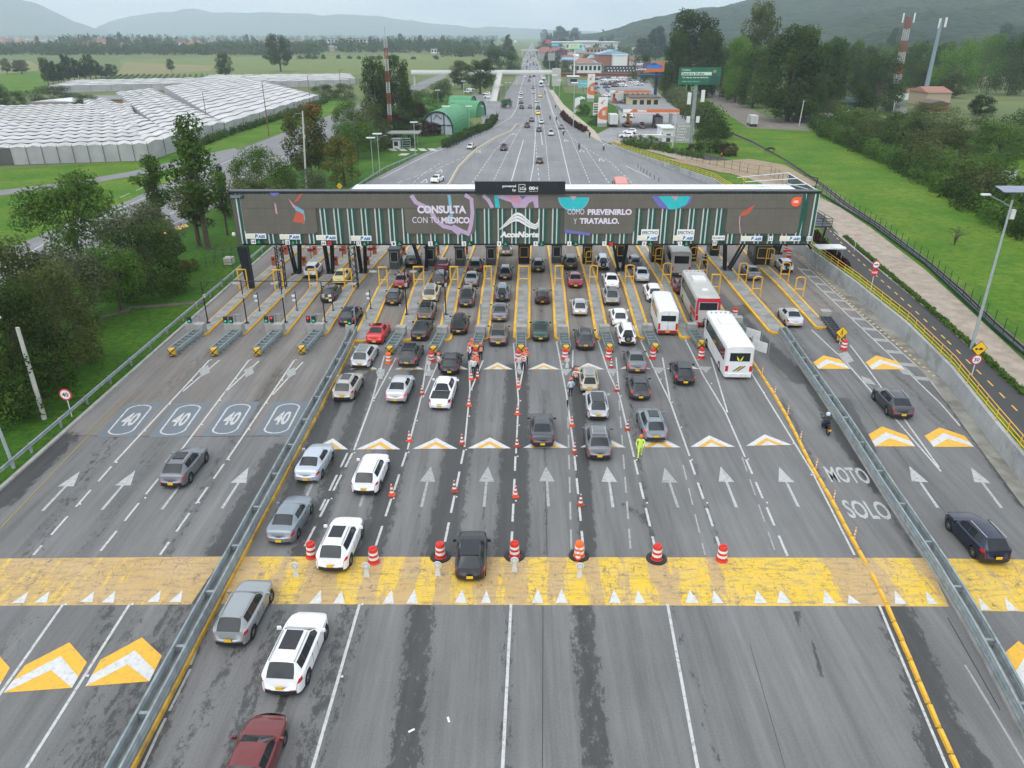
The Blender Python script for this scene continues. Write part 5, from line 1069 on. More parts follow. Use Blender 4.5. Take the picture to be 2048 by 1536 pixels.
 mb=MB();mb.tube((0,-.1,0),(0,-.25,.22),.012,4);out['antenna']=mb.mesh('antenna',[M_TRIM])
 return out
CARM={}
def join_meshes(lst,name):
 mb=MB();mats=[M_TRIM]
 for me,offs,ms in lst:
  idx=[]
  for m in ms:
   if m is None:idx.append(0)
   else:
    if m not in mats[1:]:mats.append(m)
    idx.append(mats.index(m,1))
  mb.add([(v.co.x+offs[0],v.co.y+offs[1],v.co.z+offs[2])for v in me.vertices],[tuple(p.vertices)for p in me.polygons],[idx[min(p.material_index,len(idx)-1)]for p in me.polygons])
 return mb.mesh(name,mats,38)
def car(kind,color,px,label,cat='car',name=None,group='vehicles queueing at the toll',dh=0.,extras=(),front=False,lite=False,brake=False,sc=1.0,at=None,hdg=None,z=0.,nolabel=False):
 if kind not in CARM:CARM[kind]=build_car_meshes(kind)
 ms=CARM[kind];S=SPEC[kind];L,W,wr=S['L']*sc,S['W'],S['wr']
 x,y=at if at else P(*px);h=(heading(x)if hdg is None else hdg)+dh
 if not at or front is not None:
  s=-1 if front else 1
  if not at:x+=-math.sin(h)*L/2*s;y+=math.cos(h)*L/2*s
 name=name or{'sedan':'sedan','suv':'sport_utility_vehicle','bigsuv':'sport_utility_vehicle','coupesuv':'sport_utility_vehicle','boxsuv':'sport_utility_vehicle','hatch':'hatchback','wagon':'station_wagon','pickup':'pickup_truck','taxi':'taxi'}[kind]
 pm=paintm(color)
 if lite:
  key=(kind,'lite')
  if key not in CARM:
   lst=[(ms['body'],(0,0,0),[None,M_TRIM])]
   for k in('rear_window','windscreen','side_window'):lst.append((ms[k],(0,0,0),[M_WIN]))
   for k in('tail_lamp_l','tail_lamp_r'):lst.append((ms[k],(0,0,0),[M_TAIL]))
   for k in('bumper','head_lamp_l','head_lamp_r'):lst.append((ms[k],(0,0,0),[M_TRIM if k=='bumper' else M_HEAD]))
   lst.append((ms['licence_plate'],(0,0,0),[M_PLATE]))
   for w in S['wb']:
    for s in(-1,1):lst.append((ms['tyre'],(s*(W/2-.115),w-S['L']/2,wr),[M_TYRE]))
   CARM[key]=join_meshes(lst,name)
  o=inst(CARM[key],name,None,(x,y,z),{0:pm});o.rotation_euler=(0,0,h);o.scale=(sc,sc,sc)
  if not nolabel:tag(o,label,cat,group)
  return o
 o=thing(name,label,cat,(x,y,z),h,group);o.scale=(sc,sc,sc)
 inst(ms['body'],'body',o,mats={0:pm})
 for k,nm in(('rear_window','rear_window'),('windscreen','windscreen'),('side_window','side_windows'),('bumper','lower_trim'),('licence_plate','licence_plate'),('mirror_l','mirror'),('mirror_r','mirror'),('head_lamp_l','headlight'),('head_lamp_r','headlight')):
  if k in ms:inst(ms[k],'side_window' if nm=='side_windows' else nm,o,mats={0:pm}if k[:6]=='mirror' else None)
 for k in('tail_lamp_l','tail_lamp_r'):inst(ms[k],'tail_light',o,mats={0:M_TAILON}if brake else None)
 for w in S['wb']:
  for s in(-1,1):
   t=inst(ms['tyre'],'wheel',o,(s*(W/2-.115),w-S['L']/2,wr));inst(ms['rim'],'rim',t)
 for e in extras:
  if e=='spare':inst(ms['spare_wheel'],'spare_wheel',o,(0,-S['L']/2-.16,.92))
  elif e=='bikes':
   mb=MB()
   for k in range(2):
    yy=-S['L']/2-.28-k*.2;cx=-.1+.2*k
    for s in(-1,1):mb.lathe([(.30,-.02),(.34,-.02),(.34,.02),(.30,.02),(.30,-.02)],(cx+s*.5,yy,.85),16,axis='Y')
    for a,b_ in(((cx-.5,.85),(cx-.1,1.25)),((cx-.1,1.25),(cx+.4,1.2)),((cx+.4,1.2),(cx+.5,.85)),((cx-.1,.8),(cx+.4,1.2)),((cx-.1,.8),(cx-.1,1.3)),((cx-.5,.85),(cx-.1,.8))):mb.tube((a[0],yy,a[1]),(b_[0],yy,b_[1]),.028,5)
   bk=mb.build('bicycle_rack',mat('bike_mixed',(.10,.03,.03),.4,.3),o,world=False)
  elif e in ms:inst(ms[e],{'roof_rack_cross':'roof_rack'}.get(e,e),o,mats=None)
 return o
Q='vehicles queueing at the toll'
car('sedan','maroon',(548,1447),'maroon sedan with worn hood and roof, partly cut off at the bottom edge',front=True,dh=R(-2.),group=Q)
car('bigsuv','white',(564,1397),'large white SUV with big dark sunroof, nearest white vehicle',extras=('sunroof','roof_rail'),dh=R(-3.5),group=Q)
car('suv','midgrey',(461,1299),'silver grey SUV driving onto the yellow band beside the left guardrail',extras=('roof_rail','antenna'),dh=R(-3.))
car('suv','white',(663,1149),'white SUV with sunroof crossing the yellow band between two red barrels',extras=('sunroof','roof_rail'),dh=R(-3),sc=1.03)
car('sedan','steel',(560,1093),'dark steel sedan just past the yellow band beside the guardrail',dh=R(-3.5),extras=('antenna',))
car('hatch','black',(940,1167),'black hatchback standing alone on the yellow band',dh=R(1),extras=('roof_panel',),sc=1.02)
car('sedan','bluegrey',(613,969),'silver blue sedan beside the guardrail behind the white patch of chevrons',dh=R(-3.5))
car('suv','white',(729,994),'white SUV with roof rails in lane 2 queue behind the silver sedan',extras=('roof_rail','antenna'),dh=R(-3))
car('coupesuv','grey',(345,980),'grey SUV with dark panoramic roof alone on the left carriageway',extras=('sunroof','roof_rail','antenna'),dh=R(-3.5),group='vehicles on the left carriageway')
car('suv','champagne',(685,806),'silver beige SUV with sunroof, lane 1, third behind the red sedan',extras=('sunroof','roof_rail'),dh=R(-3))
car('sedan','silver',(791,809),'silver sedan with lit tail lamps in the lane 2 queue',brake=True,dh=R(-3))
o=car('pickup','white',(879,823),'white pickup truck with black bed cover in the lane 3 queue',dh=R(-3))
car('suv','silver',(720,741),'silver SUV with silver roof rack, lane 1, directly behind the red sedan',extras=('roof_rack',),dh=R(-3))
car('suv','charcoal',(814,738),'dark grey SUV with lit tail lamps behind the black sedan in lane 2',brake=True,extras=('roof_panel',),dh=R(-3))
car('hatch','black',(899,753),'small black hatchback beside the worker in orange, lane 3',extras=('roof_panel',))
car('sedan','charcoal',(1085,898),'dark grey sedan alone on the chevrons in lane 5',extras=('antenna',),dh=R(1))
car('coupesuv','grey',(1199,924),'grey SUV with wide silver roof rack, last in the lane 6 queue',extras=('roof_rack_cross',))
car('suv','silver',(1196,844),'silver SUV with black roof directly ahead of the rack-carrying SUV in lane 6',extras=('roof_panel','antenna'),sc=.96)
car('wagon','beige',(1179,788),'beige station wagon with ribbed roof beside two workers in lane 6',extras=('roof_rack',))
car('suv','steel',(1311,887),'blue grey SUV with dark roof glass and lit brake lamps beside the worker in neon',extras=('sunroof','roof_rail'),brake=True,dh=R(2))
car('hatch','charcoal',(1281,804),'dark grey hatchback in lane 7 behind the grey sedan',extras=('roof_panel',),brake=True)
car('sedan','grey',(1274,749),'dark grey sedan with lit tail lamps in lane 7',brake=True)
car('hatch','black',(1370,774),'black hatchback with lit tail lamps, last car of lane 8',brake=True,extras=('roof_panel',),sc=1.03)
car('coupesuv','charcoal',(1804,841),'dark grey SUV on the right carriageway straddling the lane line',extras=('roof_rail','antenna'),dh=R(2),group='vehicles on the right carriageway')
car('suv','navy',(1990,1133),'navy blue SUV entering the yellow band at the right edge',extras=('roof_rail','antenna'),dh=R(5),group='vehicles on the right carriageway')
car('suv','charcoal',(1171,703),'dark grey SUV with lit tail lamps in lane 6 behind the silver hatchback',brake=True,extras=('roof_rail',))
car('coupesuv','brown',(996,695),'brownish grey SUV in lane 4, last beside the workers',extras=('roof_rail',))
car('sedan','green',(1081,685),'dark green old sedan in lane 5',extras=())
car('boxsuv','white',(1255,694),'white boxy SUV with spare wheel on the tailgate, lane 7',extras=('spare','roof_rail'))
car('hatch','white',(1240,655),'white hatchback with red lamps in lane 7 ahead of the boxy white SUV',extras=())
car('sedan','silver',(1590,657),'silver sedan approaching in lane 12 from the right carriageway',dh=R(1))
car('suv','navy',(693,655),'dark navy SUV with lit red lamps in lane 17 next to the guardrail tip',extras=('roof_rail',),brake=True,dh=R(-2))
car('sedan','red',(749,691),'bright red sedan, last in lane 1',extras=('sunroof',),dh=R(-2))
car('sedan','black',(838,684),'black sedan in lane 2 behind the brownish SUV',dh=R(-2))
car('boxsuv','black',(917,672),'black boxy SUV with tow bar in lane 3')
car('hatch','silver',(1160,634),'silver rounded hatchback alone in lane 6',extras=())
car('suv','midgrey',(1224,613),'grey SUV with dark sunroof in lane 7 behind the white sedan',extras=('roof_panel',))
car('bigsuv','white',(1309,606),'white SUV in lane 8 behind the silver sedan',extras=('roof_rail',),sc=.94)
car('hatch','black',(1085,611),'black car carrying bicycles on its tailgate in lane 5',extras=('bikes',))
car('boxsuv','slate',(1004,606),'blue grey boxy old SUV with spare wheel in lane 4',extras=('spare',))
car('sedan','grey',(999,646),'grey sedan in lane 4 between the boxy SUV and the brownish SUV')
car('hatch','black',(785,613),'black hatchback in lane 1 behind the dark red car',extras=('roof_panel',))
car('bigsuv','beige',(859,608),'beige SUV with roof rack in lane 2',extras=('roof_rack',),sc=.95)
car('suv','brown',(850,645),'brownish beige SUV with black roof in lane 2',extras=('roof_panel',))
car('pickup','charcoal',(932,617),'dark pickup with red cargo at its tailgate in lane 3')
car('sedan','wine',(801,580),'dark red car in lane 1 near the booth')
car('suv','charcoal',(878,575),'dark SUV in lane 2 ahead of the beige SUV with rack')
car('sedan','grey',(942,576),'grey sedan in lane 3 ahead of the dark pickup')
car('sedan','wine',(882,547),'dark red sedan at the lane 2 booth')
car('suv','black',(950,548),'black SUV with lit brake lamps at the lane 3 booth',brake=True)
car('hatch','black',(1010,562),'black car carrying luggage on its roof in lane 4',extras=('roof_rack',))
car('hatch','charcoal',(1076,546),'dark hatchback at the lane 5 booth')
car('suv','black',(1141,541),'black SUV at the lane 6 booth',extras=('roof_rail',))
car('boxsuv','silver',(1206,542),'silver boxy SUV with spare wheel at the lane 7 booth',extras=('spare',))
car('sedan','wine',(1151,578),'dark red sedan with lit lamps in lane 6',brake=True)
car('sedan','white',(1224,580),'white sedan with dark rear window in lane 7')
car('sedan','bluegrey',(1285,567),'silver blue sedan in lane 8')
car('hatch','grey',(1270,539),'grey hatchback at the lane 8 booth')
car('sedan','grey',(1508,563),'grey sedan behind the yellow guard frames in lane 11')
car('suv','silver',(1574,547),'silver SUV with spare wheel in lane 12 beside the widest booth',extras=('spare',),sc=.92)
car('suv','silver',(621,558),'silver SUV with dark rear window in lane 15')
t_=car('taxi','yellow',(679,571),'pale yellow taxi in lane 16','taxi')
car('suv','black',(656,607),'black SUV with fallen brake light in lane 16 behind the yellow taxi')
car('hatch','champagne',(1012,513),'beige car just under the canopy in lane 4')
car('suv','charcoal',(823,536),'dark SUV at the lane 1 booth',extras=('roof_rail',))
car('hatch','maroon',(1362,590),'dark car with red bicycle behind the grey bus in lane 9',extras=('bikes',))
def coach(px,L,W,H,label,body,name='bus',kind='coach',band=None,backwin=(.52,.84),top='white',dh=0.,stripes=None,z0=.32):
 x,y=P(*px);h=heading(x)+dh;x+=-math.sin(h)*L/2;y+=math.cos(h)*L/2
 o=thing(name,label,'bus' if name=='bus' else'van',(x,y,0),h,Q)
 bm_=mat('coach_'+body,{'white':(.76,.77,.77),'greywhite':(.50,.50,.47),'dirty':(.42,.42,.40),'cream':(.55,.53,.47)}[body],.4,var=.06,scale=.7,coat=.3,dirt=.15)
 def shell(w,hh,z,l0,l1,rr=.22):
  sec=[(-w,z),(-w,hh-rr),(-w+rr*.3,hh-rr*.35),(-w+rr,hh),(0,hh+.05),(w-rr,hh),(w-rr*.3,hh-rr*.35),(w,hh-rr),(w,z)]
  mb=MB();ys=[(-L/2+l0,.93,-.10),(-L/2+l0+.10,.985,-.02),(-L/2+l0+.35,1,0),(L/2-l1-.5,1,0),(L/2-l1-.15,.97,-.05),(L/2-l1,.88,-.3)];rs_=[]
  for yy,s,dz in ys:rs_.append([(a*s,yy,b if b==z else b+dz)for a,b in sec])
  n=len(sec)
  for i in range(len(ys)-1):
   for j in range(n-1):mb.add([rs_[i][j],rs_[i][j+1],rs_[i+1][j+1],rs_[i+1][j]],[(0,1,2,3)])
   mb.add([rs_[i][0],rs_[i+1][0],rs_[i+1][-1],rs_[i][-1]],[(0,1,2,3)])
  mb.add(rs_[0],[tuple(range(n-1,-1,-1))]);mb.add(rs_[-1],[tuple(range(n))]);return mb
 shell(W/2,H,z0,0,0).build('body',bm_,o,smooth=40,world=False)
 w0,w1=H*backwin[0],H*backwin[1]
 mb=MB();mb.bx(-W*.36,W*.36,-L/2-.025,-L/2+.01,w0,w1);mb.build('rear_window',M_WIN,o,world=False)
 sw0=.50 if kind=='coach' else.54
 for s in(-1,1):
  mb=MB();a,b_=(.6,L-.9)if kind!='van' else(1.3,L-1.4);mb.bx(s*(W/2-.01),s*(W/2+.012),-L/2+a,-L/2+b_,H*sw0,H*.84);mb.build('side_window',M_WIN,o,world=False)
  if kind=='van':
   for k in range(3):MB().bx(s*(W/2-.01),s*(W/2+.02),-L/2+1.9+k*1.1,-L/2+2.02+k*1.1,H*.5,H*.86).build('pillar',bm_,o,world=False)
  MB().bx(s*W*.38,s*W*.48,-L/2-.03,-L/2+.05,H*.26,H*.42 if kind!='van' else H*.5).build('tail_light',M_TAIL,o,world=False)
  MB().box((s*(W/2+.2),L/2-.5,H*.62),(.16,.14,.45)).tube((s*(W/2-.05),L/2-.5,H*.75),(s*(W/2+.2),L/2-.5,H*.72),.03,5).build('mirror',M_TRIM,o,world=False)
 MB().bx(-W*.40,W*.40,L/2-.25,L/2-.02,H*.5,H*.82).build('windscreen',M_WIN,o,world=False)
 MB().bx(-W*.47,W*.47,-L/2-.06,-L/2+.1,z0-.02,z0+.30).build('bumper',mat('coach_bumper_'+str(band),{None:(.05,.05,.055),'red':(.35,.02,.03),'white':(.7,.7,.7)}[band],.45),o,world=False)
 MB().bx(-.2,.2,-L/2-.08,-L/2-.06,z0+.08,z0+.24).build('licence_plate',M_PLATE if kind=='van' else M_WHITE,o,world=False)
 if band=='red' and kind=='coach':
  MB().bx(-W*.47,W*.47,-L/2-.018,-L/2+.25,H*.86,H*.985).build('red_cap',mat('bus_red',(.50,.02,.05),.4),o,world=False)
  for s in(-1,1):MB().bx(s*(W/2-.02),s*(W/2+.010),-L/2+.15,-L/2+3.2,H*.3,H*.47).build('red_stripe',mat('bus_red',(.50,.02,.05),.4),o,world=False)
  for s in(-1,1):MB().bx(s*W*.40,s*W*.49,-L/2-.02,-L/2+.3,H*.45,H*.9).build('red_corner',mat('bus_red',(.50,.02,.05),.4),o,world=False)
 if kind!='van' and top=='white':
  MB().bx(-W*.28,W*.28,L*.05,L*.05+1.6,H+.02,H+.2).build('roof_unit',mat('roof_unit_white',(.70,.71,.71),.5,var=.06),o,world=False)
  MB().box((0,-L*.25,H+.06),(.6,.6,.1)).build('roof_hatch',mat('roof_unit_white',(.70,.71,.71),.5,var=.06),o,world=False)
  mb=MB()
  for k in range(5):mb.box((-.9+.45*k,L/2-1.1,H+.08),(.16,.12,.14))
  mb.build('marker_lamps',M_RAIL,o,world=False)
 if kind=='van':MB().box((0,L*.22,H+.07),(.9,.9,.12)).build('roof_hatch',mat('roof_unit_white',(.70,.71,.71),.5,var=.06),o,world=False)
 if kind=='van':
  MB().bx(-.012,.012,-L/2-.012,-L/2+.01,z0+.35,H*.92).build('door_seam',M_TRIM,o,world=False)
 if stripes:
  mb=MB()
  for i,(c,dx)in enumerate(((0,0),(1,.14),(2,.28),(0,.42))):
   x0=-.55+dx;mb.add([(x0,-L/2-.02,H*.26),(x0+.11,-L/2-.02,H*.26),(x0+.75,-L/2-.02,H*.42),(x0+.64,-L/2-.02,H*.42)],[(0,1,2,3)],c)
  mb.build('stripe_decal',[mat('decal_black',(.03,.03,.03),.4),mat('decal_tan',(.45,.30,.12),.4),mat('decal_gold',(.65,.45,.05),.4)]if stripes=='gold' else[mat('decal_grey',(.12,.12,.13),.4),mat('decal_grey2',(.25,.25,.26),.4),mat('decal_grey',(.12,.12,.13),.4)],o,world=False)
 if stripes=='gold':
  mb=MB()
  for s in(-1,1):mb.add([(s*.02,-L/2-.04,H*.60),(s*.28,-L/2-.04,H*.72),(s*.24,-L/2-.04,H*.62),(s*.08,-L/2-.04,H*.56)],[(0,1,2,3)if s>0 else(3,2,1,0)])
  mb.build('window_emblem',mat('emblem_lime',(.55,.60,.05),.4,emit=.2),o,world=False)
 for yy in(-L/2+L*.22,L/2-L*.20):
  for s in(-1,1):
   wme=CARM.get('bigwheel')
   if wme is None:
    mb=MB();mb.lathe([(.22,-.13),(.45,-.13),(.47,-.08),(.47,.08),(.45,.13),(.22,.13)],(0,0,0),18,axis='X');wme=CARM['bigwheel']=mb.mesh('wheel',[M_TYRE],50)
    mb=MB();mb.lathe([(0,-.11),(.25,-.11),(.25,.11),(0,.11)],(0,0,0),12,axis='X');CARM['bigrim']=mb.mesh('rim',[M_RIM],40)
   k=inst(wme,'wheel',o,(s*(W/2-.12),yy,.47 if kind!='van' else.38));inst(CARM['bigrim'],'rim',k)
   if kind=='van':k.scale=(.8,.8,.8)
 return o
coach((1474,760),9.6,2.45,3.25,'white bus with gold and black stripes on its tail, nearest bus, lane 9','white',kind='coach',band='white',stripes='gold',backwin=(.56,.80),dh=R(2))
coach((1412,656),10.5,2.5,3.3,'red and white bus ahead of the white bus in lane 9','greywhite',kind='coach',band='red',stripes='grey',backwin=(.60,.84),dh=R(1))
coach((1360,555),9.5,2.5,3.3,'dusty grey bus at the lane 9 booth under the canopy','dirty',kind='coach',top='none',backwin=(.55,.84))
coach((1334,672),6.6,2.05,2.75,'white passenger van with plain rear doors in lane 8','white',name='passenger_van',kind='van',backwin=(.58,.80),band='red')
def skin(name,joints,edges,mats,matf,sub=1):
 me=bpy.data.meshes.new(name);me.from_pydata([j[:3]for j in joints],edges,[]);o=bpy.data.objects.new(name,me);COL.objects.link(o)
 sk=o.modifiers.new('s','SKIN');sk.use_smooth_shade=True
 for v,j in zip(me.skin_vertices[0].data,joints):v.radius=(j[3],j[4]if len(j)>4 else j[3])
 me.skin_vertices[0].data[0].use_root=True
 ss_=o.modifiers.new('u','SUBSURF');ss_.levels=ss_.render_levels=sub
 dg=bpy.context.evaluated_depsgraph_get();dg.update();m2=bpy.data.meshes.new_from_object(o.evaluated_get(dg));bpy.data.objects.remove(o);m2.name=name
 m2.materials.clear()
 for m in mats:m2.materials.append(m)
 m2.polygons.foreach_set('material_index',[matf(p.center)for p in m2.polygons]);m2.polygons.foreach_set('use_smooth',[True]*len(m2.polygons));m2.update();return m2
def body_joints(pose):
 J=[(0,0,.95,.14,.10),(0,.0,1.12,.13,.09),(0,0,1.32,.17,.11),(0,0,1.43,.10,.08),(0,.01,1.50,.05),(0,.02,1.58,.075,.085),(0,.02,1.66,.085,.095),(0,.02,1.72,.06,.07)]
 E=[(0,1),(1,2),(2,3),(3,4),(4,5),(5,6),(6,7)]
 def limb(par,pts):
  a=par
  for p in pts:J.append(p);E.append((a,len(J)-1));a=len(J)-1
  return a
 if pose=='ride':
  J[:]=[(0,-.35,.80,.15,.12),(0,-.28,.96,.14,.11),(0,-.16,1.18,.18,.12),(0,-.08,1.28,.11,.09),(0,-.05,1.34,.05),(0,-.02,1.42,.07),(0,0,1.50,.08),(0,0,1.55,.06)]
  for s in(-1,1):
   limb(2,[(s*.21,-.10,1.22,.07),(s*.32,.12,1.05,.055),(s*.34,.36,.98,.04),(s*.33,.44,.97,.035)])
   limb(0,[(s*.15,-.22,.78,.10),(s*.22,.12,.66,.07),(s*.20,-.08,.34,.05),(s*.20,.08,.27,.05)])
  return J,E
 arms={'stand':[(.24,0,1.36),(.29,-.02,1.10),(.27,.10,.90),(.26,.14,.82)],'walk':[(.24,0,1.36),(.28,-.10,1.12),(.27,.05,.92),(.27,.09,.84)],'reach':[(.24,0,1.38),(.42,.12,1.30),(.62,.22,1.26),(.70,.26,1.25)],'hold':[(.23,0,1.36),(.28,.04,1.12),(.14,.28,1.12),(.07,.33,1.14)]}
 for s in(-1,1):
  k=pose if not(pose=='reach' and s<0)else'stand';a=arms[k]
  w=[(s*a[0][0],a[0][1],a[0][2],.062),(s*a[1][0],a[1][1]*(s if pose=='walk' else 1),a[1][2],.048),(s*a[2][0],a[2][1],a[2][2],.036),(s*a[3][0],a[3][1],a[3][2],.030)]
  e=limb(2,[(s*.17,0,1.40,.075)]+w);hx,hy,hz,_=w[-1];px_,py_,pz_,_=w[-2]
  d=(Vector((hx,hy,hz))-Vector((px_,py_,pz_))).normalized()
  up=Vector((0,0,1))if abs(d.z)<.8 else Vector((0,1,0));sd=d.cross(up).normalized()
  for k2,(o_,ln)in enumerate(((-.028,.060),(-.010,.075),(.010,.07),(.028,.055))):
   p1=Vector((hx,hy,hz))+sd*o_+d*.03;p2=p1+d*ln
   limb(e,[(*p1,.009),(*p2,.008)])
  p1=Vector((hx,hy,hz))+sd*.045+d*.0;limb(e,[(*p1,.011),(*(p1+d*.03+sd*.015),.009)])
  st={'walk':.20*s}.get(pose,.04)
  limb(0,[(s*.10,0,.86,.095),(s*.11,st*.6+.02,.50,.068),(s*.12,st-(.06 if pose=='walk' and s<0 else 0),.12,.045),(s*.12,st+.12,.05,.045)])
 return J,E
SKIN_M=mat('skin',(.42,.24,.16),.55,var=.05);NAVY=mat('navy_trousers',(.012,.018,.045),.8,var=.1);SHOE=mat('black_shoes',(.012,.012,.012),.6)
CL={'orange':mat('cloth_orange',(.80,.16,.06),.75,var=.08),'white':mat('cloth_white',(.68,.70,.72),.8,var=.06),'lightblue':mat('cloth_light_blue',(.50,.60,.70),.8,var=.06),'neon':mat('cloth_neon',(.62,.85,.08),.7,var=.06),'black':mat('cloth_black',(.02,.022,.028),.8),'navy':NAVY,'grey':mat('cloth_grey',(.25,.27,.30),.8),'teal':mat('cloth_teal',(.12,.32,.36),.8),'red':mat('cloth_red',(.45,.03,.03),.8)}
PM={}
def person_mesh(pose):
 if pose not in PM:
  J,E=body_joints(pose)
  def f(c):
   if pose=='ride':return 0 if c.z>1.36 else(1 if c.z>.93 and not(c.y>.40)else(3 if c.z<.36 else(1 if c.z>.93 else 2)))
   if c.z>1.475:return 0
   r=math.hypot(c.x,c.y)
   if(abs(c.x)>.23 or c.y>.22)and(c.z<.95 if pose!='reach' else c.x>.55)and c.z>.6:return 0
   if pose=='hold' and c.y>.26:return 0
   return 1 if c.z>.93 else(3 if c.z<.11 else 2)
  PM[pose]=skin('person',J,E,[SKIN_M,CL['white'],NAVY,SHOE],f)
  mb=MB();z=1.70 if pose!='ride' else 1.53;rr=.125 if pose!='ride' else.15;cy=.02 if pose!='ride' else 0
  n=12;prof=[(rr*1.02,z-.03-(.10 if pose=='ride' else 0)),(rr*1.05,z),(rr*.85,z+.075),(rr*.45,z+.115),(0,z+.125)]
  if pose!='ride':prof=[(rr*1.25,z-.04),(rr*1.0,z-.01)]+prof[1:]
  mb.lathe(prof,(0,cy,0),n);PM[pose+'h']=mb.mesh('helmet',[CL['orange']],60)
  vs=MB()
  if pose!='ride':
   sec=[(a,z_)for z_,a in((.96,.165),(1.15,.155),(1.32,.195),(1.425,.16))]
   vs.lathe([(a,z_)for a,z_ in sec],(0,0,0),14);vs.v=[(p[0],p[1]*.70,p[2])for p in vs.v]
   PM[pose+'v']=vs.mesh('safety_vest',[CL['orange']],60)
   st=MB();st.lathe([(.172,1.05),(.170,1.11)],(0,0,0),14);st.lathe([(.193,1.22),(.200,1.28)],(0,0,0),14);st.v=[(p[0],p[1]*.72,p[2])for p in st.v];PM[pose+'s']=st.mesh('reflective_band',[mat('reflective_silver',(.75,.76,.72),.3)],60)
  mb=MB()
  fy=cy+.098 if pose!='ride' else.09;fz_=1.615 if pose!='ride' else 1.45
  mb.box((0,fy+.012,fz_-.012),(.022,.03,.035));PM[pose+'n']=mb.mesh('nose',[SKIN_M])
  mb=MB();[mb.box((s*.032,fy-.004,fz_+.015),(.022,.012,.010))for s in(-1,1)];mb.box((0,fy-.004,fz_-.045),(.04,.012,.008));PM[pose+'e']=mb.mesh('face_features',[mat('eyes_mouth',(.08,.03,.03),.5)])
  mb=MB();mb.lathe([(.10,1.60),(.105,1.66),(.09,1.70)],(0,-.01,0),10);PM[pose+'r']=mb.mesh('hair',[mat('dark_hair',(.015,.012,.010),.7)],60)
 return PM[pose]
def person(px,pose,top,hat,label,rz=0.,vest=None,legs=None,at=None,z=0.,s=1.0,cat='person',group='people on the plaza'):
 me=person_mesh(pose);x,y=at if at else P(*px);o=thing('person',label,cat,(x,y,z),rz,group);o.scale=(s,s,s)
 inst(me,'body',o,mats={1:CL[top],2:CL[legs]if legs else NAVY})
 if pose!='ride':inst(PM[pose+'n'],'nose',o);inst(PM[pose+'e'],'face',o);inst(PM[pose+'r'],'hair',o)
 if hat:inst(PM[pose+'h'],'helmet',o,mats={0:CL[hat]})
 if vest:inst(PM[pose+'v'],'safety_vest',o,mats={0:CL[vest]});inst(PM[pose+'s'],'reflective_band',o)
 return o
person((878,742),'hold','white','orange','worker in orange vest and cap beside the small black hatchback in lane 3',R(-60),'orange')
person((939,722),'stand','white','orange','worker in orange vest at the left of the group between lanes 3 and 4',R(120),'orange')
person((944,712),'stand','orange','orange','worker in orange vest standing farthest in the group between lanes 3 and 4',R(200),'orange')
person((962,721),'stand','navy','orange','worker in navy and orange at the right of the group between lanes 3 and 4',R(30),'orange')
person((947,751),'hold','white','orange','worker in white shirt nearest in the group between lanes 3 and 4',R(170))
person((954,744),'stand','orange','orange','worker in orange vest second nearest in the group between lanes 3 and 4',R(-40),'orange')
person((1047,741),'hold','white','orange','worker in orange vest nearest the barrel between lanes 4 and 5',R(150),'orange')
person((1052,731),'stand','orange','orange','worker in orange vest just behind his colleague between lanes 4 and 5',R(-20),'orange')
person((1141,794),'stand','lightblue','orange','worker in light blue shirt standing alone left of the beige wagon',R(20))
person((1151,773),'reach','white','orange','worker in orange vest stretching an arm to the beige wagon',R(-20),'orange')
person((1279,915),'walk','neon','orange','worker in neon yellow suit walking behind the blue grey SUV',R(175),None,'neon',s=1.06)
person((1050,519),'hold','white',None,'toll worker in white shirt at the lane 5 booth under the canopy',R(160),z=.2)
person((1438,1180),'stand','white',None,'x')if False else None
def moto_mesh():
 mb=MB()
 for y_ in(-.65,.65):
  mb.lathe([(.22,-.05),(.29,-.055),(.31,0),(.29,.055),(.22,.05)],(0,y_,.31),18,m=0,axis='X');mb.lathe([(0,-.03),(.05,-.04),(.05,.04),(0,.03)],(0,y_,.31),8,m=1,axis='X')
  for k in range(5):a=2*math.pi*k/5;mb.tube((0,y_,.31),(0,y_+math.cos(a)*.23,.31+math.sin(a)*.23),.015,4,1)
 return mb
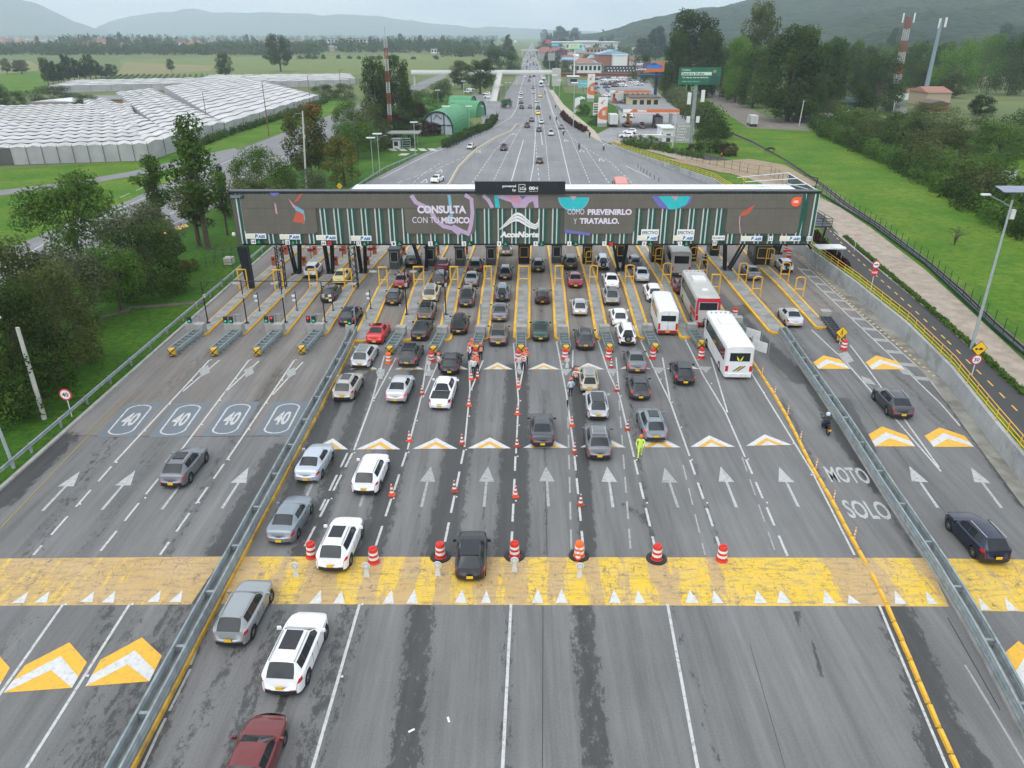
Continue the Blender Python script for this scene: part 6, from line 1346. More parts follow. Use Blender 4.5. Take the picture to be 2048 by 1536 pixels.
def motorcycle(px,label,color='black',group='motorcycles',rider=('black','grey','black'),at=None,hdg=None,lite=False,riderlab=None,s=1.0):
 x,y=P(*px);h=heading(x)if hdg is None else hdg
 if lite:
  if'motol' not in PM:
   mb=moto_mesh();mb.box((0,0,.48),(.26,.62,.30),m=1);mb.box((0,-.42,.78),(.28,.6,.12),m=0);mb.box((0,.22,.80),(.28,.42,.22),m=2);mb.tube((-.34,.48,1.0),(.34,.48,1.0),.025,5,1)
   mb.tube((0,.42,.95),(0,.65,.31),.04,5,1);PM['motol']=mb.mesh('motorcycle',[M_TYRE,M_DARK,M_DARK],50)
  o=inst(PM['motol'],'motorcycle',None,(x,y,0),{2:paintm(color)});o.rotation_euler.z=h;o.scale=(s,s,s);tag(o,label,'motorcycle',group)
 else:
  o=thing('motorcycle',label,'motorcycle',(x,y,0),h,group)
  for y_ in(-.65,.65):
   w=MB();w.lathe([(.22,-.05),(.29,-.055),(.31,0),(.29,.055),(.22,.05)],(0,y_,.31),20,axis='X');w=w.build('wheel',M_TYRE,o,50,world=False)
   r_=MB();r_.lathe([(0,-.03),(.05,-.04),(.05,.04),(0,.03)],(0,y_,.31),8,axis='X');[r_.tube((0,y_,.31),(0,y_+math.cos(a)*.23,.31+math.sin(a)*.23),.013,4)for a in[k*math.pi/4 for k in range(8)]];r_.build('rim',M_RIM,w,50,world=False)
  MB().box((0,0,.46),(.26,.50,.30)).box((0,-.02,.30),(.2,.3,.1)).build('engine',M_DARK,o,world=False)
  MB().box((0,.20,.82),(.26,.44,.20),taper=.7).build('fuel_tank',paintm(color),o,world=False)
  MB().box((0,-.38,.80),(.26,.70,.10),rx=.06,taper=.85).build('seat',M_BLACK,o,world=False)
  MB().box((0,-.78,.74),(.2,.25,.08)).build('tail',paintm(color),o,world=False);MB().box((0,-.92,.72),(.14,.03,.07)).build('tail_light',M_TAIL,o,world=False)
  MB().box((0,-.96,.55),(.20,.01,.14)).build('licence_plate',M_PLATE,o,world=False)
  MB().path([(-.36,.40,1.02),(-.12,.50,.98),(.12,.50,.98),(.36,.40,1.02)],.02,6).build('handlebar',M_DARK,o,world=False)
  for s_ in(-1,1):MB().tube((s_*.10,.48,.95),(s_*.10,.65,.31),.025,6).build('fork',M_STEEL,o,world=False);MB().tube((s_*.3,.46,1.03),(s_*.36,.42,1.18),.01,4).box((s_*.38,.42,1.2),(.12,.02,.08)).build('mirror',M_TRIM,o,world=False)
  MB().tube((.14,.1,.30),(.16,-.75,.42),.045,8).build('exhaust',M_STEEL,o,world=False)
 r_=person(None,'ride',rider[0],rider[1],riderlab or('rider of the '+label),h,None,rider[2],at=(x,y),s=s,group='motorcycle riders')
 return o
motorcycle((1650,862),'black motorcycle in the motorcycle lane left of the right guardrail','black','motorcycles',('black','lightblue','navy'),riderlab='rider in dark clothes and blue helmet in the motorcycle lane')
motorcycle((1409,532),'dark motorcycle passing under the canopy in lane 10','black',rider=('black','black','black'),riderlab='rider in black under the canopy in lane 10')
M_BAR=mat('barrel_red',(.60,.03,.02),.45,var=.08);M_BARO=mat('barrel_orange',(.80,.14,.02),.45,var=.08);M_BW=mat('reflective_white',(.74,.75,.75),.35,var=.05)
def barrel_mesh(m):
 mb=MB();r=.29
 prof=[(.36,0),(.36,.07),(r+.02,.10),(r+.01,.30),(r,.30),(r,.46),(r-.01,.46),(r-.012,.62),(r-.015,.62),(r-.02,.78),(r-.03,.78),(r-.035,.94),(r-.06,1.0),(0,1.0)]
 ms=[0,0,0,1,1,1,0,0,1,1,0,0,0];mb.lathe(prof,(0,0,0),20,ms);mb.box((0,0,1.02),(.34,.05,.07));return mb.mesh('traffic_barrel',[m,M_BW],40)
BMR,BMO=barrel_mesh(M_BAR),barrel_mesh(M_BARO)
bsm=MB().lathe([(.62,0),(.60,.09),(.40,.12),(.38,.05)],(0,0,0),20).mesh('rubber_base',[M_BLACK],40)
for px,m,base,w in[((624,1113),0,0,'left of the white SUV on the yellow band'),((748,1124),0,0,'right of the white SUV on the yellow band'),((881,1114),0,1,'left of the black hatchback on the yellow band'),((1029,1112),0,1,'right of the black hatchback on the yellow band'),((1158,1112),1,1,'behind a cone at the yellow band'),((1313,1118),0,1,'second from the right along the yellow band'),((1443,1120),0,0,'rightmost along the yellow band'),((778,726),1,0,'before the crash cushion between lanes 1 and 2'),((863,723),0,0,'before the crash cushion between lanes 2 and 3'),((951,717),0,0,'among the workers between lanes 3 and 4'),((1037,721),0,0,'before the crash cushion between lanes 4 and 5'),((1130,718),0,0,'before the crash cushion between lanes 5 and 6'),((1217,718),0,0,'before the crash cushion between lanes 6 and 7'),((1305,717),0,0,'before the crash cushion between lanes 7 and 8'),((1402,716),0,0,'before the crash cushion between lanes 8 and 9'),((1687,699),0,0,'below the yellow pedestrian sign between lanes 11 and 12'),((1571,503),0,0,'farthest of two by the concrete wall under the canopy'),((1577,514),0,0,'nearest of two by the concrete wall under the canopy'),((1469,633),0,1,'standing in the wet patch between lanes 10 and 11'),((1497,706),0,0,'hidden beside the nearest white bus'),((1399,556),0,0,'beside a yellow guard frame right of the grey bus')]:
 x,y=P(*px);lab=('orange' if m else'red')+' and white striped barrel '+w
 if base:
  o=thing('traffic_barrel',lab,'traffic barrel',(x,y,0),rnd.uniform(0,3),'striped traffic barrels');inst(BMO if m else BMR,'drum',o);inst(bsm,'rubber_base',o)
 else:o=tag(inst(BMO if m else BMR,'traffic_barrel',None,(x,y,0)),lab,'traffic barrel','striped traffic barrels');o.rotation_euler.z=rnd.uniform(0,3)
mb=MB();mb.box((0,0,.03),(.42,.42,.06));mb.lathe([(.17,.06),(.15,.22),(.145,.22),(.125,.36),(.12,.36),(.10,.50),(.095,.50),(.075,.64),(.07,.64),(.045,.80),(.04,.88),(0,.88)],(0,0,0),14,[0,1,1,0,0,1,1,0,0,1,0]);CONE=mb.mesh('traffic_cone',[mat('cone_orange',(.75,.09,.03),.45,var=.1),M_BW],40)
CONED=CONE.copy();CONED.materials[0]=mat('cone_dull_red',(.42,.06,.03),.5,var=.15)
rows=[('between lanes 2 and 3',[(784,990,0),(819,882,0),(844,789,1)]),('between lanes 3 and 4',[(909,982,1),(924,888,1),(938,812,0),(943,759,0)]),('between lanes 4 and 5',[(1031,993,0),(1034,893,1),(1035,829,0),(1037,774,0)]),('between lanes 5 and 6',[(1161,1010,1),(1149,905,1),(1143.8,852,0)]),('between lanes 6 and 7',[(1254.7,860,1),(1233.4,782,1),(1222.5,735,1)]),('on the yellow band before the orange barrel',[(1156,1120,0)]),('between the white bus and the crash cushion',[(1424,740,0)])if False else('beside the front of the worker group',[(955,756,1)])]
for w,L_ in rows:
 for i,(a,b_,d)in enumerate(L_):
  o=inst(CONED if d else CONE,'traffic_cone',None,(*P(a,b_),0));o.rotation_euler.z=rnd.uniform(0,1)
  tag(o,('dull red' if d else'orange')+' and white striped traffic cone '+w+(', %s from the camera'%nth(i)if len(L_)>1 else''),'traffic cone','traffic cones between the queues')
mb=MB();mb.box((0,0,.28),(.34,.10,.56),taper=.45);mb.lathe([(0,-.03),(.22,-.03),(.24,0),(.22,.03),(0,.03)],(0,0,.78),18,axis='Y');mb.lathe([(.15,-.035),(.17,-.035),(.17,-.03)],(0,0,.78),18,m=1,axis='Y');PAD=mb.mesh('paddle_sign',[mat('paddle_white',(.60,.61,.60),.5,var=.08),M_STEEL],40)
for px,w in[((593,1154),'on the yellow band left of the white SUV'),((734,1154),'on the yellow band below the second barrel'),((876,1152),'on the yellow band left of the black hatchback'),((1029,1143),'on the yellow band right of the black hatchback'),((1159,1155),'on the yellow band below the orange barrel'),((762,758),'between the queues of lanes 1 and 2'),((858,742),'between the queues of lanes 2 and 3'),((1038,738),'beside the workers between lanes 4 and 5'),((1134,736),'between the queues of lanes 5 and 6'),((943,741),'among the workers between lanes 3 and 4')]:
 o=inst(PAD,'paddle_sign',None,(*P(*px),0.02));tag(o,'small white round-headed paddle sign '+w,'sign','white paddle signs')
blk=MB();blk.add([(-.13,-.62,0),(.13,-.62,0),(.13,.62,0),(-.13,.62,0),(-.08,-.57,.13),(.08,-.57,.13),(.08,.57,.13),(-.08,.57,.13)],[(3,2,1,0),(4,5,6,7),(0,1,5,4),(1,2,6,5),(2,3,7,6),(3,0,4,7)]);BLK=blk.mesh('lane_divider',[mat('divider_yellow',(.72,.40,.03),.5,var=.12,dirt=.3)])
pl1=[P(*p)for p in[(1504,722),(1547,787),(1574,834),(1624,934),(1662,998),(1700,1071),(1735,1133)]];pl2=[P(*p)for p in[(1750,1162),(1773,1210),(1797,1265),(1849,1390),(1914,1536),(1950,1620)]]
i=0
for pl in(pl1,pl2):
 for p in resample([(a[0],a[1],0)for a in pl],1.34):
  j=min(range(len(pl)-1),key=lambda k:abs((pl[k][1]+pl[k+1][1])/2-p.y));d=Vector(pl[j+1])-Vector(pl[j]);d=d if d.y>0 else-d
  o=inst(BLK,'lane_divider',None,(p.x,p.y,.0));o.rotation_euler.z=math.atan2(d.y,d.x)-math.pi/2+rnd.uniform(-.03,.03)
  tag(o,'short yellow lane divider block in the row along the motorcycle lane','lane divider','yellow divider blocks along the motorcycle lane');i+=1
mb=MB();mb.lathe([(.10,0),(.10,.04),(.05,.06),(.05,.22),(.05,.22),(.05,.34),(.05,.34),(.05,.46),(.05,.46),(.05,.58),(.05,.75),(0,.76)],(0,0,0),10,[0,0,0,1,1,0,0,1,1,0,0]);POST=mb.mesh('flexible_post',[mat('post_orange',(.70,.30,.08),.5),M_BW],40)
for i,px in enumerate([(1522,748),(1547,789),(1573,828),(1598,880),(1629,936),(1664,1000),(1705,1075)]):
 o=inst(POST,'flexible_post',None,(P(*px)[0]+.1,P(*px)[1],.0));tag(o,'orange and white flexible post, %s nearest along the yellow dividers'%nth(6-i),'marker post','flexible posts along the motorcycle lane')
M_POST=mat('sign_post_white',(.68,.70,.70),.45,.1,var=.06);SR=mat('sign_red',(.60,.02,.04),.4,var=.04);SY=mat('sign_yellow',(.85,.52,.02),.45,var=.04);SB=mat('sign_black',(.015,.015,.015),.5)
def sign(px,hgt,label,faces,z=None,T_=False,th=.04):
 x,y,z0=(*T(*px),)if T_ else(*P(*px),0.0);o=thing('road_sign',label,'road sign',(x,y,z0),0)
 MB().tube((0,0,0),(0,0,hgt),th,8).build('post',M_POST,o,world=False)
 for f,zc,r,txt in faces:
  if f=='limit':
   MB().lathe([(0,-.07),(r,-.07),(r,-.03)],(0,0,zc),24,axis='Y').build('sign_plate',SR,o,world=False);MB().lathe([(0,-.08),(r*.78,-.08),(r*.78,-.07)],(0,0,zc),24,axis='Y').build('white_disc',LW,o,world=False)
   mb=MB()
   if txt=='-':mb.bx(-r*.5,r*.5,-.10,-.085,zc-r*.12,zc+r*.12)
   else:text_wall(mb,txt,-r*.50,r*.50,zc-r*.36,zc+r*.36,-.09,0,.02)
   mb.build('lettering',SB,o,world=False)
  if f=='stop':
   MB().lathe([(0,-.07),(r,-.07),(r,-.03)],(0,0,zc),8,axis='Y').build('sign_plate',SR,o,world=False);mb=MB();text_wall(mb,txt,-r*.7,r*.7,zc-r*.28,zc+r*.28,-.09,0,.03);mb.build('lettering',LW,o,world=False)
  if f=='diamond':
   MB().lathe([(0,-.05),(r,-.05),(r,-.02)],(0,0,zc),4,axis='Y').build('sign_plate',SB,o,world=False);MB().lathe([(0,-.06),(r*.93,-.06),(r*.93,-.05)],(0,0,zc),4,axis='Y').build('yellow_face',SY,o,world=False)
   mb=MB()
   if txt=='car':mb.bx(-.05,.28,-.08,-.065,zc-.10,zc-.0);mb.bx(.0,.20,-.08,-.065,zc,zc+.08);mb.bx(-.36,-.2,-.08,-.065,zc-.12,zc+.05);mb.bx(-.2,-.05,-.08,-.065,zc-.04,zc-.0)
   elif txt=='walk':mb.bx(-.05,.05,-.08,-.065,zc-.02,zc+.18);mb.lathe([(0,-.08),(.05,-.08),(.05,-.065)],(0,0,zc+.26),10,axis='Y');mb.box((-.08,-.072,zc-.14),(.05,.015,.26),0);mb.box((.08,-.072,zc-.14),(.05,.015,.26),0)
   else:mb.bx(-.10,-.04,-.08,-.065,zc-.22,zc+.22);mb.bx(.04,.10,-.08,-.065,zc-.22,zc+.22)
   mb.build('pictogram',SB,o,world=False)
 return o
sign((144,833),2.15,'round 40 speed limit sign in the grass behind the left guardrail',[('limit',2.0,.50,'40')])
sign((1943,752),2.6,'round 30 sign below a yellow tow sign at the right path',[('limit',1.55,.46,'30'),('diamond',2.55,.68,'car')],T_=True)
sign((1741,582),2.8,'red stop sign reading PARE below a no entry disc beside the bike path',[('stop',2.2,.44,'PARE'),('limit',3.1,.44,'-')],T_=True)
sign((1708,503),2.3,'small round sign on the paved walk beside the green fence',[('limit',2.2,.22,'30')],T_=True,th=.03)
sign((1679,688),1.2,'yellow pedestrian sign tilted on the crash cushion between lanes 11 and 12',[('diamond',1.25,.62,'walk')])
sign((681,392),1.9,'yellow diamond sign in the grass left of the canopy roof',[('diamond',1.9,.62,'lanes')])
sign((1487,372),1.4,'round yellow sign behind the canopy roof beside the sandy lot',[('diamond',1.4,.5,'lanes')],T_=True)
wb=thing('warning_board','white sheet board on a frame standing right of the nearest bus','board',(*P(1500,708),0),R(-50));MB().bx(.1,1.7,-.03,.03,.6,1.6).build('panel',M_WHITE,wb,world=False);MB().tube((0,0,0),(0,0,1.9),.04,6).tube((1.9,0,0),(1.9,0,1.9),.04,6).build('frame',M_STEEL,wb,world=False)
wb=thing('warning_board','second white sheet board on a frame farther behind the nearest bus','board',(*P(1488,684),0),R(-50));MB().bx(.1,1.7,-.03,.03,.6,1.6).build('panel',M_WHITE,wb,world=False);MB().tube((0,0,0),(0,0,1.9),.04,6).tube((1.9,0,0),(1.9,0,1.9),.04,6).build('frame',M_STEEL,wb,world=False)
x,y,z=T(1942,698);hh=PY(2022,400,y)[1]-z
sl=thing('solar_street_lamp','tall grey street lamp with solar panel and battery box at the right path','street lamp',(x,y,z),0)
MB().tube((0,0,0),(0,0,hh),.15,10,r1=.08).build('pole',mat('pole_grey',(.42,.47,.50),.45,.4,var=.1),sl,world=False)
MB().box((.1,0,hh+.9),(2.9,1.5,.06),rx=R(10)).tube((0,0,hh),(0,0,hh+.9),.05,6).build('solar_panel',mat('solar_blue',(.18,.20,.28),.25,.2),sl,world=False)
MB().path([(0,0,hh-.6),(-1.2,-.2,hh+.0),(-2.3,-.3,hh+.45)],.05,6).build('arm',M_STEEL,sl,world=False);MB().box((-2.6,-.3,hh+.52),(.75,.3,.12)).build('lamp_head',M_WHITE,sl,world=False)
MB().box((.28,-.05,hh-1.2),(.35,.3,.8)).build('battery_box',mat('box_white',(.62,.63,.62),.5),sl,world=False)
x,y=P(89,838);hh=PY(36,655,y)[1];o=tag(MB().tube((0,0,0),(0,0,hh),.19,10,r1=.14).build('concrete_pole',mat('pole_concrete',(.48,.47,.43),.85,var=.1)),'bare pale concrete pole standing in the grass left of the 40 sign','pole');o.location=(x,y,0)
x,y=P(28,936);o=thing('street_lamp','grey steel lamp pole leaving the picture at the left edge','street lamp',(x,y,0));MB().tube((0,0,0),(-.6,0,11),.13,10,r1=.08).build('pole',mat('pole_grey',(.42,.47,.50),.45,.4,var=.1),o,world=False);MB().path([(-.6,0,10.8),(1.6,0,11.3)],.05,6).build('arm',M_STEEL,o,world=False);MB().box((1.9,0,11.33),(.7,.3,.12)).build('lamp_head',M_WHITE,o,world=False)
for px,lab,dx in[((897,1440),'small strip of white litter on the asphalt right of the maroon sedan',.3),((823,1462),'narrow tilted strip of white litter on the asphalt right of the maroon sedan',-1.)]:
 o=tag(MB().box((0,0,0),(.10,.30,.012)).build('litter',M_WHITE),lab,'litter');o.location=(*P(*px),.03);o.rotation_euler.z=dx
def leaf_mat(name,a,b_,c=None):
 m=mat(name,a,.75,var=.1);n,l,p=nodes_of(m);p.inputs['Specular IOR Level'].default_value=.08
 at=n.new('ShaderNodeAttribute');at.attribute_name='tone';rp=n.new('ShaderNodeValToRGB');e=rp.color_ramp.elements
 e[0].position=0;e[0].color=a+(1,);e[1].position=1;e[1].color=b_+(1,)
 if c:q=e.new(.92);q.color=b_+(1,);e[2].color=c+(1,)
 oi=n.new('ShaderNodeObjectInfo');mr=n.new('ShaderNodeMapRange');mr.inputs[3].default_value=.82;mr.inputs[4].default_value=1.18;l.new(oi.outputs['Random'],mr.inputs[0])
 vm=n.new('ShaderNodeVectorMath');vm.operation='SCALE';l.new(at.outputs['Fac'],rp.inputs['Fac']);l.new(rp.outputs['Color'],vm.inputs[0]);l.new(mr.outputs[0],vm.inputs['Scale']);l.new(vm.outputs[0],p.inputs['Base Color'])
 tr=n.new('ShaderNodeBsdfTranslucent');l.new(vm.outputs[0],tr.inputs['Color']);ms=n.new('ShaderNodeMixShader');ms.inputs[0].default_value=.38
 l.new(p.outputs[0],ms.inputs[1]);l.new(tr.outputs[0],ms.inputs[2]);l.new(ms.outputs[0],n['Material Output'].inputs['Surface']);return m
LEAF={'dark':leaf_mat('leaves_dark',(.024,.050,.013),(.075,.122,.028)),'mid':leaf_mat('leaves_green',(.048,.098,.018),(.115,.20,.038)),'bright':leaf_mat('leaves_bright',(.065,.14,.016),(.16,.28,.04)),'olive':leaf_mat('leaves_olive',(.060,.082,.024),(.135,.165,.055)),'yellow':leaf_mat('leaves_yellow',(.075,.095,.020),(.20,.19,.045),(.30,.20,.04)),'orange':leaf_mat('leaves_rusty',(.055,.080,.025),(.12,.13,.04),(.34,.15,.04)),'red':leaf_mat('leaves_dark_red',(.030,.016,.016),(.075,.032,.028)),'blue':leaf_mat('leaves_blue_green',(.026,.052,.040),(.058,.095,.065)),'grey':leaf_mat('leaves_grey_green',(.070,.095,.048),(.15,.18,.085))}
BARK=mat('bark',(.085,.065,.048),.9,var=.3,scale=3)
def leaves_mesh(name,blobs,per,size,seed,droop=0.,squash=1.0):
 r=np.random.default_rng(seed);C,Nn,Tn=[],[],[]
 for(cx,cy,cz,rad)in blobs:
  k=max(6,int(per*(rad**2)))
  d=r.normal(size=(k,3));d/=np.linalg.norm(d,axis=1)[:,None];rr=rad*(r.random(k)**.33*.55+.5)*(1+.25*np.sin(d[:,0]*5+cx)*np.cos(d[:,1]*6+cy))
  p=d*rr[:,None];p[:,2]*=squash;p[:,2]-=droop*np.abs(r.normal(size=k))*rad*.5
  C.append(p+[cx,cy,cz]);Nn.append(d+r.normal(size=(k,3))*.55+[0,0,.35]);Tn.append(np.clip(r.normal(.5,.16,k)+r.normal(0,.24),0,1))
 C,N_,T_=np.concatenate(C),np.concatenate(Nn),np.concatenate(Tn);n=len(C);N_/=np.linalg.norm(N_,axis=1)[:,None]
 a=np.cross(N_,r.normal(size=(n,3)));a/=np.linalg.norm(a,axis=1)[:,None];b_=np.cross(N_,a);s=size*r.uniform(.6,1.3,n)[:,None]
 V=np.stack([C-a*s,C-b_*s*.55,C+a*s,C+b_*s*.55],1).reshape(-1,3)
 me=bpy.data.meshes.new(name);me.vertices.add(4*n);me.vertices.foreach_set('co',V.reshape(-1).astype(np.float32));me.loops.add(4*n);me.loops.foreach_set('vertex_index',np.arange(4*n,dtype=np.int32))
 me.polygons.add(n);me.polygons.foreach_set('loop_start',np.arange(0,4*n,4,dtype=np.int32));me.update(calc_edges=True)
 at=me.attributes.new('tone','FLOAT','POINT');at.data.foreach_set('value',np.repeat(T_,4).astype(np.float32));me.materials.append(LEAF['mid']);me.validate();return me
def tree_proto(kind,seed,lite=False):
 r=random.Random(seed);B=[];W=7.
 lim=[]
 if kind=='broad':
  for i in range(46):
   a=r.uniform(0,6.28);z=r.uniform(3.0,9.2);R_=3.9*math.sqrt(max(.05,1-((z-5.6)/4.2)**2));q=R_*math.sqrt(r.uniform(.15,1));B.append((q*math.cos(a),q*math.sin(a),z,r.uniform(.75,1.35)))
  W=9.2;th=4.5
 elif kind=='tall':
  for i in range(30):
   z=3.2+6.3*(i+.5)/30+r.uniform(-.4,.4);a=r.uniform(0,6.28);q=r.uniform(.2,1.9)*(1.15-abs(z-5.8)/5.2);B.append((q*math.cos(a),q*math.sin(a),z,r.uniform(.45,.95)))
  W=5.;th=8.5
 elif kind=='cone':
  for i in range(44):
   z=.9+8.6*(i+.5)/44;a=r.uniform(0,6.28);q=2.5*(1-z/10.5)**.8*math.sqrt(r.uniform(.3,1));B.append((q*math.cos(a),q*math.sin(a),z,.35+.85*(1-z/10.5)))
  W=6.;th=8
 elif kind=='bush':
  for i in range(40):
   z=r.uniform(.8,8.6);a=r.uniform(0,6.28);R_=4.2*math.sqrt(max(.08,1-((z-3.4)/6.0)**2));q=R_*math.sqrt(r.uniform(.35,1));B.append((q*math.cos(a),q*math.sin(a),z,r.uniform(.9,1.6)))
  W=10.5;th=3
 elif kind=='round':
  for i in range(60):
   u=r.uniform(-.75,1);a=r.uniform(0,6.28);q=math.sqrt(1-u*u)*3.9;B.append((q*math.cos(a),q*math.sin(a),4.6+4.1*u,r.uniform(.8,1.2)))
  B.append((0,0,4.6,3));W=9.6;th=3
 elif kind=='dome':
  for i in range(70):
   z=1.0+8.3*r.random();a=r.uniform(0,6.28);R_=2.75*math.sqrt(max(.05,1-(max(0,z-4.2)/5.6)**2))*(1-.25*max(0,2.5-z));q=R_*math.sqrt(r.uniform(.3,1));B.append((q*math.cos(a),q*math.sin(a),z,r.uniform(.55,1.1)))
  W=7.;th=7
 elif kind=='willow':
  for i in range(40):
   a=r.uniform(0,6.28);z=r.uniform(1.8,9.0);R_=2.8*math.sqrt(max(.1,1-((z-4.6)/5.2)**2));q=R_*math.sqrt(r.uniform(.1,1));B.append((q*math.cos(a),q*math.sin(a),z,r.uniform(.6,1.0)))
  W=7.;th=5
 elif kind=='euc':
  for i in range(54):
   z=2.2+7.3*r.random();a=r.uniform(0,6.28);R_=2.9*math.sqrt(max(.12,1-((z-5.6)/4.6)**2));q=R_*math.sqrt(r.uniform(.2,1));B.append((q*math.cos(a),q*math.sin(a),z,r.uniform(.5,1.15)))
  W=7.;th=7
 dens={'bush':150,'round':150,'broad':190}.get(kind,260)
 crown=leaves_mesh('crown',B,dens if not lite else dens*.14,.15 if not lite else.36,seed,droop=.8 if kind=='willow' else.15)
 mb=MB();tw=Vector((r.uniform(-.2,.2),r.uniform(-.2,.2),th));mb.tube((0,0,-.2),tw*.5,.24 if kind!='bush' else.15,7,r1=.17);mb.tube(tw*.5,tw,.17,6,r1=.06)
 if not lite:
  for b_ in r.sample(B[:40],12 if kind in('broad','tall','euc')else 6):
   k=min(.95,max(.25,(b_[2]-1.6)/th));s=tw*k;mb.tube(s,(b_[0],b_[1],b_[2]),.075,5,r1=.02)
 return crown,mb.mesh('trunk',[BARK],60),W
TP={}
def tree(base,ytop,x0,x1,kind,leaf,label,lite=False,cat='tree',name='tree',group=None,T_=False,var=None,bell=None):
 if T_:X,Y,Z=T(*base)
 else:(X,Y),Z=P(*base),0.
 top=PY(1024,ytop,Y)[1]-Z;v=(base[1]-768)/FPX;t=Y/(CS-v*SN);Wm=(x1-x0)/(FPX/t)*1.02;xc=((x0+x1)/2-1024)/FPX*t
 key=(kind,(int(base[0]*7+base[1])%2)if var is None else var,lite)
 if key not in TP:TP[key]=tree_proto(kind,11+5*key[1],lite)
 cr,tk,W=TP[key];s=Wm/W*(1.12 if kind in('dome','bush','broad')else 1.);sz=top/10.
 o=thing(name,label,cat,(X+(xc-X)*.6,Y,Z),(base[0]*1.7)%6.28,group);o.scale=(s,s,sz)
 inst(cr,'crown',o,mats={0:LEAF[leaf]});
 if kind!='bush' or not lite:inst(tk,'trunk',o)
 return o
for a in[((178,548),350,80,252,'broad','mid','large broad green tree between the side road and the left grass'),((60,812),560,-70,150,'bush','dark','dark bushy tree at the left edge beside the bare concrete pole'),((130,742),520,20,215,'bush','olive','wide olive green tree mass behind the bare concrete pole'),((30,690),470,-60,130,'bush','olive','olive green tree at the left edge above the dark bushy one'),((-20,840),600,-130,60,'bush','mid','green bushy tree cut by the left edge of the picture'),((150,660),500,70,230,'broad','grey','grey green loose tree between the broad tree and the olive mass'),((246,622),492,180,300,'broad','mid','round crowned tree with a bare trunk above the left drain'),((318,590),438,215,378,'bush','dark','wide dark green tree in the middle of the left grass'),((300,560),412,230,375,'broad','grey','misty grey green tree behind the wide dark one'),((432,498),234,345,468,'tall','mid','tall slender tree with open crown left of the canopy'),((347,458),306,262,360,'tall','mid','leaning tree with bare lower trunk beside the side road'),((408,492),345,340,445,'tall','olive','thin many stemmed tree just below the tall slender one'),((456,470),330,428,482,'tall','dark','narrow dark tree touching the left end of the canopy'),((358,535),455,335,380,'tall','dark','narrow dark conical tree by the yellow shrub'),((530,412),284,470,592,'round','mid','dense rounded dome tree behind the left end of the canopy'),((505,430),352,445,580,'bush','olive','low olive tree directly above the canopy left end'),((632,362),208,570,668,'euc','orange','tree with rusty orange leaves beside the side road'),((610,395),330,560,660,'bush','grey','greyish shrubby tree under the rusty one'),((696,372),268,640,732,'willow','yellow','yellow green drooping tree left of the yellow diamond sign'),((700,292),192,668,738,'round','mid','rounded green tree above the drooping yellow one'),((740,300),205,700,790,'bush','olive','loose olive tree left of the red and white mast'),((712,315),240,680,760,'broad','mid','mid green tree between the drooping and the rounded tree'),((770,258),118,712,775,'euc','dark','dark tall tree left of the red and white mast'),((800,245),112,765,828,'euc','dark','dark tall tree right behind the red and white mast'),((800,255),145,745,825,'bush','dark','broad dark tree at the foot of the mast'),((848,232),178,812,880,'bush','mid','mid green tree above the green arched hall'),((800,262),215,770,830,'bush','dark','low dark tree right of the mast foot'),((884,203),155,858,908,'bush','dark','small dark rounded tree by the white footbridge'),((965,188),118,925,990,'euc','dark','open dark tree standing before the footbridge'),((930,178),122,895,945,'euc','olive','olive tree behind the footbridge left of the highway'),((1015,120),67,998,1036,'cone','dark','tall dark tree left of the far highway'),((985,118),78,972,998,'cone','dark','smaller dark pointed tree left of the tall one by the far highway'),((1000,150),98,960,1042,'bush','dark','wide dark wood edge beside the highway before the footbridge'),((1030,142),108,1005,1045,'bush','mid','green tree hanging over the far highway edge'),((564,143),68,533,588,'euc','dark','large lone tree in the pasture behind the greenhouses'),((454,156),107,434,470,'euc','dark','lone tree behind the far greenhouse roof'),((343,143),118,335,352,'euc','dark','small lone tree in the yellow field'),((16,148),117,3,24,'euc','grey','first small leaning tree in the far left field'),((48,148),120,25,60,'euc','grey','second small leaning tree in the far left field'),((0,222),165,-40,28,'bush','dark','dark tree at the left edge before the greenhouse'),((30,218),180,5,62,'bush','mid','green shrubby tree left of the farm sheds'),((105,205),172,55,160,'bush','dark','low dark tree row behind the farm sheds'),((172,218),188,148,205,'bush','dark','dark tree in front of the farm sheds'),((275,205),185,255,300,'bush','mid','small green tree right of the farm sheds'),((500,242),228,485,520,'bush','mid','small shrub beside the greenhouse side wall'),((440,262),245,425,455,'bush','mid','shrub at the greenhouse corner'),((640,200),168,620,680,'bush','dark','dark shrubs at the end of the greenhouses'),((690,200),165,665,715,'bush','olive','olive shrubs right of the greenhouses'),]:tree(*a)
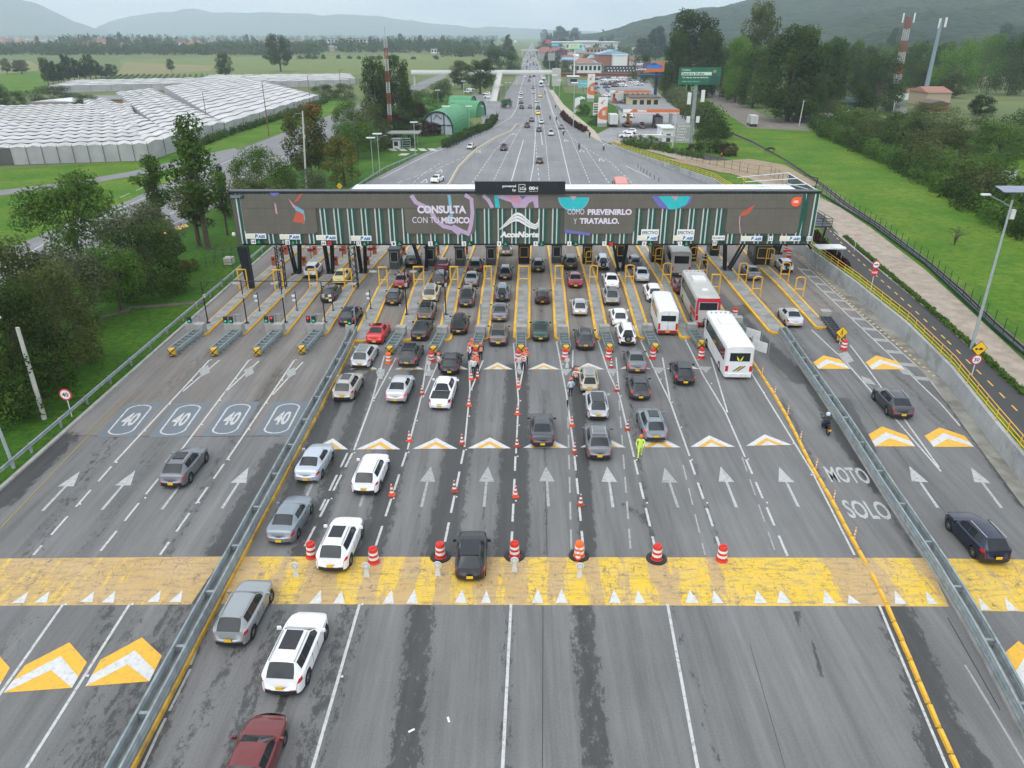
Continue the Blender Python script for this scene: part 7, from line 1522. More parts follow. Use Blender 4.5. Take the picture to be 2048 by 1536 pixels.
for i,(x,y,s,c,lab)in enumerate([(833,240,38,'red','dark red rounded shrub left behind the green arched hall'),(806,258,36,'red','dark red shrub left of the white hut'),(845,272,34,'red','dark red shrub beside the carport'),(868,270,26,'red','small dark red shrub before the glazed hall front'),(790,275,36,'dark','dark green shrub left of the carport'),(782,268,44,'red','wide dark red shrub between the mast and the hut'),(1013,216,20,'olive','shrub behind the green road sign'),(1456,316,32,'red','dark red rounded bush at the right end of the station garden'),(1385,308,22,'red','dark reddish bush in the station garden'),(1325,302,20,'red','small reddish bush left in the station garden'),(1418,308,62,'dark','big dark green bush right of the lettered board'),(1300,296,26,'mid','green garden bush behind the station fence'),(1275,290,22,'mid','palm like garden bush behind the station fence'),(1190,250,22,'dark','low shrub left of the fuel price sign'),(1165,232,26,'mid','low green shrub on the station lawn'),(888,260,26,'yellow','clipped yellow green shrub beside the arched hall'),(905,240,34,'olive','garden shrubs beside the green arched hall'),(930,232,26,'mid','small garden shrub near the fence of the halls'),(385,540,24,'yellow','yellow orange small shrub on the left grass'),(367,545,26,'yellow','yellowish shrub beside the narrow dark tree')]):
 tree((x,y),y-s*1.05,x-s/2-3,x+s/2+3,'round' if s>24 else'bush',c,lab,cat='shrub',name='shrub')
for i in range(13):
 x=98+i*10.5;tree((x,172-i*1.6),108+(i%4)*6-(i<3)*-8+max(0,i-8)*5,x-13,x+13,'euc',['dark','blue','dark'][i%3],'tree number %d from the left in the leaning row behind the farm sheds'%(i+1),group='leaning tree row in the left fields')
for a in[((1376,190),20,1322,1434,'dome','dark','huge dark tree behind the green billboard'),((1350,195),60,1318,1370,'dome','dark','dark flank tree left of the huge one'),((1410,195),60,1385,1442,'dome','dark','dark flank tree right of the huge one'),((1510,200),8,1466,1548,'euc','olive','tall pale green tree whose top nearly reaches the sky edge'),((1470,205),70,1440,1500,'dome','bright','bright green tree left below the tall pale one'),((1500,215),90,1470,1545,'dome','mid','mid green tree above the dirt road'),((1455,200),95,1430,1478,'dome','olive','olive tree right behind the green billboard'),((1560,242),50,1520,1645,'dome','dark','very large dark tree with bare lower trunk at the end of the dirt road'),((1592,235),48,1560,1620,'dome','orange','tree with a rusty orange top behind the very large dark one'),((1640,222),80,1605,1690,'dome','dark','dark tree right of the very large one'),((1690,195),85,1655,1720,'bush','dark','dark tree left of the red and white tower'),((1745,225),105,1705,1800,'bush','dark','broad dark tree before the red and white tower'),((1782,120),52,1758,1808,'cone','dark','dark pointed trees behind the red and white tower'),((1770,170),88,1740,1812,'bush','mid','green tree left of the tower foot'),((1838,180),78,1800,1880,'bush','mid','green tree between the two towers'),((1900,185),70,1865,1950,'bush','bright','bright green tree right of the grey tower'),((1955,175),66,1925,2000,'bush','bright','second bright green tree right of the grey tower'),((1912,100),42,1890,1938,'cone','dark','dark tree group on the slope right of the grey tower'),((2010,190),60,1975,2060,'bush','dark','dark tree at the right edge behind the meadow'),((2005,130),40,1975,2050,'bush','blue','blue green tree high at the right edge'),((1860,260),205,1805,1915,'bush','olive','olive tree before the terracotta roof'),((1960,230),190,1935,1985,'dome','dark','small spreading tree on the right meadow'),((1925,300),225,1860,1990,'bush','olive','wide olive thicket tree behind the hedge, left part'),((1990,320),240,1930,2060,'bush','mid','green thicket tree behind the hedge at the right edge'),((1805,290),220,1750,1870,'bush','dark','dark thicket tree behind the hedge, nearest the sheds'),((1870,330),255,1800,1950,'bush','olive','olive thicket tree close behind the hedge'),((2040,300),215,1990,2110,'bush','dark','dark thicket tree cut by the right edge'),((1720,262),215,1690,1765,'bush','mid','green tree right of the striped shed'),((1790,262),228,1760,1835,'bush','mid','green shrubby tree right of the sheds'),((1955,370),300,1890,2040,'bush','mid','green thicket tree right above the hedge'),((1312,120),52,1290,1330,'dome','blue','bluish tree left of the huge dark one'),((1285,118),75,1265,1318,'dome','dark','dark tree behind the car billboard'),((1240,92),58,1226,1256,'dome','blue','hazy tall tree behind the white hall'),((1122,92),52,1104,1134,'dome','blue','hazy tall tree beside the far highway'),((1150,88),55,1136,1160,'dome','blue','hazy tree right of the tall one beside the far highway'),((1200,100),72,1190,1212,'cone','blue','hazy pointed tree behind the white hall left part'),((1100,112),90,1088,1114,'bush','dark','dark tree right of the far highway'),((1132,148),118,1118,1158,'bush','dark','dark bushy tree at the right end of the footbridge'),((1206,145),130,1196,1215,'bush','mid','small dark tree left of the spotted wall'),((1228,130),118,1205,1240,'bush','mid','green trees before the blue roofed hall'),((1178,122),108,1160,1190,'bush','dark','dark trees left of the blue roofed hall'),((1275,165),105,1262,1310,'bush','dark','dark tree under the car billboard'),]:tree(*a)
for i,(x,y,t_,w_)in enumerate([(1448,178,96,36),(1476,172,84,40),(1540,180,70,44),(1604,196,62,46),(1660,190,74,44),(1700,180,80,40),(1730,170,92,40),(1665,215,108,44),(1625,232,120,40),(1880,160,84,44),(2030,175,78,50),(1980,150,66,46),(1820,150,92,40)]):
 tree((x,y),t_,x-w_/2,x+w_/2,'dome',['dark','dark','mid'][i%3],'full dark crowned tree of the tall wood behind the dirt road',group='tall wood behind the dirt road')
rw_=random.Random(77)
for i in range(95):
 x,y=rw_.uniform(1440,2090),rw_.uniform(122,232);x=x if not(1905<x<2090 and y>178)else x-460;
 if y>200 and(x<1700 or 1800<x<1905):y-=55
 if 1440<x<1600 and y>165:y-=45
 hp_=rw_.uniform(26,52)*(.6+(y-122)/150);tree((x,y),y-hp_,x-hp_*.42,x+hp_*.42,rw_.choice(['dome','bush','bush','euc']),rw_.choice(['dark','mid','dark','olive','blue']),'tree of the loose wood between the right hillside and the overgrown hedge',group='loose wood right of the dirt road')
for i in range(40):
 x,y=rw_.uniform(1085,1330),rw_.uniform(82,98);hp_=rw_.uniform(14,34)
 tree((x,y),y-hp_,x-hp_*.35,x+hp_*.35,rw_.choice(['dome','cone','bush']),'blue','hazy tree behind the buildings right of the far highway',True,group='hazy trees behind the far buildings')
for i in range(46):
 x,y=rw_.choice([(rw_.uniform(890,1040),rw_.uniform(96,122)),(rw_.uniform(1078,1130),rw_.uniform(100,140)),(rw_.uniform(560,900),rw_.uniform(99,106))]);x=max(x,interp(y,[(96,1072),(112,1082),(140,1100)]))if x>1062 else min(x,interp(y,[(96,1048),(122,1036)]));hp_=rw_.uniform(12,26)
 tree((x,y),y-hp_,x-hp_*.5,x+hp_*.5,rw_.choice(['dome','bush']),rw_.choice(['dark','blue','mid']),'tree in the belt along the far highway and meadow edge',True,group='tree belt along the far highway')
def leafy_row(name,label,pts,w,h,leaf,seed,cat='hedge',per=1.0,size=.16,T_=True,group=None):
 f=T if T_ else(lambda a,b_:(*P(a,b_),0));q=[Vector(f(*p))for p in pts];o0=q[0];r=random.Random(seed);B=[]
 for p in resample(q,w*.38):
  k=r.uniform(.75,1.2)
  for j in range(3):B.append((p.x-o0.x+r.uniform(-.4,.4)*w,p.y-o0.y+r.uniform(-.4,.4)*w,p.z-o0.z+h*(.25+.27*j)*k,w*r.uniform(.25,.40)))
 me=leaves_mesh(name,B,60*per/max(.6,size/.16)**2,size,seed);o=inst(me,name,None,o0,{0:LEAF[leaf]});return tag(o,label,cat,group)
hp=[(1618,262),(1640,282),(1680,300),(1730,325),(1780,352),(1830,385),(1880,415),(1940,452),(2000,485),(2080,530)]
for i,(a,b_)in enumerate(zip(hp,hp[1:])):
 c=['dark','mid','dark','mid','dark','mid','dark','mid','dark'][i]
 leafy_row('hedge','overgrown hedge section along the top of the grass slope, %s from the far end'%nth(i),[(a[0]+10,a[1]-10),(b_[0]+10,b_[1]-10)],4.6,4.4,c,30+i,size=.26,per=2.2,T_=False,group='overgrown hedge along the grass slope')
 leafy_row('thicket','thicket section just behind the overgrown hedge, %s from the far end'%nth(i),[(a[0]+45,a[1]-30),(b_[0]+50,b_[1]-32)],7,5.4,['olive','mid','olive','dark','olive','mid','olive','dark','mid'][i],50+i,size=.34,per=1.9,T_=False,group='thicket behind the overgrown hedge')
sp=[(1312,152),(1330,178),(1352,202),(1378,228),(1405,252),(1432,278)]
for i,(a,b_)in enumerate(zip(sp,sp[1:])):leafy_row('hedge','olive hedge between the fuel station and the grass bank, %s section from the far end'%nth(i),[a,b_],7,5.5,['olive','olive','grey','olive','dark'][i],80+i,size=.42,per=2.4,T_=False,group='hedge behind the fuel station')
leafy_row('hedge','low dark reddish hedge along the highway edge near the station exit',[(1124,230),(1134,242),(1150,254),(1172,265)],1.6,1.5,'red',90,size=.3,per=3,T_=False)
leafy_row('hedge','dark clipped hedge along the fence of the arched halls',[(890,296),(930,276),(975,258),(990,240)],2.2,2.0,'dark',91,size=.3,per=3,T_=False)
leafy_row('hedge','dark clipped hedge behind the white hut',[(760,296),(785,292),(830,290)],1.8,2.6,'dark',92,size=.26,per=3,T_=False)
leafy_row('hedge','garden strip with shrubs behind the station fence',[(1250,290),(1290,300),(1340,308),(1400,322)],2.5,1.6,'mid',93,size=.25,per=3,T_=False)
leafy_row('hedge','green bank shrubs along the greenhouse wall',[(380,300),(450,272),(520,250),(600,225),(650,205)],2.6,1.8,'mid',94,size=.3,per=2,T_=False)
leafy_row('shrub_row','row of brown shrubs inside the yellow railing under the canopy',[(1628,470),(1650,500),(1690,535)],1.0,.8,'red',95,size=.14,per=5,T_=True)
leafy_row('shrub_row','low plants between bike path and paved walk',[(1690,475),(1775,548),(1862,622),(1950,700),(2048,790)],.5,.35,'mid',96,size=.1,per=8,T_=True)
x,y,z=T(1908,492);o=thing('bush','thin bare twiggy bush alone on the grass slope','bush',(x,y,z));rb=random.Random(5);mb=MB()
for k in range(16):a=rb.uniform(0,6.28);mb.path([(0,0,0),(math.cos(a)*.3,.1*math.sin(a),1.0+rb.random()),(math.cos(a)*rb.uniform(.6,1.8),math.sin(a)*.8,1.6+rb.random())],.03,4)
mb.build('branches',BARK,o,world=False);inst(leaves_mesh('leaves',[(rb.uniform(-1.6,1.6),0,1.9+rb.random()*.6,.28)for _ in range(7)],160,.09,3),'leaves',o,mats={0:LEAF['grey']})
def woods(name,bands,leaf,seed,blobk=5):
 r=random.Random(seed);B=[]
 for(x0,x1,yb,dy,n,h0,h1,wd)in bands:
  for i in range(n):
   px=r.uniform(x0,x1);X,Y=P(px,yb+r.uniform(-dy,dy));hh=r.uniform(h0,h1);w=hh*wd
   for k in range(blobk):B.append((X+r.uniform(-.5,.5)*w,Y+r.uniform(-.5,.5)*w,hh*(.30+.60*k/(blobk-1)),w*(.55-.35*k/(blobk-1))*r.uniform(.8,1.2)))
 me=leaves_mesh(name,B,.7,1.9,seed);o=inst(me,name,None,(0,0,0),{0:LEAF[leaf]});return tag(o,kind='stuff')
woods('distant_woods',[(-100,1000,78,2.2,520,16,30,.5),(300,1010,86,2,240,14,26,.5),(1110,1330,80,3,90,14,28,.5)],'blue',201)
woods('wood_edge',[(-50,640,107,3.5,420,8,16,.8),(-50,240,97,4,110,8,15,.8),(380,700,99,5,240,9,18,.7),(690,960,102,4,220,10,22,.6),(130,360,96,6,150,12,30,.5),(880,1000,110,4,40,8,15,.8),(520,900,118,1.0,30,2,4,1.5)],'dark',202)
woods('hill_foot_woods',[(1440,2100,118,18,260,9,22,.7),(1300,1480,100,6,60,9,20,.7),(1090,1330,108,3,40,7,14,.9),(1620,2100,150,12,60,8,15,.8)],'mid',203)
for i in range(40):
 x=rnd.choice([rnd.uniform(60,520),rnd.uniform(730,960),rnd.uniform(740,900)]);yb=rnd.uniform(96,106);hpx=rnd.uniform(18,34)
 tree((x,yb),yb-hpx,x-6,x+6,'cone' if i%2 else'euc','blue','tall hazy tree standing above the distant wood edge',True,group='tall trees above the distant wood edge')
def fbm(x,y):
 v=0;a=1.
 for k in range(6):v=v+a*np.sin(x*(2**k)*1.3+k*1.7+1.9*np.sin(y*(2**k)*.9+k))*np.cos(y*(2**k)*1.1+k*2.3);a*=.55
 return v
def hill(name,ridge,Yr,Yb,mt,amp,nx=260,ny=70,sc=.004,fz_=0):
 xs=[PY(p[0],p[1],Yr)for p in ridge];X=np.linspace(xs[0][0],xs[-1][0],nx);Z=np.interp(X,[p[0]for p in xs],[p[1]for p in xs])
 v=np.linspace(0,1.25,ny);XX=np.repeat(X[:,None],ny,1);vv=np.repeat(v[None],nx,0);prof=np.where(vv<=1,.5-.5*np.cos(np.pi*np.clip(vv,0,1)),1-(vv-1)*2);YY=Yb+(Yr-Yb)*vv
 ZZ=Z[:,None]*prof+fbm(XX*sc,YY*sc)*amp*np.clip(vv*3,0,1)*np.clip(Z[:,None]/60,0,1)-2
 V=np.stack([XX*(YY/Yr*.6+.4),YY,ZZ],-1).reshape(-1,3);i=np.arange(nx-1)[:,None]*ny+np.arange(ny-1)[None];F=np.stack([i,i+ny,i+ny+1,i+1],-1).reshape(-1,4)
 me=bpy.data.meshes.new(name);me.from_pydata(V.tolist(),[],F.tolist());me.materials.append(mt);me.polygons.foreach_set('use_smooth',[True]*len(me.polygons));o=bpy.data.objects.new(name,me);COL.objects.link(o);return tag(o,kind='structure')
HM_=ground_mat('hill_forest',(.022,.040,.022),(.045,.066,.030),(.013,.026,.016),.008,.05)
n,l,b=nodes_of(HM_)
for q in n:
 if q.type=='BUMP':q.inputs['Distance'].default_value=9.0;vq=n.new('ShaderNodeTexVoronoi');vq.inputs['Scale'].default_value=.05;tq=n.new('ShaderNodeTexCoord');l.new(tq.outputs['Object'],vq.inputs['Vector']);l.new(vq.outputs['Distance'],q.inputs['Height']);q.invert=True
hill('hill',[(1120,69),(1190,66),(1250,50),(1330,34),(1400,22),(1450,12),(1500,-2),(1580,-22),(1700,-50),(1850,-80),(2100,-110),(2400,-120)],2500,1000,HM_,9,sc=.009)
hill('hill',[(1560,66),(1640,48),(1700,30),(1800,14),(1900,22),(2000,4),(2100,-10),(2300,-20)],1500,760,HM_,7,sc=.013)
hill('mountain',[(-700,-40),(-300,-35),(-60,-18),(20,-6),(70,4),(110,22),(150,44),(190,57),(230,66)],8200,6000,HM_,12,sc=.003)
hill('mountain',[(120,66),(200,60),(240,40),(270,30),(330,24),(395,20),(430,27),(500,26),(560,24),(640,30),(760,34),(860,46),(960,56),(1100,60),(1250,66)],10800,8300,HM_,20,sc=.0025)
GH=mat('greenhouse_film',(.54,.535,.52),.8,var=.05,scale=.05)
n,l,b=nodes_of(GH);tc=n.new('ShaderNodeTexCoord');zz=n.new('ShaderNodeTexNoise');zz.inputs['Scale'].default_value=.12;zz.inputs['Detail'].default_value=8;zz.inputs['Roughness'].default_value=.7;l.new(tc.outputs['Object'],zz.inputs['Vector'])
k=n.new('ShaderNodeMapRange');k.inputs[1].default_value=.35;k.inputs[2].default_value=.7;k.inputs[3].default_value=.70;k.inputs[4].default_value=1.14;l.new(zz.outputs['Fac'],k.inputs[0])
vm=n.new('ShaderNodeVectorMath');vm.operation='SCALE';src=b.inputs['Base Color'].links[0].from_socket;l.new(src,vm.inputs[0]);l.new(k.outputs[0],vm.inputs['Scale']);l.new(vm.outputs[0],b.inputs['Base Color'])
NET=mat('greenhouse_net',(.36,.37,.37),.8,var=.15,scale=.3);NETD=mat('greenhouse_net_dark',(.10,.105,.10),.8,var=.15,scale=.3);GPOST=mat('greenhouse_post',(.10,.085,.07),.9)
def greenhouse(label,A,B,D,spans,hgt,vlen=9.0,darkside=False):
 a,b_,d=Vector(P(*A)),Vector(P(*B)),Vector(P(*D));u=(b_-a)/spans;v=d-a;nv=max(1,int(v.length/vlen));dv=v/nv
 o=thing('greenhouse',label,'greenhouse',(a.x,a.y,0),0,'plastic covered greenhouses');h0=hgt*.91;r_=random.Random(spans)
 mb=MB();sd=MB();ps=MB()
 def p3(i,j,z):q=a+u*i+dv*j;return(q.x,q.y,z)
 for i in range(spans):
  for j in range(nv):
   hh=hgt*(1+r_.uniform(-.03,.03));l0,m0,r0=p3(i,j,h0),p3(i+.5,j,hh),p3(i+1,j,h0);l1,m1,r1=p3(i,j+1,h0-.25),p3(i+.5,j+1,hh-.3),p3(i+1,j+1,h0-.25)
   mb.add([l0,m0,m1,l1],[(0,1,2,3)]);mb.add([m0,r0,r1,m1],[(0,1,2,3)])
   sd.add([l0,r0,m0],[(0,1,2)])
   if j==0:sd.add([p3(i,0,0),p3(i+1,0,0),r0,l0],[(0,1,2,3)],1 if darkside and i<spans*.42 else 0)
  for j in range(nv):
   if i==spans-1:sd.add([p3(spans,j,0),p3(spans,j+1,0),p3(spans,j+1,h0),p3(spans,j,h0)],[(0,1,2,3)])
   if i==0:sd.add([p3(0,j,0),p3(0,j,h0),p3(0,j+1,h0),p3(0,j+1,0)],[(0,1,2,3)])
 mb.build('roof',GH,o);sd.build('side_net',[NET,NETD],o)
 for i in range(spans+1):
  if i<=40:MB().tube(p3(i,-.02,0),p3(i,-.02,h0+.4),.07,5).build('post',GPOST,o)
 for j in range(1,min(nv,26)):
  MB().tube(p3(spans+.01,j,0),p3(spans+.01,j,h0),.06,5).build('post',GPOST,o)
 return o
greenhouse('large nearest greenhouse block with grey net front wall',(-230,338),(300,321),(-60,233),17,4.2,9,True)
greenhouse('greenhouse block right of the nearest one ending at the grassy bank',(300,321),(362,300),(170,222),2,4.2,9)
greenhouse('greenhouse block climbing along the shrub bank',(345,300),(452,272),(235,202),4,4.2,10)
greenhouse('greenhouse block behind the road lamps',(452,272),(640,208),(330,188),7,4.0,12)
greenhouse('long low greenhouse strip in the background',(100,186),(700,172),(150,172),16,3.8,14)
greenhouse('farthest greenhouse strip before the lone tree',(395,172),(712,168),(420,160),9,3.6,14)
def cmat(n_,rgb,**k):return mat('wall_'+n_,rgb,k.pop('rough',.8),var=.08,**k)
W_WHITE=cmat('white',(.70,.71,.70));W_BRICK=cmat('brick',(.30,.11,.07),scale=.6);W_TAN=cmat('tan',(.42,.33,.24));W_GREY=cmat('grey',(.32,.32,.31));W_CREAM=cmat('cream',(.52,.47,.30));W_DARK=cmat('dark',(.05,.055,.06))
R_TERRA=cmat('terracotta',(.30,.15,.10),scale=1.5);R_GREY=cmat('roof_grey',(.20,.21,.21));R_BLUE=cmat('roof_blue',(.22,.36,.46));R_WHITE=cmat('roof_white',(.62,.64,.64));R_RED=cmat('roof_red',(.26,.10,.085));R_BROWN=cmat('roof_brown',(.11,.085,.07));R_GRN=cmat('roof_green',(.09,.15,.13))
def building(name,label,x0,x1,yb,yt,depth,wall,roof,kind='flat',cat='building',win=None,group=None,rh=None,T_=False,rz=0.,door=False,winm=None):
 X0,Y=P(x0,yb);X1=P(x1,yb)[0];h=PY(1024,yt,Y)[1];w=X1-X0;o=thing(name,label,cat,((X0+X1)/2,Y,0),rz,group)
 he=h if kind=='flat' else h*.72;MB().bx(-w/2,w/2,0,depth,0,he).build('wall',wall,o,world=False)
 mb=MB();e=w*.02+.3
 if kind=='flat':mb.bx(-w/2-e,w/2+e,-e,depth+e,he,he+h*.05+.15)
 elif kind=='gable':mb.add([(-w/2-e,-e,he),(0,-e,h),(w/2+e,-e,he),(-w/2-e,depth+e,he),(0,depth+e,h),(w/2+e,depth+e,he),(-w/2-e,-e,he-.3),(w/2+e,-e,he-.3),(-w/2-e,depth+e,he-.3),(w/2+e,depth+e,he-.3)],[(0,1,4,3),(1,2,5,4),(0,6,7,2,1),(3,4,5,9,8),(0,3,8,6),(2,7,9,5)])
 else:mb.add([(-w/2-e,-e,he),(w/2+e,-e,he),(w/2+e,depth+e,he),(-w/2-e,depth+e,he),(-w/2,depth/2,h),(w/2,depth/2,h)],[(0,1,5,4),(3,4,5,2),(0,4,3),(1,2,5),(0,3,2,1)])
 mb.build('roof',roof,o,world=False)
 if win:
  nx,nz=win
  for i in range(nx):
   for j in range(nz):
    cx=-w/2+w*(i+.5)/nx;cz=he*(j+.55)/nz;ww,wh=w/nx*.30,he/nz*.24
    MB().bx(cx-ww,cx+ww,-.06,-.01,cz-wh,cz+wh).build('window',winm or M_GLS,o,world=False)
 if door:MB().bx(-.6,.6,-.08,-.01,0,min(2.2,he*.8)).build('door',W_DARK,o,world=False)
 return o
building('school_building','long white three storey building with window bands beyond the meadow',656,742,99,78,30,W_WHITE,R_GREY,win=(12,3))
building('apartment_block','red brick block beyond the meadow',853,893,99,81,30,W_BRICK,W_BRICK,win=(5,3))
building('building','low white pavilion row beyond the meadow right of the brick block',862,915,107,98,20,W_WHITE,R_GREY,win=(9,1))
building('building','small white building left of the far highway trees',955,978,105,98,15,W_WHITE,R_WHITE)
building('factory_hall','very long white factory hall right of the far highway',1107,1235,106,85,90,W_WHITE,R_WHITE)
building('factory_hall','second white hall roof peeking behind the very long one',1152,1196,98,82,60,W_WHITE,R_WHITE)
building('office_building','brick building with white balconies before the white factory hall',1172,1215,116,97,18,W_TAN,R_TERRA,win=(6,2))
building('brick_hall','brick hall with pale blue pitched roof',1196,1258,131,100,40,W_BRICK,R_BLUE,'gable')
building('white_annex','white cube annex before the brick hall',1226,1254,132,111,15,W_WHITE,R_WHITE)
building('dark_shed','dark flat building left of the brick hall',1190,1214,124,111,15,W_GREY,R_BROWN)
building('house','house with red roof right of the white billboard mast',1150,1180,122,111,14,W_WHITE,R_RED,'hip','house')
building('restaurant','white restaurant with peaked tent roof beside the billboard mast',1133,1157,124,108,14,W_WHITE,R_WHITE,'hip')
building('shop','low white shop with wide windows behind the car park',1142,1202,146,128,16,W_WHITE,R_GREY,win=(7,1))
building('house','white house with grey roof left of the spotted wall',1188,1212,145,128,12,W_WHITE,R_GREY,'gable','house')
building('brick_wall_building','long low brick wall along the back of the car park',1122,1290,153,147,2,W_BRICK,W_BRICK,cat='wall')
sw=building('spotted_wall','black wall with many white square dots behind the car park',1212,1272,150,133,3,W_DARK,W_DARK,cat='wall')
rr=random.Random(2);X0,Y=P(1212,150);X1=P(1272,150)[0];hh=PY(1024,133,Y)[1]
for i in range(9):
 for j in range(3):
  cx=-(X1-X0)/2+(X1-X0)*(i+.5+.3*(j%2))/9.6;cz=hh*(j+.5)/3;s=.38+.12*rr.random();MB().bx(cx-s,cx+s,-.08,-.01,cz-s*.9,cz+s*.9).build('dot',LW,sw,world=False)
building('glass_showroom','glass showroom with white frame left of the car park',1136,1158,172,154,10,W_GREY,R_WHITE,win=(1,1))
building('station_shop','cream station shop with dark flat roof behind the nearer fuel canopy',1262,1318,215,196,16,W_CREAM,R_BROWN,win=(4,1))
building('station_kiosk','grey kiosk building right behind the farther fuel canopy',1250,1300,197,184,12,W_CREAM,W_GREY,win=(5,1))
building('white_shed','white boxy shed beside the moored boat at the station',1324,1348,284,258,9,W_WHITE,R_WHITE,door=True)
M_PO=mat('station_orange',(.62,.16,.05),.45,var=.05)
def fuel_canopy(label,x0,x1,yt,ybt,ybase,cols,depth,txt=(0,0)):
 X0,Y=P(x0,ybase);X1=P(x1,ybase)[0];zt_=PY(1024,yt,Y)[1];zb=PY(1024,ybt,Y)[1];o=thing('fuel_canopy',label,'fuel station',((X0+X1)/2,Y,0));X0,X1=[PY(x0,yt,Y)[0],PY(x1,yt,Y)[0]];cx=(X0+X1)/2;o.location.x=cx
 MB().bx(X0,X1,Y,Y+depth,zb,zt_).build('roof',R_GREY,o);MB().bx(X0-.1,X1+.1,Y-.12,Y-.01,zb,zt_+.1).build('orange_fascia',M_PO,o);MB().bx(X0-.1,X1+.1,Y-.14,Y-.121,zb,zb+(zt_-zb)*.16).build('white_stripe',LW,o)
 MB().add([(X0-.12,Y-.145,zt_+.1),(X0-.12,Y-.145,zb+.3),(X0+(X1-X0)*.10,Y-.145,zb+.3),(X0+(X1-X0)*.17,Y-.145,zt_+.1)],[(0,1,2,3)]).build('white_wave',LW,o)
 mb=MB();text_wall(mb,'PRIMAX',X0+(X1-X0)*txt[0],X0+(X1-X0)*txt[1],zb+(zt_-zb)*.3,zt_-.05,Y-.16,0,.05);mb.build('lettering',LW,o)
 for c in cols:
  mm=M_YEL if c[1]=='y' else W_WHITE;xx=X0+(X1-X0)*c[0];MB().bx(xx-.5,xx+.5,Y+depth*.45,Y+depth*.45+.8,0,zb).build('column',mm,o)
  if c[1]=='y':
   MB().bx(xx-.9,xx+.9,Y+depth*.3,Y+depth*.38,0,1.9).build('fuel_pump',M_PO,o)
 return o
fuel_canopy('nearer orange fuel canopy reading PRIMAX',1247,1359,219,226.5,258,[(.16,'y'),(.70,'w'),(.95,'w')],18,(.25,.42))
fuel_canopy('farther orange fuel canopy reading PRIMAX',1220,1299,181.5,186.5,208,[(.17,'y'),(.45,'w'),(.78,'y')],18,(.20,.36))
def pylon(label,x0,x1,yb,yt):
 X0,Y=P(x0,yb);X1=P(x1,yb)[0];h=PY(1024,yt,Y)[1];w=X1-X0;cx=(X0+X1)/2;o=thing('price_pylon',label,'sign',(cx,Y,0));MB().bx(-w/2,w/2,0,1,h*.13,h).build('panel',W_WHITE,o,world=False);MB().bx(-w/2,w/2,.05,.95,0,h*.129).build('base',W_GREY,o,world=False)
 q=[(-w/2,h*.34),(-w*.30,h*.27),(w/2,h*.24),(w/2,h*.70),(w*.1,h*.68),(-w*.25,h*.6),(-w/2,h*.48)];MB().add([(p[0],-.03,p[1])for p in q],[tuple(range(len(q)))]).build('orange_wave',M_PO,o,world=False)
 mb=MB();mb.bx(-w*.05,w*.3,-.06,-.04,h*.40,h*.56);mb.build('price_box',W_WHITE,o,world=False)
 mb=MB();[text_wall(mb,t_,-w*.03,w*.27,h*z0,h*(z0+.035),-.07)for t_,z0 in(('8.95',.51),('9.20',.46),('15.4',.41))];mb.build('lettering',SB,o,world=False)
 MB().tube((-w*.2,-.05,h*.82),(w*.15,-.05,h*.92),w*.05,6).tube((-w*.05,-.05,h*.80),(-w*.2,-.05,h*.84),w*.09,6).build('emblem',M_PO,o,world=False)
 return o
pylon('nearer white and orange price pylon of the fuel station',1195,1213,254,195);pylon('farther white and orange price pylon of the fuel station',1174,1188,204,148)
o=thing('info_panel','slim white and yellow green banner sign on the station lawn','sign',(*P(1154,228),0));hh=tall(228,198);MB().bx(-1.,1.,0,.25,.5,hh).build('panel',W_WHITE,o,world=False);MB().add([(-.3,-.02,.6),(1.,-.02,.6),(1.,-.02,hh*.6)],[(0,1,2)]).build('green_wedge',mat('lime_print',(.40,.50,.03),.5),o,world=False)
o=thing('info_panel','small white price board left of the nearer pylon','sign',(*P(1192,234),0));hh=tall(234,206);MB().bx(-1.2,1.2,0,.2,.4,hh).build('panel',W_WHITE,o,world=False)
for k,c in enumerate([M_PO,W_DARK,W_DARK,G_BRIGHT]):MB().bx(-1.,1.,-.03,-.01,hh*(.82-k*.17),hh*(.93-k*.17)).build('row',c,o,world=False)
x,y=P(1366,290);hh=PY(1024,248,y)[1];w=(1384-1350)/(FPX/(y/(CS-(290-768)/FPX*SN)));o=thing('menu_board','dark board with white lines of lettering beside the big bush','sign',(x,y,0));MB().bx(-w/2,w/2,0,.3,.8,hh).build('board',W_GREY,o,world=False);MB().tube((-w*.4,.15,0),(-w*.4,.15,1),.1,6).tube((w*.4,.15,0),(w*.4,.15,1),.1,6).build('post',M_STEEL,o,world=False)
for k,t_ in enumerate(['TERRAZA','Café','Postres','Sandwiches','Pizza','ABIERTO']):
 mb=MB();z1=hh-(hh-.8)*(.05+.155*k);text_wall(mb,t_,-w*.42,w*(.30 if k in(0,5)else.02+.06*(k%3)),z1-(hh-.8)*.11,z1,-.03);mb.build('lettering',LW,o,world=False)
x,y=P(1315,283);o=thing('boat','white motor boat standing on land beside the station garden','boat',(x,y,.2));L_=13.;mb=MB();rs_=[]
for t in[0,.1,.3,.6,.85,1.]:ww=1.5*(1-(1-t)**2.2)if t<.9 else 1.45;xx=-L_/2+L_*t;zz=.25+.9*(1-t)**3;rs_.append([(xx,-ww,1.5+.35*(1-t)),(xx,-ww*.8,zz+.4),(xx,0,zz),(xx,ww*.8,zz+.4),(xx,ww,1.5+.35*(1-t)),(xx,0,1.55+.35*(1-t))])
for a,b_ in zip(rs_,rs_[1:]):
 for j in range(6):mb.add([a[j],a[(j+1)%6],b_[(j+1)%6],b_[j]],[(0,1,2,3)])
mb.add(rs_[-1],[tuple(range(6))]);mb.build('hull',M_WHITE,o,world=False);MB().box((2.2,0,2.1),(3.4,1.9,1.1),taper=.8).build('cabin',M_WHITE,o,world=False);MB().box((2.2,-.99,2.2),(2.6,.05,.4)).build('window',M_GLS,o,world=False)
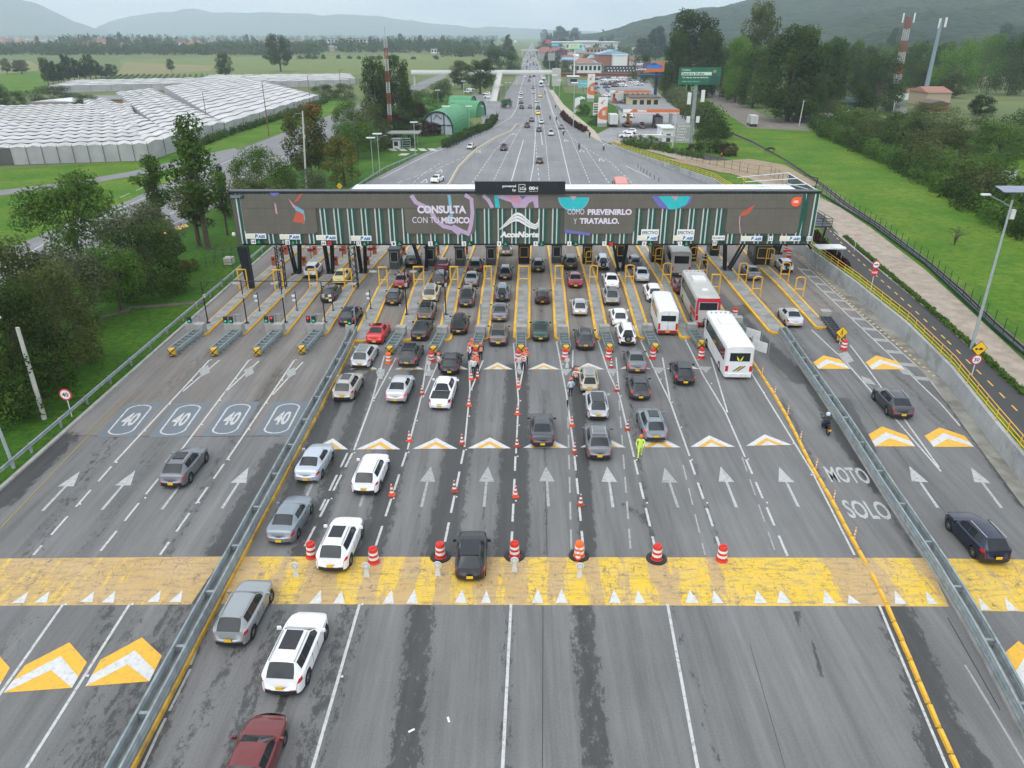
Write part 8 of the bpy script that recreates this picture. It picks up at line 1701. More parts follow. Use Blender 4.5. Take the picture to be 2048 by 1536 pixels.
x0,Y0=P(815,182);M_BR=mat('bridge_concrete',(.50,.49,.45),.85,var=.08)
YB=P(1024,172)[1];xa=PY(822,150,YB)[0];xb=PY(1108,145,YB)[0];z0=PY(1024,149,YB)[1];z1=PY(1024,141.5,YB)[1]
o=thing('footbridge','pale concrete footbridge crossing the highway beyond the toll plaza','footbridge',((xa+xb)/2,YB,0))
MB().bx(xa,xb,YB,YB+3.4,z0,z0+1.0).build('deck',M_BR,o);MB().bx(xa,xb,YB-.15,YB-.01,z0+1.35,z1+.3).build('parapet',W_WHITE,o);MB().bx(xa,xb,YB+3.42,YB+3.55,z0+1.0,z1+.3).build('parapet',W_WHITE,o)
for px in(828,905,1000,1033,1098):xx=PY(px,150,YB)[0];MB().bx(xx-.5,xx+.5,YB+1,YB+2.2,0,z0).build('pier',M_BR,o)
ra=P(992,185);mb=MB();rx=PY(1000,150,YB)[0];mb.add([(rx-1.5,YB,z0+.9),(rx+1.5,YB,z0+.9),(ra[0]+1.5,ra[1]-60,.1),(ra[0]-1.5,ra[1]-60,.1),(rx-1.5,YB,z0+.3),(rx+1.5,YB,z0+.3),(ra[0]+1.5,ra[1]-60,-.3),(ra[0]-1.5,ra[1]-60,-.3)],[(0,3,2,1),(4,5,6,7),(0,4,7,3),(1,2,6,5)]);mb.build('ramp',M_BR,o)
for s in(-1.55,1.55):MB().add([(rx+s,YB,z0+.9),(ra[0]+s,ra[1]-60,.1),(ra[0]+s,ra[1]-60,1.2),(rx+s,YB,z0+2.0)],[(0,1,2,3)]).build('ramp_wall',W_WHITE,o)
MB().bx(xb-1,xb+4,YB-1,YB+4,0,z1+1.2).build('stair_tower',M_BR,o)
YF=P(1024,111)[1];o=thing('footbridge','second pale bridge crossing the highway in the far distance','footbridge',(0,YF,0));xa,xb=PY(1042,100,YF)[0],PY(1080,100,YF)[0];zz=PY(1024,102.5,YF)[1];MB().bx(xa,xb,YF,YF+5,zz,zz+2.6).build('deck',M_BR,o);[MB().bx(a-1,a+1,YF+1,YF+3,0,zz).build('pier',M_BR,o)for a in(xa+2,xb-2)]
def lattice_mast(label,base,top,w0,w1,bands,guy=False,antennas=False,lean=None):
 x,y=P(*base);h=PY(top[0],top[1],y)[1];dx=PY(top[0],top[1],y)[0]-x;o=thing('lattice_tower',label,'radio tower',(x,y,0));mm=[mat('mast_red',(.28,.04,.03),.55,var=.1),mat('mast_white',(.48,.49,.48),.5,var=.06)]
 k=0;nb=bands;c=[(-1,-1),(1,-1),(1,1),(-1,1)]
 for b_ in range(nb):
  mb=MB();sub_=5
  for q in range(sub_):
   t0,t1=(b_+q/sub_)/nb,(b_+(q+1)/sub_)/nb;a0,a1=(w0+(w1-w0)*t0)/2,(w0+(w1-w0)*t1)/2
   for i in range(4):
    p,p2=c[i],c[(i+1)%4];mb.tube((dx*t0+p[0]*a0,p[1]*a0,h*t0),(dx*t1+p[0]*a1,p[1]*a1,h*t1),w0*.05,4)
    mb.tube((dx*t0+p[0]*a0,p[1]*a0,h*t0),(dx*t1+p2[0]*a1,p2[1]*a1,h*t1),w0*.03,4);mb.tube((dx*t0+p[0]*a0,p[1]*a0,h*t0),(dx*t0+p2[0]*a0,p2[1]*a0,h*t0),w0*.03,4)
  mb.build('section',mm[b_%2 if not guy else(b_+1)%2],o,world=False)
 MB().tube((dx,0,h),(dx,0,h*1.09),.06,5).build('rod',M_STEEL,o,world=False)
 if antennas:
  for s in(-1,1):MB().bx(dx+s*w1*1.4-.25,dx+s*w1*1.4+.25,-.3,.3,h*.93,h*1.05).build('antenna_panel',W_WHITE,o,world=False);MB().tube((dx,0,h*.97),(dx+s*w1*1.4,0,h*.97),.06,4).build('bracket',M_STEEL,o,world=False)
 return o
lattice_mast('slim red and white radio mast behind the trees left of the arched halls',(782,272),(770,72),1.0,.8,9,True)
lattice_mast('red and white lattice tower standing on the right before the hill',(1788,192),(1818,34),2.7,1.9,7,antennas=True)
x,y=P(1846,205);h=PY(1882,45,y)[1];dx=PY(1882,45,y)[0]-x;o=thing('phone_mast','grey tubular mast with two white antenna panels on the right','radio tower',(x,y,0));MB().tube((0,0,0),(dx,0,h),1.1,12,r1=.55).build('pole',mat('mast_blue_grey',(.22,.30,.35),.5,.2),o,world=False)
for s,hh in((-1,0),(1,.4)):MB().bx(dx+s*1.3+.8-.35,dx+s*1.3+.8+.35,-.3,.3,h*.93+hh,h*1.05+hh).build('antenna_panel',W_WHITE,o,world=False)
MB().lathe([(.58,-.3),(.75,0),(.58,.3)],(dx,0,h*.9),10).build('collar',M_STEEL,o,world=False)
def billboard(label,x0,x1,yt,ybt,base,face,poles=1,pcol=None,th=.6,pr=.4):
 X,Y=P(*base);z0,z1=PY(1024,ybt,Y)[1],PY(1024,yt,Y)[1];xa,xb=PY(x0,yt,Y)[0],PY(x1,yt,Y)[0];o=thing('billboard',label,'billboard',(X,Y,0));MB().bx(xa,xb,Y-th,Y,z0,z1).build('panel',face,o);MB().tube((X,Y+.3,0),(X,Y+.3,z0+.5),pr,10).build('pole',pcol or M_STEEL,o)
 return o,xa,xb,z0,z1,Y-th
NAVYP=mat('pole_navy',(.02,.04,.12),.4,.2)
o,xa,xb,z0,z1,yy=billboard('green billboard about screenings on a grey pole with antennas',1359,1442,135,169,(1381,290),mat('board_green',(.01,.12,.07),.5,var=.25,scale=.3),pcol=M_STEEL,pr=.55);w,h=xb-xa,z1-z0
def bt_(txt,u0,u1,v0,v1,mt,bold=0.):mb=MB();text_wall(mb,txt,xa+w*u0,xa+w*u1,z0+h*v0,z0+h*v1,yy-.05,0,bold);mb.build('lettering',mt,o)
MB().bx(xa+w*.05,xa+w*.78,yy-.03,yy-.01,z0+h*.55,z0+h*.74).build('pale_strip',mat('strip_pale',(.55,.70,.55),.5),o)
bt_('Cafam',.06,.26,.82,.92,LW);bt_('Desde los 25 años',.07,.60,.58,.71,SGRN_:=mat('text_green',(.01,.10,.06),.5),.03);bt_('Tu cita es con la citología',.07,.70,.36,.47,LW,.02);bt_('¡Agéndate ahora!',.07,.5,.13,.24,mat('text_mint',(.35,.65,.40),.5))
mb=MB();q=[(.74,.0),(.74,.25),(.78,.5),(.80,.6),(.80,.8),(.83,.9),(.87,.88),(.885,.75),(.88,.6),(.95,.45),(.97,0)];mb.add([(xa+w*a,yy-.04,z0+h*b_)for a,b_ in q],[tuple(range(len(q)))]);mb.build('portrait_shape',mat('print_dark_teal',(.02,.07,.06),.5,var=.3),o)
MB().lathe([(0,-.03),(h*.10,-.03),(h*.10,0)],(xa+w*.845,yy-.06,z0+h*.78),12,axis='Y').build('face_shape',mat('print_skin',(.40,.22,.15),.5),o)
X_,Y_=P(1381,290)
for s,z in((-1,.38),(1,.38),(-1.2,.68),(1.6,.72)):MB().bx(X_+s*1.3-.45,X_+s*1.3+.45,Y_-.3,Y_+.3,z0*z,z0*z+(3.0 if z>.5 else 1.6)).build('antenna_panel',W_WHITE,o)
o,xa,xb,z0,z1,yy=billboard('wide billboard with a blue car print on a navy pole',1271,1329,124,143.5,(1310,196),mat('board_orange_navy',(.10,.07,.10),.5,var=.4,scale=.12),pcol=NAVYP,pr=.75);w,h=xb-xa,z1-z0
MB().add([(xa+w*.3,yy-.02,z0),(xa+w,yy-.02,z0),(xa+w,yy-.02,z1),(xa+w*.55,yy-.02,z1)],[(0,1,2,3)]).build('orange_field',M_PO,o)
q=[(.38,.42),(.40,.62),(.48,.72),(.55,.90),(.70,.93),(.80,.75),(.93,.66),(.96,.45),(.90,.36),(.45,.34)];MB().add([(xa+w*a,yy-.04,z0+h*b_)for a,b_ in q],[tuple(range(len(q)))]).build('car_print',mat('print_blue',(.03,.20,.60),.4),o)
q=[(.50,.70),(.56,.86),(.69,.88),(.76,.72)];MB().add([(xa+w*a,yy-.06,z0+h*b_)for a,b_ in q],[tuple(range(len(q)))]).build('window_print',mat('print_navy',(.02,.05,.12),.4),o)
bt_('SWIFT',.03,.27,.62,.92,LW,.05);bt_('5 ESTRELLAS',.03,.25,.45,.53,LW);bt_('$ 68.990.000',.03,.38,.15,.35,LW,.05)
mb=MB();xm=P(1310,196)[0];mb.bx(xa+w*.1,xb-w*.02,P(1310,196)[1]-2.5,P(1310,196)[1]+.5,z0-2.2,z0-1.2);mb.build('walkway',NAVYP,o)
o,xa,xb,z0,z1,yy=billboard('pale green billboard on a tall white mast',1131,1165,87,99,(1148,154),mat('board_pale_green',(.55,.70,.52),.5,var=.1),pcol=W_WHITE,pr=.5);w,h=xb-xa,z1-z0;bt_('AHORA',.3,.7,.5,.8,mat('text_gold',(.45,.38,.15),.5));bt_('100% en línea',.3,.7,.2,.4,mat('text_gold',(.45,.38,.15),.5));MB().bx(xa+w*.06,xa+w*.18,yy-.04,yy-.01,z0+h*.3,z0+h*.8).build('print_block',R_GRN,o);MB().bx(xa,xb,yy-.03,yy-.01,z0,z0+h*.12).build('green_edge',mat('print_green',(.10,.40,.15),.5),o);MB().lathe([(0,-.03),(h*.3,-.03)],(xa+w*.9,yy-.02,z0+h*.5),12,axis='Y').build('round_print',mat('print_teal',(.05,.40,.38),.5),o)
o,xa,xb,z0,z1,yy=billboard('small blue billboard beside the white factory hall',1102,1119,86,93,(1108,125),mat('board_blue',(.05,.32,.45),.5,var=.1));w,h=xb-xa,z1-z0;bt_('NORTE',.15,.8,.3,.7,LW,.02)
billboard('dark red patterned billboard below the pale green one',1112,1135,100,110,(1122,135),mat('board_plum',(.10,.05,.09),.5,var=.6,scale=.2))
o,xa,xb,z0,z1,yy=billboard('pale blue sign board left of the far price pylon',1157,1175,161,175,(1166,190),mat('board_sky',(.18,.48,.55),.5,var=.08));w,h=xb-xa,z1-z0;bt_('Bienvenido',.25,.92,.5,.7,LW,.01)
billboard('pinkish small billboard in the far distance',1091,1103,79,87,(1097,108),mat('board_pink',(.42,.12,.16),.5,var=.2));billboard('grey blank direction board beyond the footbridge',1096,1110,106,121,(1099,140),W_GREY)
o,xa,xb,z0,z1,yy=billboard('green highway direction sign above the station exit',1003,1022,199.5,208,(1010,216),mat('direction_green',(.0,.28,.14),.5,var=.05),pr=.15,th=.2);w,h=xb-xa,z1-z0;bt_('Bogotá D.C.',.2,.8,.58,.85,LW);bt_('Puente del Común',.1,.9,.15,.4,LW)
o,xa,xb,z0,z1,yy=billboard('white square board with four round emblems at the right edge',2003,2036,340,366,(2018,372),W_WHITE,pr=.12,th=.15);w,h=xb-xa,z1-z0
for(u,v_),c in zip([(.36,.8),(.7,.8),(.2,.2),(.68,.2)],[AC[5],AC[2],mat('emblem_green',(.05,.2,.05),.5),mat('emblem_gold',(.3,.28,.06),.5)]):MB().lathe([(0,-.03),(w*.10,-.03)],(xa+w*u,yy-.01,z0+h*v_),14,axis='Y').build('emblem',c,o)
def arch(label,xl,xr,yb,yt,L_,front=True,ang=0.,r_=None):
 X0,Y=P(xl,yb);X1=P(xr,yb)[0];w=X1-X0;h=PY(1024,yt,Y)[1];o=thing('arched_hall',label,'hall',((X0+X1)/2,Y,0),ang);mg=mat('hall_green',(.06,.26,.11),.55,var=.1,scale=.4);N=18
 mb=MB();pr=[(-w/2*math.cos(math.pi*k/N)*(1.0),h*min(1,1.0*math.sin(math.pi*k/N)**.72))for k in range(N+1)];nr=int(L_/.8)
 for j in range(nr):
  for k in range(N):
   s0,s1=(1+.012*(j%2)),(1+.012*((j+1)%2));a,b_=pr[k],pr[k+1];y0,y1=L_*j/nr,L_*(j+1)/nr;mb.add([(a[0]*s0,y0,a[1]*s0),(a[0]*s1,y1,a[1]*s1),(b_[0]*s1,y1,b_[1]*s1),(b_[0]*s0,y0,b_[1]*s0)],[(3,2,1,0)])
 mb.build('roof_shell',mg,o,world=False);mb=MB();mb.add([(p[0],L_-.02,p[1])for p in pr],[tuple(range(N+1))]);mb.build('back_wall',mg,o,world=False)
 mb=MB();mb.add([(p[0]*.97,.25,p[1]*.97)for p in pr],[tuple(range(N,-1,-1))]);mb.build('front_wall',mat('hall_glazing',(.42,.47,.50),.2,var=.1)if front else mg,o,world=False)
 mb=MB()
 for k in range(N):a,b_=pr[k],pr[k+1];mb.add([(a[0],-.1,a[1]),(b_[0],-.1,b_[1]),(b_[0]*.92,-.1,b_[1]*.92),(a[0]*.92,-.1,a[1]*.92),(a[0]*.92,.3,a[1]*.92),(b_[0]*.92,.3,b_[1]*.92)],[(0,1,2,3),(3,2,5,4)])
 if front:
  for xx,hh in((-.20,.93),(.20,.93)):mb.bx(w*xx-.12,w*xx+.12,.05,.2,0,h*hh)
  mb.bx(-w/2,w/2,.05,.2,h*.38,h*.42);mb.bx(-.06,.06,.05,.2,0,h*.38);mb.bx(-w*.1,-w*.09,.05,.2,0,h*.38);mb.bx(w*.09,w*.1,.05,.2,0,h*.38)
  wv=MB();pts=[(-.13,.66),(-.05,.82),(.0,.85),(.06,.75),(.11,.70),(.14,.76)]
  for a,b_ in zip(pts,pts[1:]):wv.add([(w*a[0],.02,h*a[1]),(w*b_[0],.02,h*b_[1]),(w*b_[0],.02,h*(b_[1]-.07)),(w*a[0],.02,h*(a[1]-.04))],[(3,2,1,0)])
  wv.build('emblem',mat('emblem_dark',(.03,.10,.08),.5),o,world=False)
 mb.build('arch_frame',mat('hall_frame',(.015,.03,.06),.4),o,world=False);return o
arch('nearest green arched hall with a glazed front',844,908,269,222,26,True,R(-8));arch('second green arched hall seen from its side',935,990,232,202,12,False,R(72));arch('third green arched hall behind the second',930,965,215,192,10,False,R(72))
building('guard_hut','small white hut with a window before the dark hedge',786,799,297,280,2.5,W_WHITE,R_GREY,win=(1,1))
cp=thing('carport','low grey roofed carport left of the arched hall','carport',(*P(825,290),0));w=7.5;MB().bx(-w,w*.3,-3,4,3.2,3.4).build('roof',R_GREY,cp,world=False);[MB().tube((a,b_,0),(a,b_,3.2),.08,5).build('post',M_STEEL,cp,world=False)for a in(-w+.3,w*.25)for b_ in(-2.7,3.7)]
sf=thing('scaffold_rack','pale metal rack standing under the carport','rack',(*P(813,298),0));mb=MB()
for a in(-1.1,1.1):
 for b_ in(-.4,.4):mb.tube((a,b_,0),(a,b_,3),.06,5)
for z in(.3,.9,1.5,2.1,2.7):mb.bx(-1.1,1.1,-.4,.4,z,z+.06)
mb.build('shelf_frame',M_STEEL,sf,world=False)
mb=MB()
for i in range(5):
 a=782+i*20;mb.sheet([P(a,302),P(a+14,302),P(a+6,297),P(a-8,297)],.02)
mb.sheet([P(795,311),P(812,311),P(820,307),P(803,307)],.02);struct('pavement_slabs',mb,mat('slab_pale',(.45,.43,.40),.9,var=.1))
fence('dark green fence along the arched hall garden',dn([(888,302),(930,282),(975,264),(992,243),(994,232)],4,lambda a,b_:(*P(a,b_),0)),2.0,3.0,M_GRN,.0)
cg=thing('wire_cage','dark wire cage with a white box on the left grass','cage',(*P(448,535),0));mb=MB();w,d,h=2.3,3.5,2.0
for a in(-w,-w/2,0,w/2,w):
 for b_ in(0,d):mb.tube((a,b_,0),(a,b_,h),.03,4)
 mb.tube((a,0,h),(a,d,h),.03,4)
for z in(.7,1.4,2.0):mb.path([(-w,0,z),(w,0,z),(w,d,z),(-w,d,z),(-w,0,z)],.02,4)
mb.build('frame',M_DARK,cg,world=False);MB().box((.2,1.6,.5),(1.1,1.2,.9)).build('equipment_box',mat('box_beige',(.45,.44,.38),.6),cg,world=False)
struct('drain',extrude(MB(),[(*P(*p),0)for p in[(203,636),(255,622),(262,616),(330,611),(410,605)]],[(-.35,0),(-.25,.12),(.25,.12),(.35,0)],close=True),mat('drain_concrete',(.10,.085,.07),.9,var=.3))
lm=MB();lm.tube((0,0,0),(0,0,9),.11,6,r1=.07);LPM=lm.mesh('pole',[mat('pole_grey',(.42,.47,.50),.45,.4,var=.1)]);LSM=MB().box((0,0,9.25),(2.2,1.1,.07),rx=.15).mesh('solar_panel',[mat('solar_pale',(.45,.47,.50),.3)]);LAM=MB().tube((0,0,8.3),(1.6,0,8.8),.05,5).box((1.9,0,8.85),(.7,.25,.1)).mesh('lamp_head',[M_STEEL])
for i,((x,yb),yt)in enumerate([((747,352),275),((760,347),267),((831,311),244),((894,288),212),((939,268),212),((802,258),232),((805,250),220),((965,240),212),((978,248),200),((1012,190),165),((1002,205),170),((928,205),162),((833,222),205),((877,225),180),((1107,178),160),((1118,205),160),((1146,262),165),((1020,190),165),((1072,128),112),((1107,215),150)]):
 X,Y=P(x,yb);h=PY(1024,yt,Y)[1];o=thing('street_lamp','grey solar lamp, %s %s the highway beyond the canopy, from the nearest'%(nth(i if i<14 else i-14),'left of' if i<14 else'right of'),'street lamp',(X,Y,0),0,'solar street lamps beyond the canopy');s=h/9.3;o.scale=(min(1,s),min(1,s),s);inst(LPM,'pole',o);inst(LSM,'solar_panel',o);inst(LAM,'lamp_head',o)
RP=mat('rust_pole',(.18,.07,.05),.7)
for i,(px,yt)in enumerate([((538,272),163),((621,210),150),((683,193),140),((415,248),184),((730,178),143),((345,187),168)]):
 X,Y=P(*px);h=PY(1024,yt,Y)[1];o=thing('lamp_post','rusty brown lamp post beside the greenhouses, %s one listed from the right road bend'%nth(i),'street lamp',(X,Y,0),0,'rusty lamp posts by the greenhouses');MB().tube((0,0,0),(0,0,h),.16,6,r1=.1).build('pole',RP,o,world=False);MB().tube((0,0,h),(2.2,0,h+.5),.07,5).build('arm',RP,o,world=False)
for i,(px,xt,yt,lab)in enumerate([((613,385),605,222,'pale concrete pole behind the canopy left part'),((1589,290),1572,190,'x'),((1344,304),1353,225,'tall pale concrete pole before the white shed'),((1378,226),1382,185,'short pale pole in the station hedge'),((1598,252),1608,200,'pale pole beside the striped shed'),((1905,335),1915,298,'pale pole rising out of the hedge'),((1707,245),1715,215,'slim pale pole behind the hedge near the sheds'),((1780,258),1790,205,'pale pole in the thicket right of the sheds')]):
 if lab=='x':continue
 X,Y=P(*px);xt_,h=PY(xt,yt,Y);o=thing('utility_pole',lab,'pole',(X,Y,0));MB().tube((0,0,0),(xt_-X if abs(xt_-X)<3 else 0,0,h),.2,8,r1=.14).build('pole',mat('pole_concrete',(.48,.47,.43),.85,var=.1),o,world=False);MB().tube((-.6,0,h-.5),(.9,0,h-.4),.05,5).build('crossarm',M_STEEL,o,world=False)
for a in[('farm_shed','long low farm shed with pale roof between the greenhouses',70,150,213,200,14,W_TAN,R_WHITE,'gable'),('farm_shed','brown roofed shed at the left of the farm yard',48,140,220,207,16,W_TAN,R_BROWN,'hip'),('farm_shed','ochre farm shed with grey sheet roof',178,250,213,193,14,cmat('ochre',(.40,.24,.09)),R_GREY,'hip'),('farm_shed','small red tiled shed at the right of the farm yard',228,262,207,197,9,W_TAN,R_TERRA,'hip'),('farm_house','house with terracotta roof right of the grey mast',1850,1898,212,175,16,W_TAN,R_TERRA,'hip'),('farm_house','small house with red roof left of the grey mast',1803,1832,200,178,10,W_WHITE,R_RED,'hip'),('barn','open barn with grey green roof below the big dark tree',1674,1728,223,195,14,W_DARK,R_GRN,'gable'),('shed','small shed with white roof in front of the open barn',1676,1712,232,221,7,W_TAN,R_WHITE,'gable'),('shed','grey shed with gable left of the thicket',1788,1812,226,204,9,W_GREY,R_GREY,'gable'),('shed','shed with pale roof below the terracotta house',1858,1895,222,201,9,W_BRICK,R_BROWN,'gable'),('house','white house on the slope left of the huge dark tree',1266,1283,112,96,12,W_WHITE,R_WHITE,'flat'),('building','white glass building on the slope between the two towers',1838,1862,98,73,12,W_WHITE,R_WHITE,'flat'),('house','pale house with terracotta roof at the foot of the hill',1712,1745,122,108,12,W_TAN,R_WHITE,'hip'),('house','low house with ochre wall behind the bright green trees',1960,2000,168,156,12,W_TAN,R_TERRA,'hip')]:building(a[0],a[1],*a[2:9],kind=a[9],cat='house' if'house' in a[0]else'shed')
sh=thing('striped_shed','long low shed with pale green and red striped roof','shed',(*P(1655,246),0));Y=P(1655,246)[1];w=P(1720,246)[0]-P(1605,246)[0];h=tall(246,230)
MB().bx(-w/2,w/2,0,6,0,h*.7).build('wall',W_DARK,sh,world=False)
for i in range(18):x0=-w/2+w*i/18;MB().add([(x0,-.5,h*.72),(x0+w/18,-.5,h*.72),(x0+w/18,7,h),(x0,7,h)],[(0,1,2,3)]).build('roof_sheet',[mat('roof_pink',(.42,.19,.17),.6),mat('roof_mint',(.30,.45,.40),.6)][i%2],sh,world=False)
TOWN=[MB().bx(-5,5,0,9,0,5).mesh('wall',[W_TAN]),MB().add([(-5.4,-.4,5),(5.4,-.4,5),(5.4,9.4,5),(-5.4,9.4,5),(-3,4.5,7.6),(3,4.5,7.6)],[(0,1,5,4),(3,4,5,2),(0,4,3),(1,2,5)]).mesh('roof',[R_TERRA])]
rh_=random.Random(9)
for i in range(95):
 g=i%5
 if g in(0,1):x,y=rh_.uniform(0,160),rh_.uniform(76,100)
 elif g==2:x,y=rh_.uniform(160,280),rh_.uniform(92,104)
 elif g==3:x,y=rh_.uniform(270,470),rh_.uniform(78,84)if i%2 else rh_.uniform(94,104)
 else:x,y=rh_.uniform(470,720),rh_.uniform(90,104)
 X,Y=P(x,y);o=thing('house','small distant town house among the trees at the foot of the mountains','house',(X,Y,0),rh_.uniform(-.6,.6),'distant town houses');s=rh_.uniform(1.2,2.3);o.scale=(s,s,s*rh_.uniform(.8,1.4));inst(TOWN[0],'wall',o,mats={0:rh_.choice([W_TAN,W_WHITE,W_BRICK,W_CREAM])});inst(TOWN[1],'roof',o,mats={0:rh_.choice([R_TERRA,R_TERRA,R_RED,R_GREY,R_BROWN])})
for i in range(16):
 x=1020+i*3 if i<4 else rh_.uniform(1090,1135);y=rh_.uniform(84,124)if i>=4 else rh_.uniform(84,92);X,Y=P(x,y)
 o=thing('house','small distant roadside building right of the far highway','house',(X,Y,0),0,'distant roadside buildings');s=rh_.uniform(1.0,1.8);o.scale=(s,s,s);inst(TOWN[0],'wall',o,mats={0:rh_.choice([W_WHITE,W_TAN,W_GREY])});inst(TOWN[1],'roof',o,mats={0:rh_.choice([R_GREY,R_RED,R_BLUE,R_BROWN])})
for i in range(34):
 x=rh_.uniform(1095,1330);y=rh_.uniform(98,146);
 if x<interp(y,[(98,1085),(146,1120)])or(x>1200 and y>134):continue
 X,Y=P(x,y);o=thing('roadside_building','low shop or house in the dense strip right of the far highway','building',(X,Y,0),rh_.uniform(-.3,.3),'dense strip of buildings right of the far highway');s=rh_.uniform(.8,1.7);o.scale=(s,s,s*rh_.uniform(.6,1.1));inst(TOWN[0],'wall',o,mats={0:rh_.choice([W_WHITE,W_TAN,W_GREY,W_BRICK,W_WHITE])});inst(TOWN[1],'roof',o,mats={0:rh_.choice([R_GREY,R_RED,R_BLUE,R_BROWN,R_WHITE,R_TERRA])})
FT=[(868,367,'sedan','white','alone left of the curved median'),(939,299,'hatch','silver','in the left branch beside the halls'),(1007,302,'pickup','charcoal','right of the curved median'),(1079,328,'hatch','charcoal','nearest beyond the top board'),(1102,272,'pickup','silver','fourth row beyond the canopy'),(1123,259,'sedan','grey','on the right lane near the station exit'),(1078,264,'hatch','charcoal','in the middle lane left of the silver pickup'),(1054,256,'pickup','charcoal','in the left lane'),(1083,248,'hatch','silver','behind two motorcycles'),(1063,244,'suv','grey','left of the silver hatchback'),(1076,230,'taxi','taxi','nearer yellow taxi'),(1076,219,'sedan','black','just ahead of the nearer taxi'),(1060,217,'sedan','grey','left of the black car by the taxi'),(1043,218,'suv','charcoal','leftmost of its row'),(1042,208,'sedan','charcoal','behind the white van'),(1041,198,'hatch','white','behind the white van, left lane'),(1042,190,'suv','white','upper left white one'),(1073,206,'hatch','silver','between the two taxis'),(1080,195,'taxi','taxi','farther yellow taxi'),(1067,187,'hatch','silver','left of the farther taxi'),(1066,178,'sedan','grey','ahead of the silver one left of the farther taxi'),(1058,163,'suv','grey','just before the footbridge'),(1060,156,'pickup','charcoal','under the footbridge, left'),(1068,154,'suv','charcoal','under the footbridge, middle'),(1050,155,'sedan','white','under the footbridge, far left')]
def hwhd(X,Y):return math.atan2(-(19+(X-8)*.1-X)*0-8,300)if Y>250 else heading(X)*.2+(R(-2)if X>0 else R(-8)if X<-12 else 0)
for x,y,k,c,w in FT:
 X,Y=P(x,y);car(k,c,(x,y),'%s %s beyond the canopy, %s'%({'taxi':'yellow'}.get(c,c),{'suv':'SUV','hatch':'hatchback','pickup':'pickup','taxi':'taxi'}.get(k,'sedan'),w),'taxi' if k=='taxi' else'car',group='traffic on the highway beyond the canopy',hdg=R(14)*-1 if X<-9 else R(-2),lite=Y>260)
rt=random.Random(4)
for i in range(60):
 y=147-50*(i/60)**.9;lo,hi=interp(y,[(92,1061),(110,1053),(130,1043),(147,1038)]),interp(y,[(92,1066),(110,1071),(130,1079),(147,1085)]);x=lo+(hi-lo)*rt.choice([.12,.3,.48,.66,.84])
 car(rt.choice(['sedan','hatch','suv','suv']),rt.choice(['white','silver','grey','charcoal','black','white','midgrey']),(x,y),'small distant car in the dense traffic beyond the footbridge',lite=True,group='dense traffic beyond the footbridge',hdg=R(-2),name='distant_car')
for i,(x,y)in enumerate([(1158,299),(1179,273),(1127,271),(1113,241),(1100,240),(1111,216),(1090,188)]):motorcycle((x,y),'motorcycle on the highway beyond the canopy, %s from the nearest'%nth(i),rt.choice(['black','red','black']),rider=('black',rt.choice(['black','white','grey']),'navy'),hdg=R(-3),lite=True,riderlab='motorcycle rider beyond the canopy, %s from the nearest'%nth(i))
motorcycle((1207,301),'bicycle sized two wheeler at the right edge line beyond the canopy','blue',rider=('teal','white','black'),hdg=R(-8),lite=True,riderlab='cyclist in teal beside the yellow railing start')
coach((1082,174),9,2.4,3.1,'white bus in the right lane before the footbridge','white',top='none',backwin=(.45,.8));coach((1087,167),9,2.4,3.1,'cream bus right behind the white one before the footbridge','cream',top='none',backwin=(.45,.8))
X,Y=P(1243,395);o=coach((1243,400),8,2.4,3.0,'salmon orange bus half hidden behind the canopy roof','cream',top='none')
o.children[0].data.materials[0]=mat('bus_salmon',(.62,.16,.10),.4,var=.05,coat=.3)
cp_=random.Random(8);k=0
for r0,(ya,xa,xb,n_)in enumerate([(158,1210,1262,8),(162,1214,1265,8),(166,1216,1252,6),(170,1218,1255,7),(174,1222,1256,6),(166,1270,1286,3),(171,1272,1288,3),(177,1186,1206,4),(170,1188,1212,4),(160,1188,1205,3),(152.5,1178,1225,5)]):
 for i in range(n_):
  x=xa+(xb-xa)*i/max(1,n_-1);c=cp_.choice(['white','white','silver','charcoal','black','grey','maroon','white','blue' if r0>4 else'silver'])
  car(cp_.choice(['sedan','hatch','suv']),c,(x,ya+cp_.uniform(-.4,.4)),'%s car in the station car park, %s from left, row %s from the back'%(c,nth(i),nth(r0)),lite=True,group='cars in the car park behind the fuel station',hdg=R(cp_.choice([60,70,-65,90])),name='parked_car')
for x,y,k_,c,h_,lab in[(1255,255,'suv','charcoal',5,'dark SUV refuelling left of the yellow column'),(1284,254,'sedan','black',-3,'black car refuelling right of the yellow column'),(1237,248,'sedan','navy',60,'dark blue car parked by the box truck'),(1268,276,'suv','white',75,'white SUV parked at the station garden'),(1274,268,'suv','white',80,'white SUV parked behind the garden one'),(1222,194,'suv','white',70,'white SUV by the farther pump'),(1195,187,'sedan','red',75,'red car between the pylons'),(1170,200,'sedan','white',75,'white car behind the station lawn'),(1250,207,'suv','silver',15,'silver SUV beside the cream shop'),(1268,236,'suv','white',60,'white car under the nearer canopy'),(945,186,'suv','white',80,'white SUV parked left of the footbridge ramp'),(982,190,'suv','white',75,'white SUV parked right of the leaning tree'),(988,196,'pickup','white',75,'white pickup parked nearest the exit'),(950,181,'bigsuv','white',75,'white delivery car near the halls'),(590,290,'sedan','midgrey',12,'grey car driving on the side road'),(600,281,'sedan','white',12,'white car driving ahead on the side road'),(1286,258,'sedan','charcoal',0,'dark car behind the black one at the pumps')]:
 car(k_,c,(x,y),lab,lite=True,group='cars around the fuel station and halls' if x>700 else'cars on the side road',hdg=R(h_ if x>700 else-50))
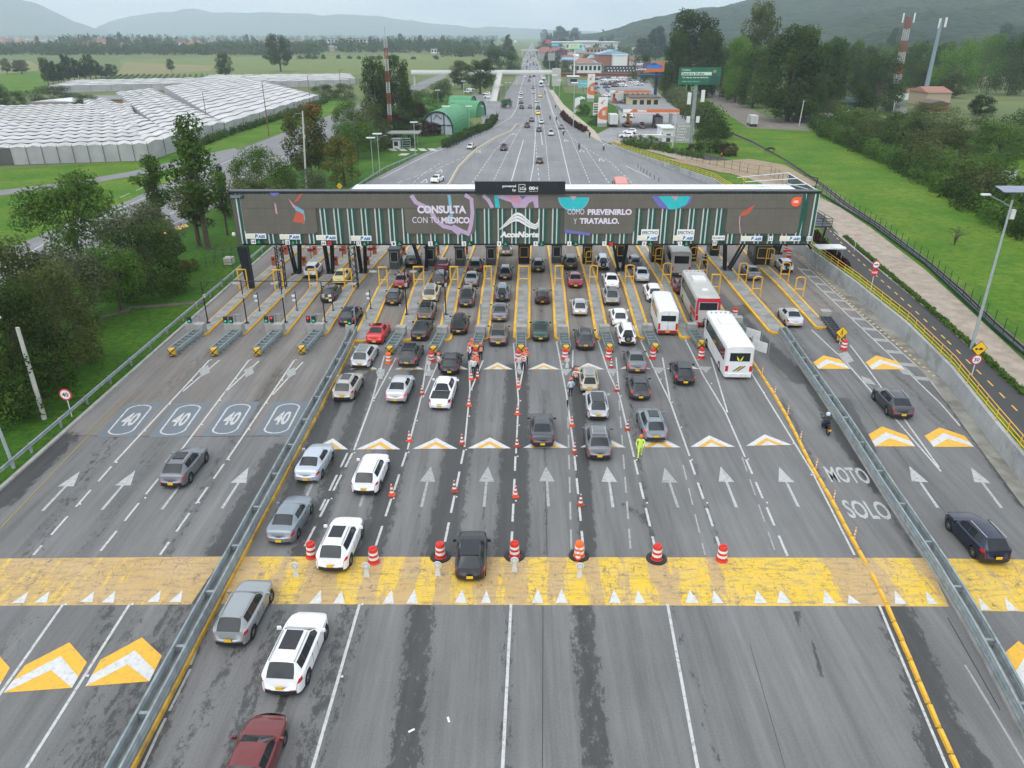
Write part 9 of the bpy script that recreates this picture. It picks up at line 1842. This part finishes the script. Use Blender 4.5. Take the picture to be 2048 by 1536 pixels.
def box_truck(px,label,body,h_=R(0),s=1.0):
 x,y=P(*px);o=thing('box_truck',label,'truck',(x,y,0),h_,'box trucks');o.scale=(s,s,s);MB().bx(-1.15,1.15,-3,2.4,.9,3.5).build('cargo_box',body,o,world=False);MB().box((0,3.4,1.5),(2.0,1.7,2.2),taper=.88).build('cab',M_WHITE,o,world=False);MB().bx(-.9,.9,-2.6,4.2,.5,.9).build('chassis',M_DARK,o,world=False)
 MB().bx(-.02,.02,-3.02,-3.0,1.0,3.4).build('door_seam',M_DARK,o,world=False)
 for a in(-1,1):
  MB().bx(a*.8-.15,a*.8+.15,-3.05,-3.0,.62,.78).build('tail_light',M_TAIL,o,world=False)
  for b_ in(-1.8,3.3):MB().lathe([(0,-.13),(.42,-.13),(.45,0),(.42,.13),(0,.13)],(a*.95,b_,.45),14,axis='X').build('wheel',M_TYRE,o,50,world=False)
 return o
box_truck((1225,253),'white box truck parked left of the fuel pumps',mat('truck_white',(.62,.62,.60),.5,var=.05),0,1.15);box_truck((1314,255),'dark tarpaulin truck parked right of the fuel pumps',mat('truck_dark',(.12,.115,.11),.7,var=.1),0,1.05);box_truck((1504,252),'pale box truck driving on the dirt road',mat('truck_pale',(.50,.50,.48),.5,var=.05),R(-5),1.0)
for i,(x,y)in enumerate([(1386,310),(1541,303)]):pass
person((1386,309),'stand','white',None,'gardener standing before the dark red bush of the sandy lot',R(90),group='people beyond the canopy');person((1442,318),'stand','orange',None,'gardener near the big red bush of the sandy lot',R(40),group='people beyond the canopy');person((1179,276),'walk','black',None,'pedestrian on the station walk beside the hedge end',R(10),group='people beyond the canopy')
cow=thing('cow','dark cow grazing at the far end of the grass slope','cow',(*T(1541,305)[:2],T(1541,305)[2]),R(70))
J=[(0,-.7,1.15,.30,.28),(0,0,1.1,.36,.34),(0,.65,1.15,.30,.28),(0,1.0,.95,.18),(0,1.3,.55,.13),(0,1.5,.25,.10)];E=[(i,i+1)for i in range(5)]
for a,pts in((0,[(-.75,.55,-.85),(-.70,0,0)]),(2,[(.6,.55,0),(.6,0,0)])):
 for s in(-1,1):J+=[(s*.22,pts[0][0],.75,.11),(s*.22,pts[0][0]+.05,.4,.07),(s*.22,pts[0][0],.05,.06)];n_=len(J);E+=[(a,n_-3),(n_-3,n_-2),(n_-2,n_-1)]
J+=[(0,-1.0,.9,.04),(0,-1.05,.4,.03)];E+=[(0,len(J)-2),(len(J)-2,len(J)-1)]
inst(skin('cow',J,E,[mat('cow_hide',(.03,.022,.018),.8)],lambda c:0),'body',cow)
mp_=[(*P(*p),0)for p in[(890,378),(898,371),(916,338),(935,318),(954,300),(992,277),(1022,264),(1034,250)]]
o=tag(extrude(MB(),mp_,[(-.3,0),(-.14,.55),(.14,.55),(.3,0)],close=True).build('median_barrier',mat('barrier_pale',(.50,.44,.34),.8,var=.12)),'low pale curved concrete median beyond the canopy','barrier')
dl=MB().tube((0,0,0),(0,0,.9),.06,6).mesh('delineator_post',[M_BLACK])
for i,p in enumerate(resample([(*P(*q),0)for q in[(1276,336),(1300,354),(1325,368)]],3.0)):o=inst(dl,'delineator_post',None,p);tag(o,'thin dark delineator post in the row behind the canopy right part','marker post','delineator posts beyond the canopy')
hz=bpy.data.materials.new('haze_air');hz.use_nodes=True;n,l=hz.node_tree.nodes,hz.node_tree.links;n.clear()
pv=n.new('ShaderNodeVolumePrincipled');pv.inputs['Color'].default_value=(.78,.90,1.0,1);pv.inputs['Density'].default_value=1.6e-4;pv.inputs['Anisotropy'].default_value=.35
ho=n.new('ShaderNodeOutputMaterial');l.new(pv.outputs[0],ho.inputs['Volume'])
o=MB().bx(-9000,9000,-150,12200,-1.1,640).build('haze',hz);tag(o,kind='stuff')
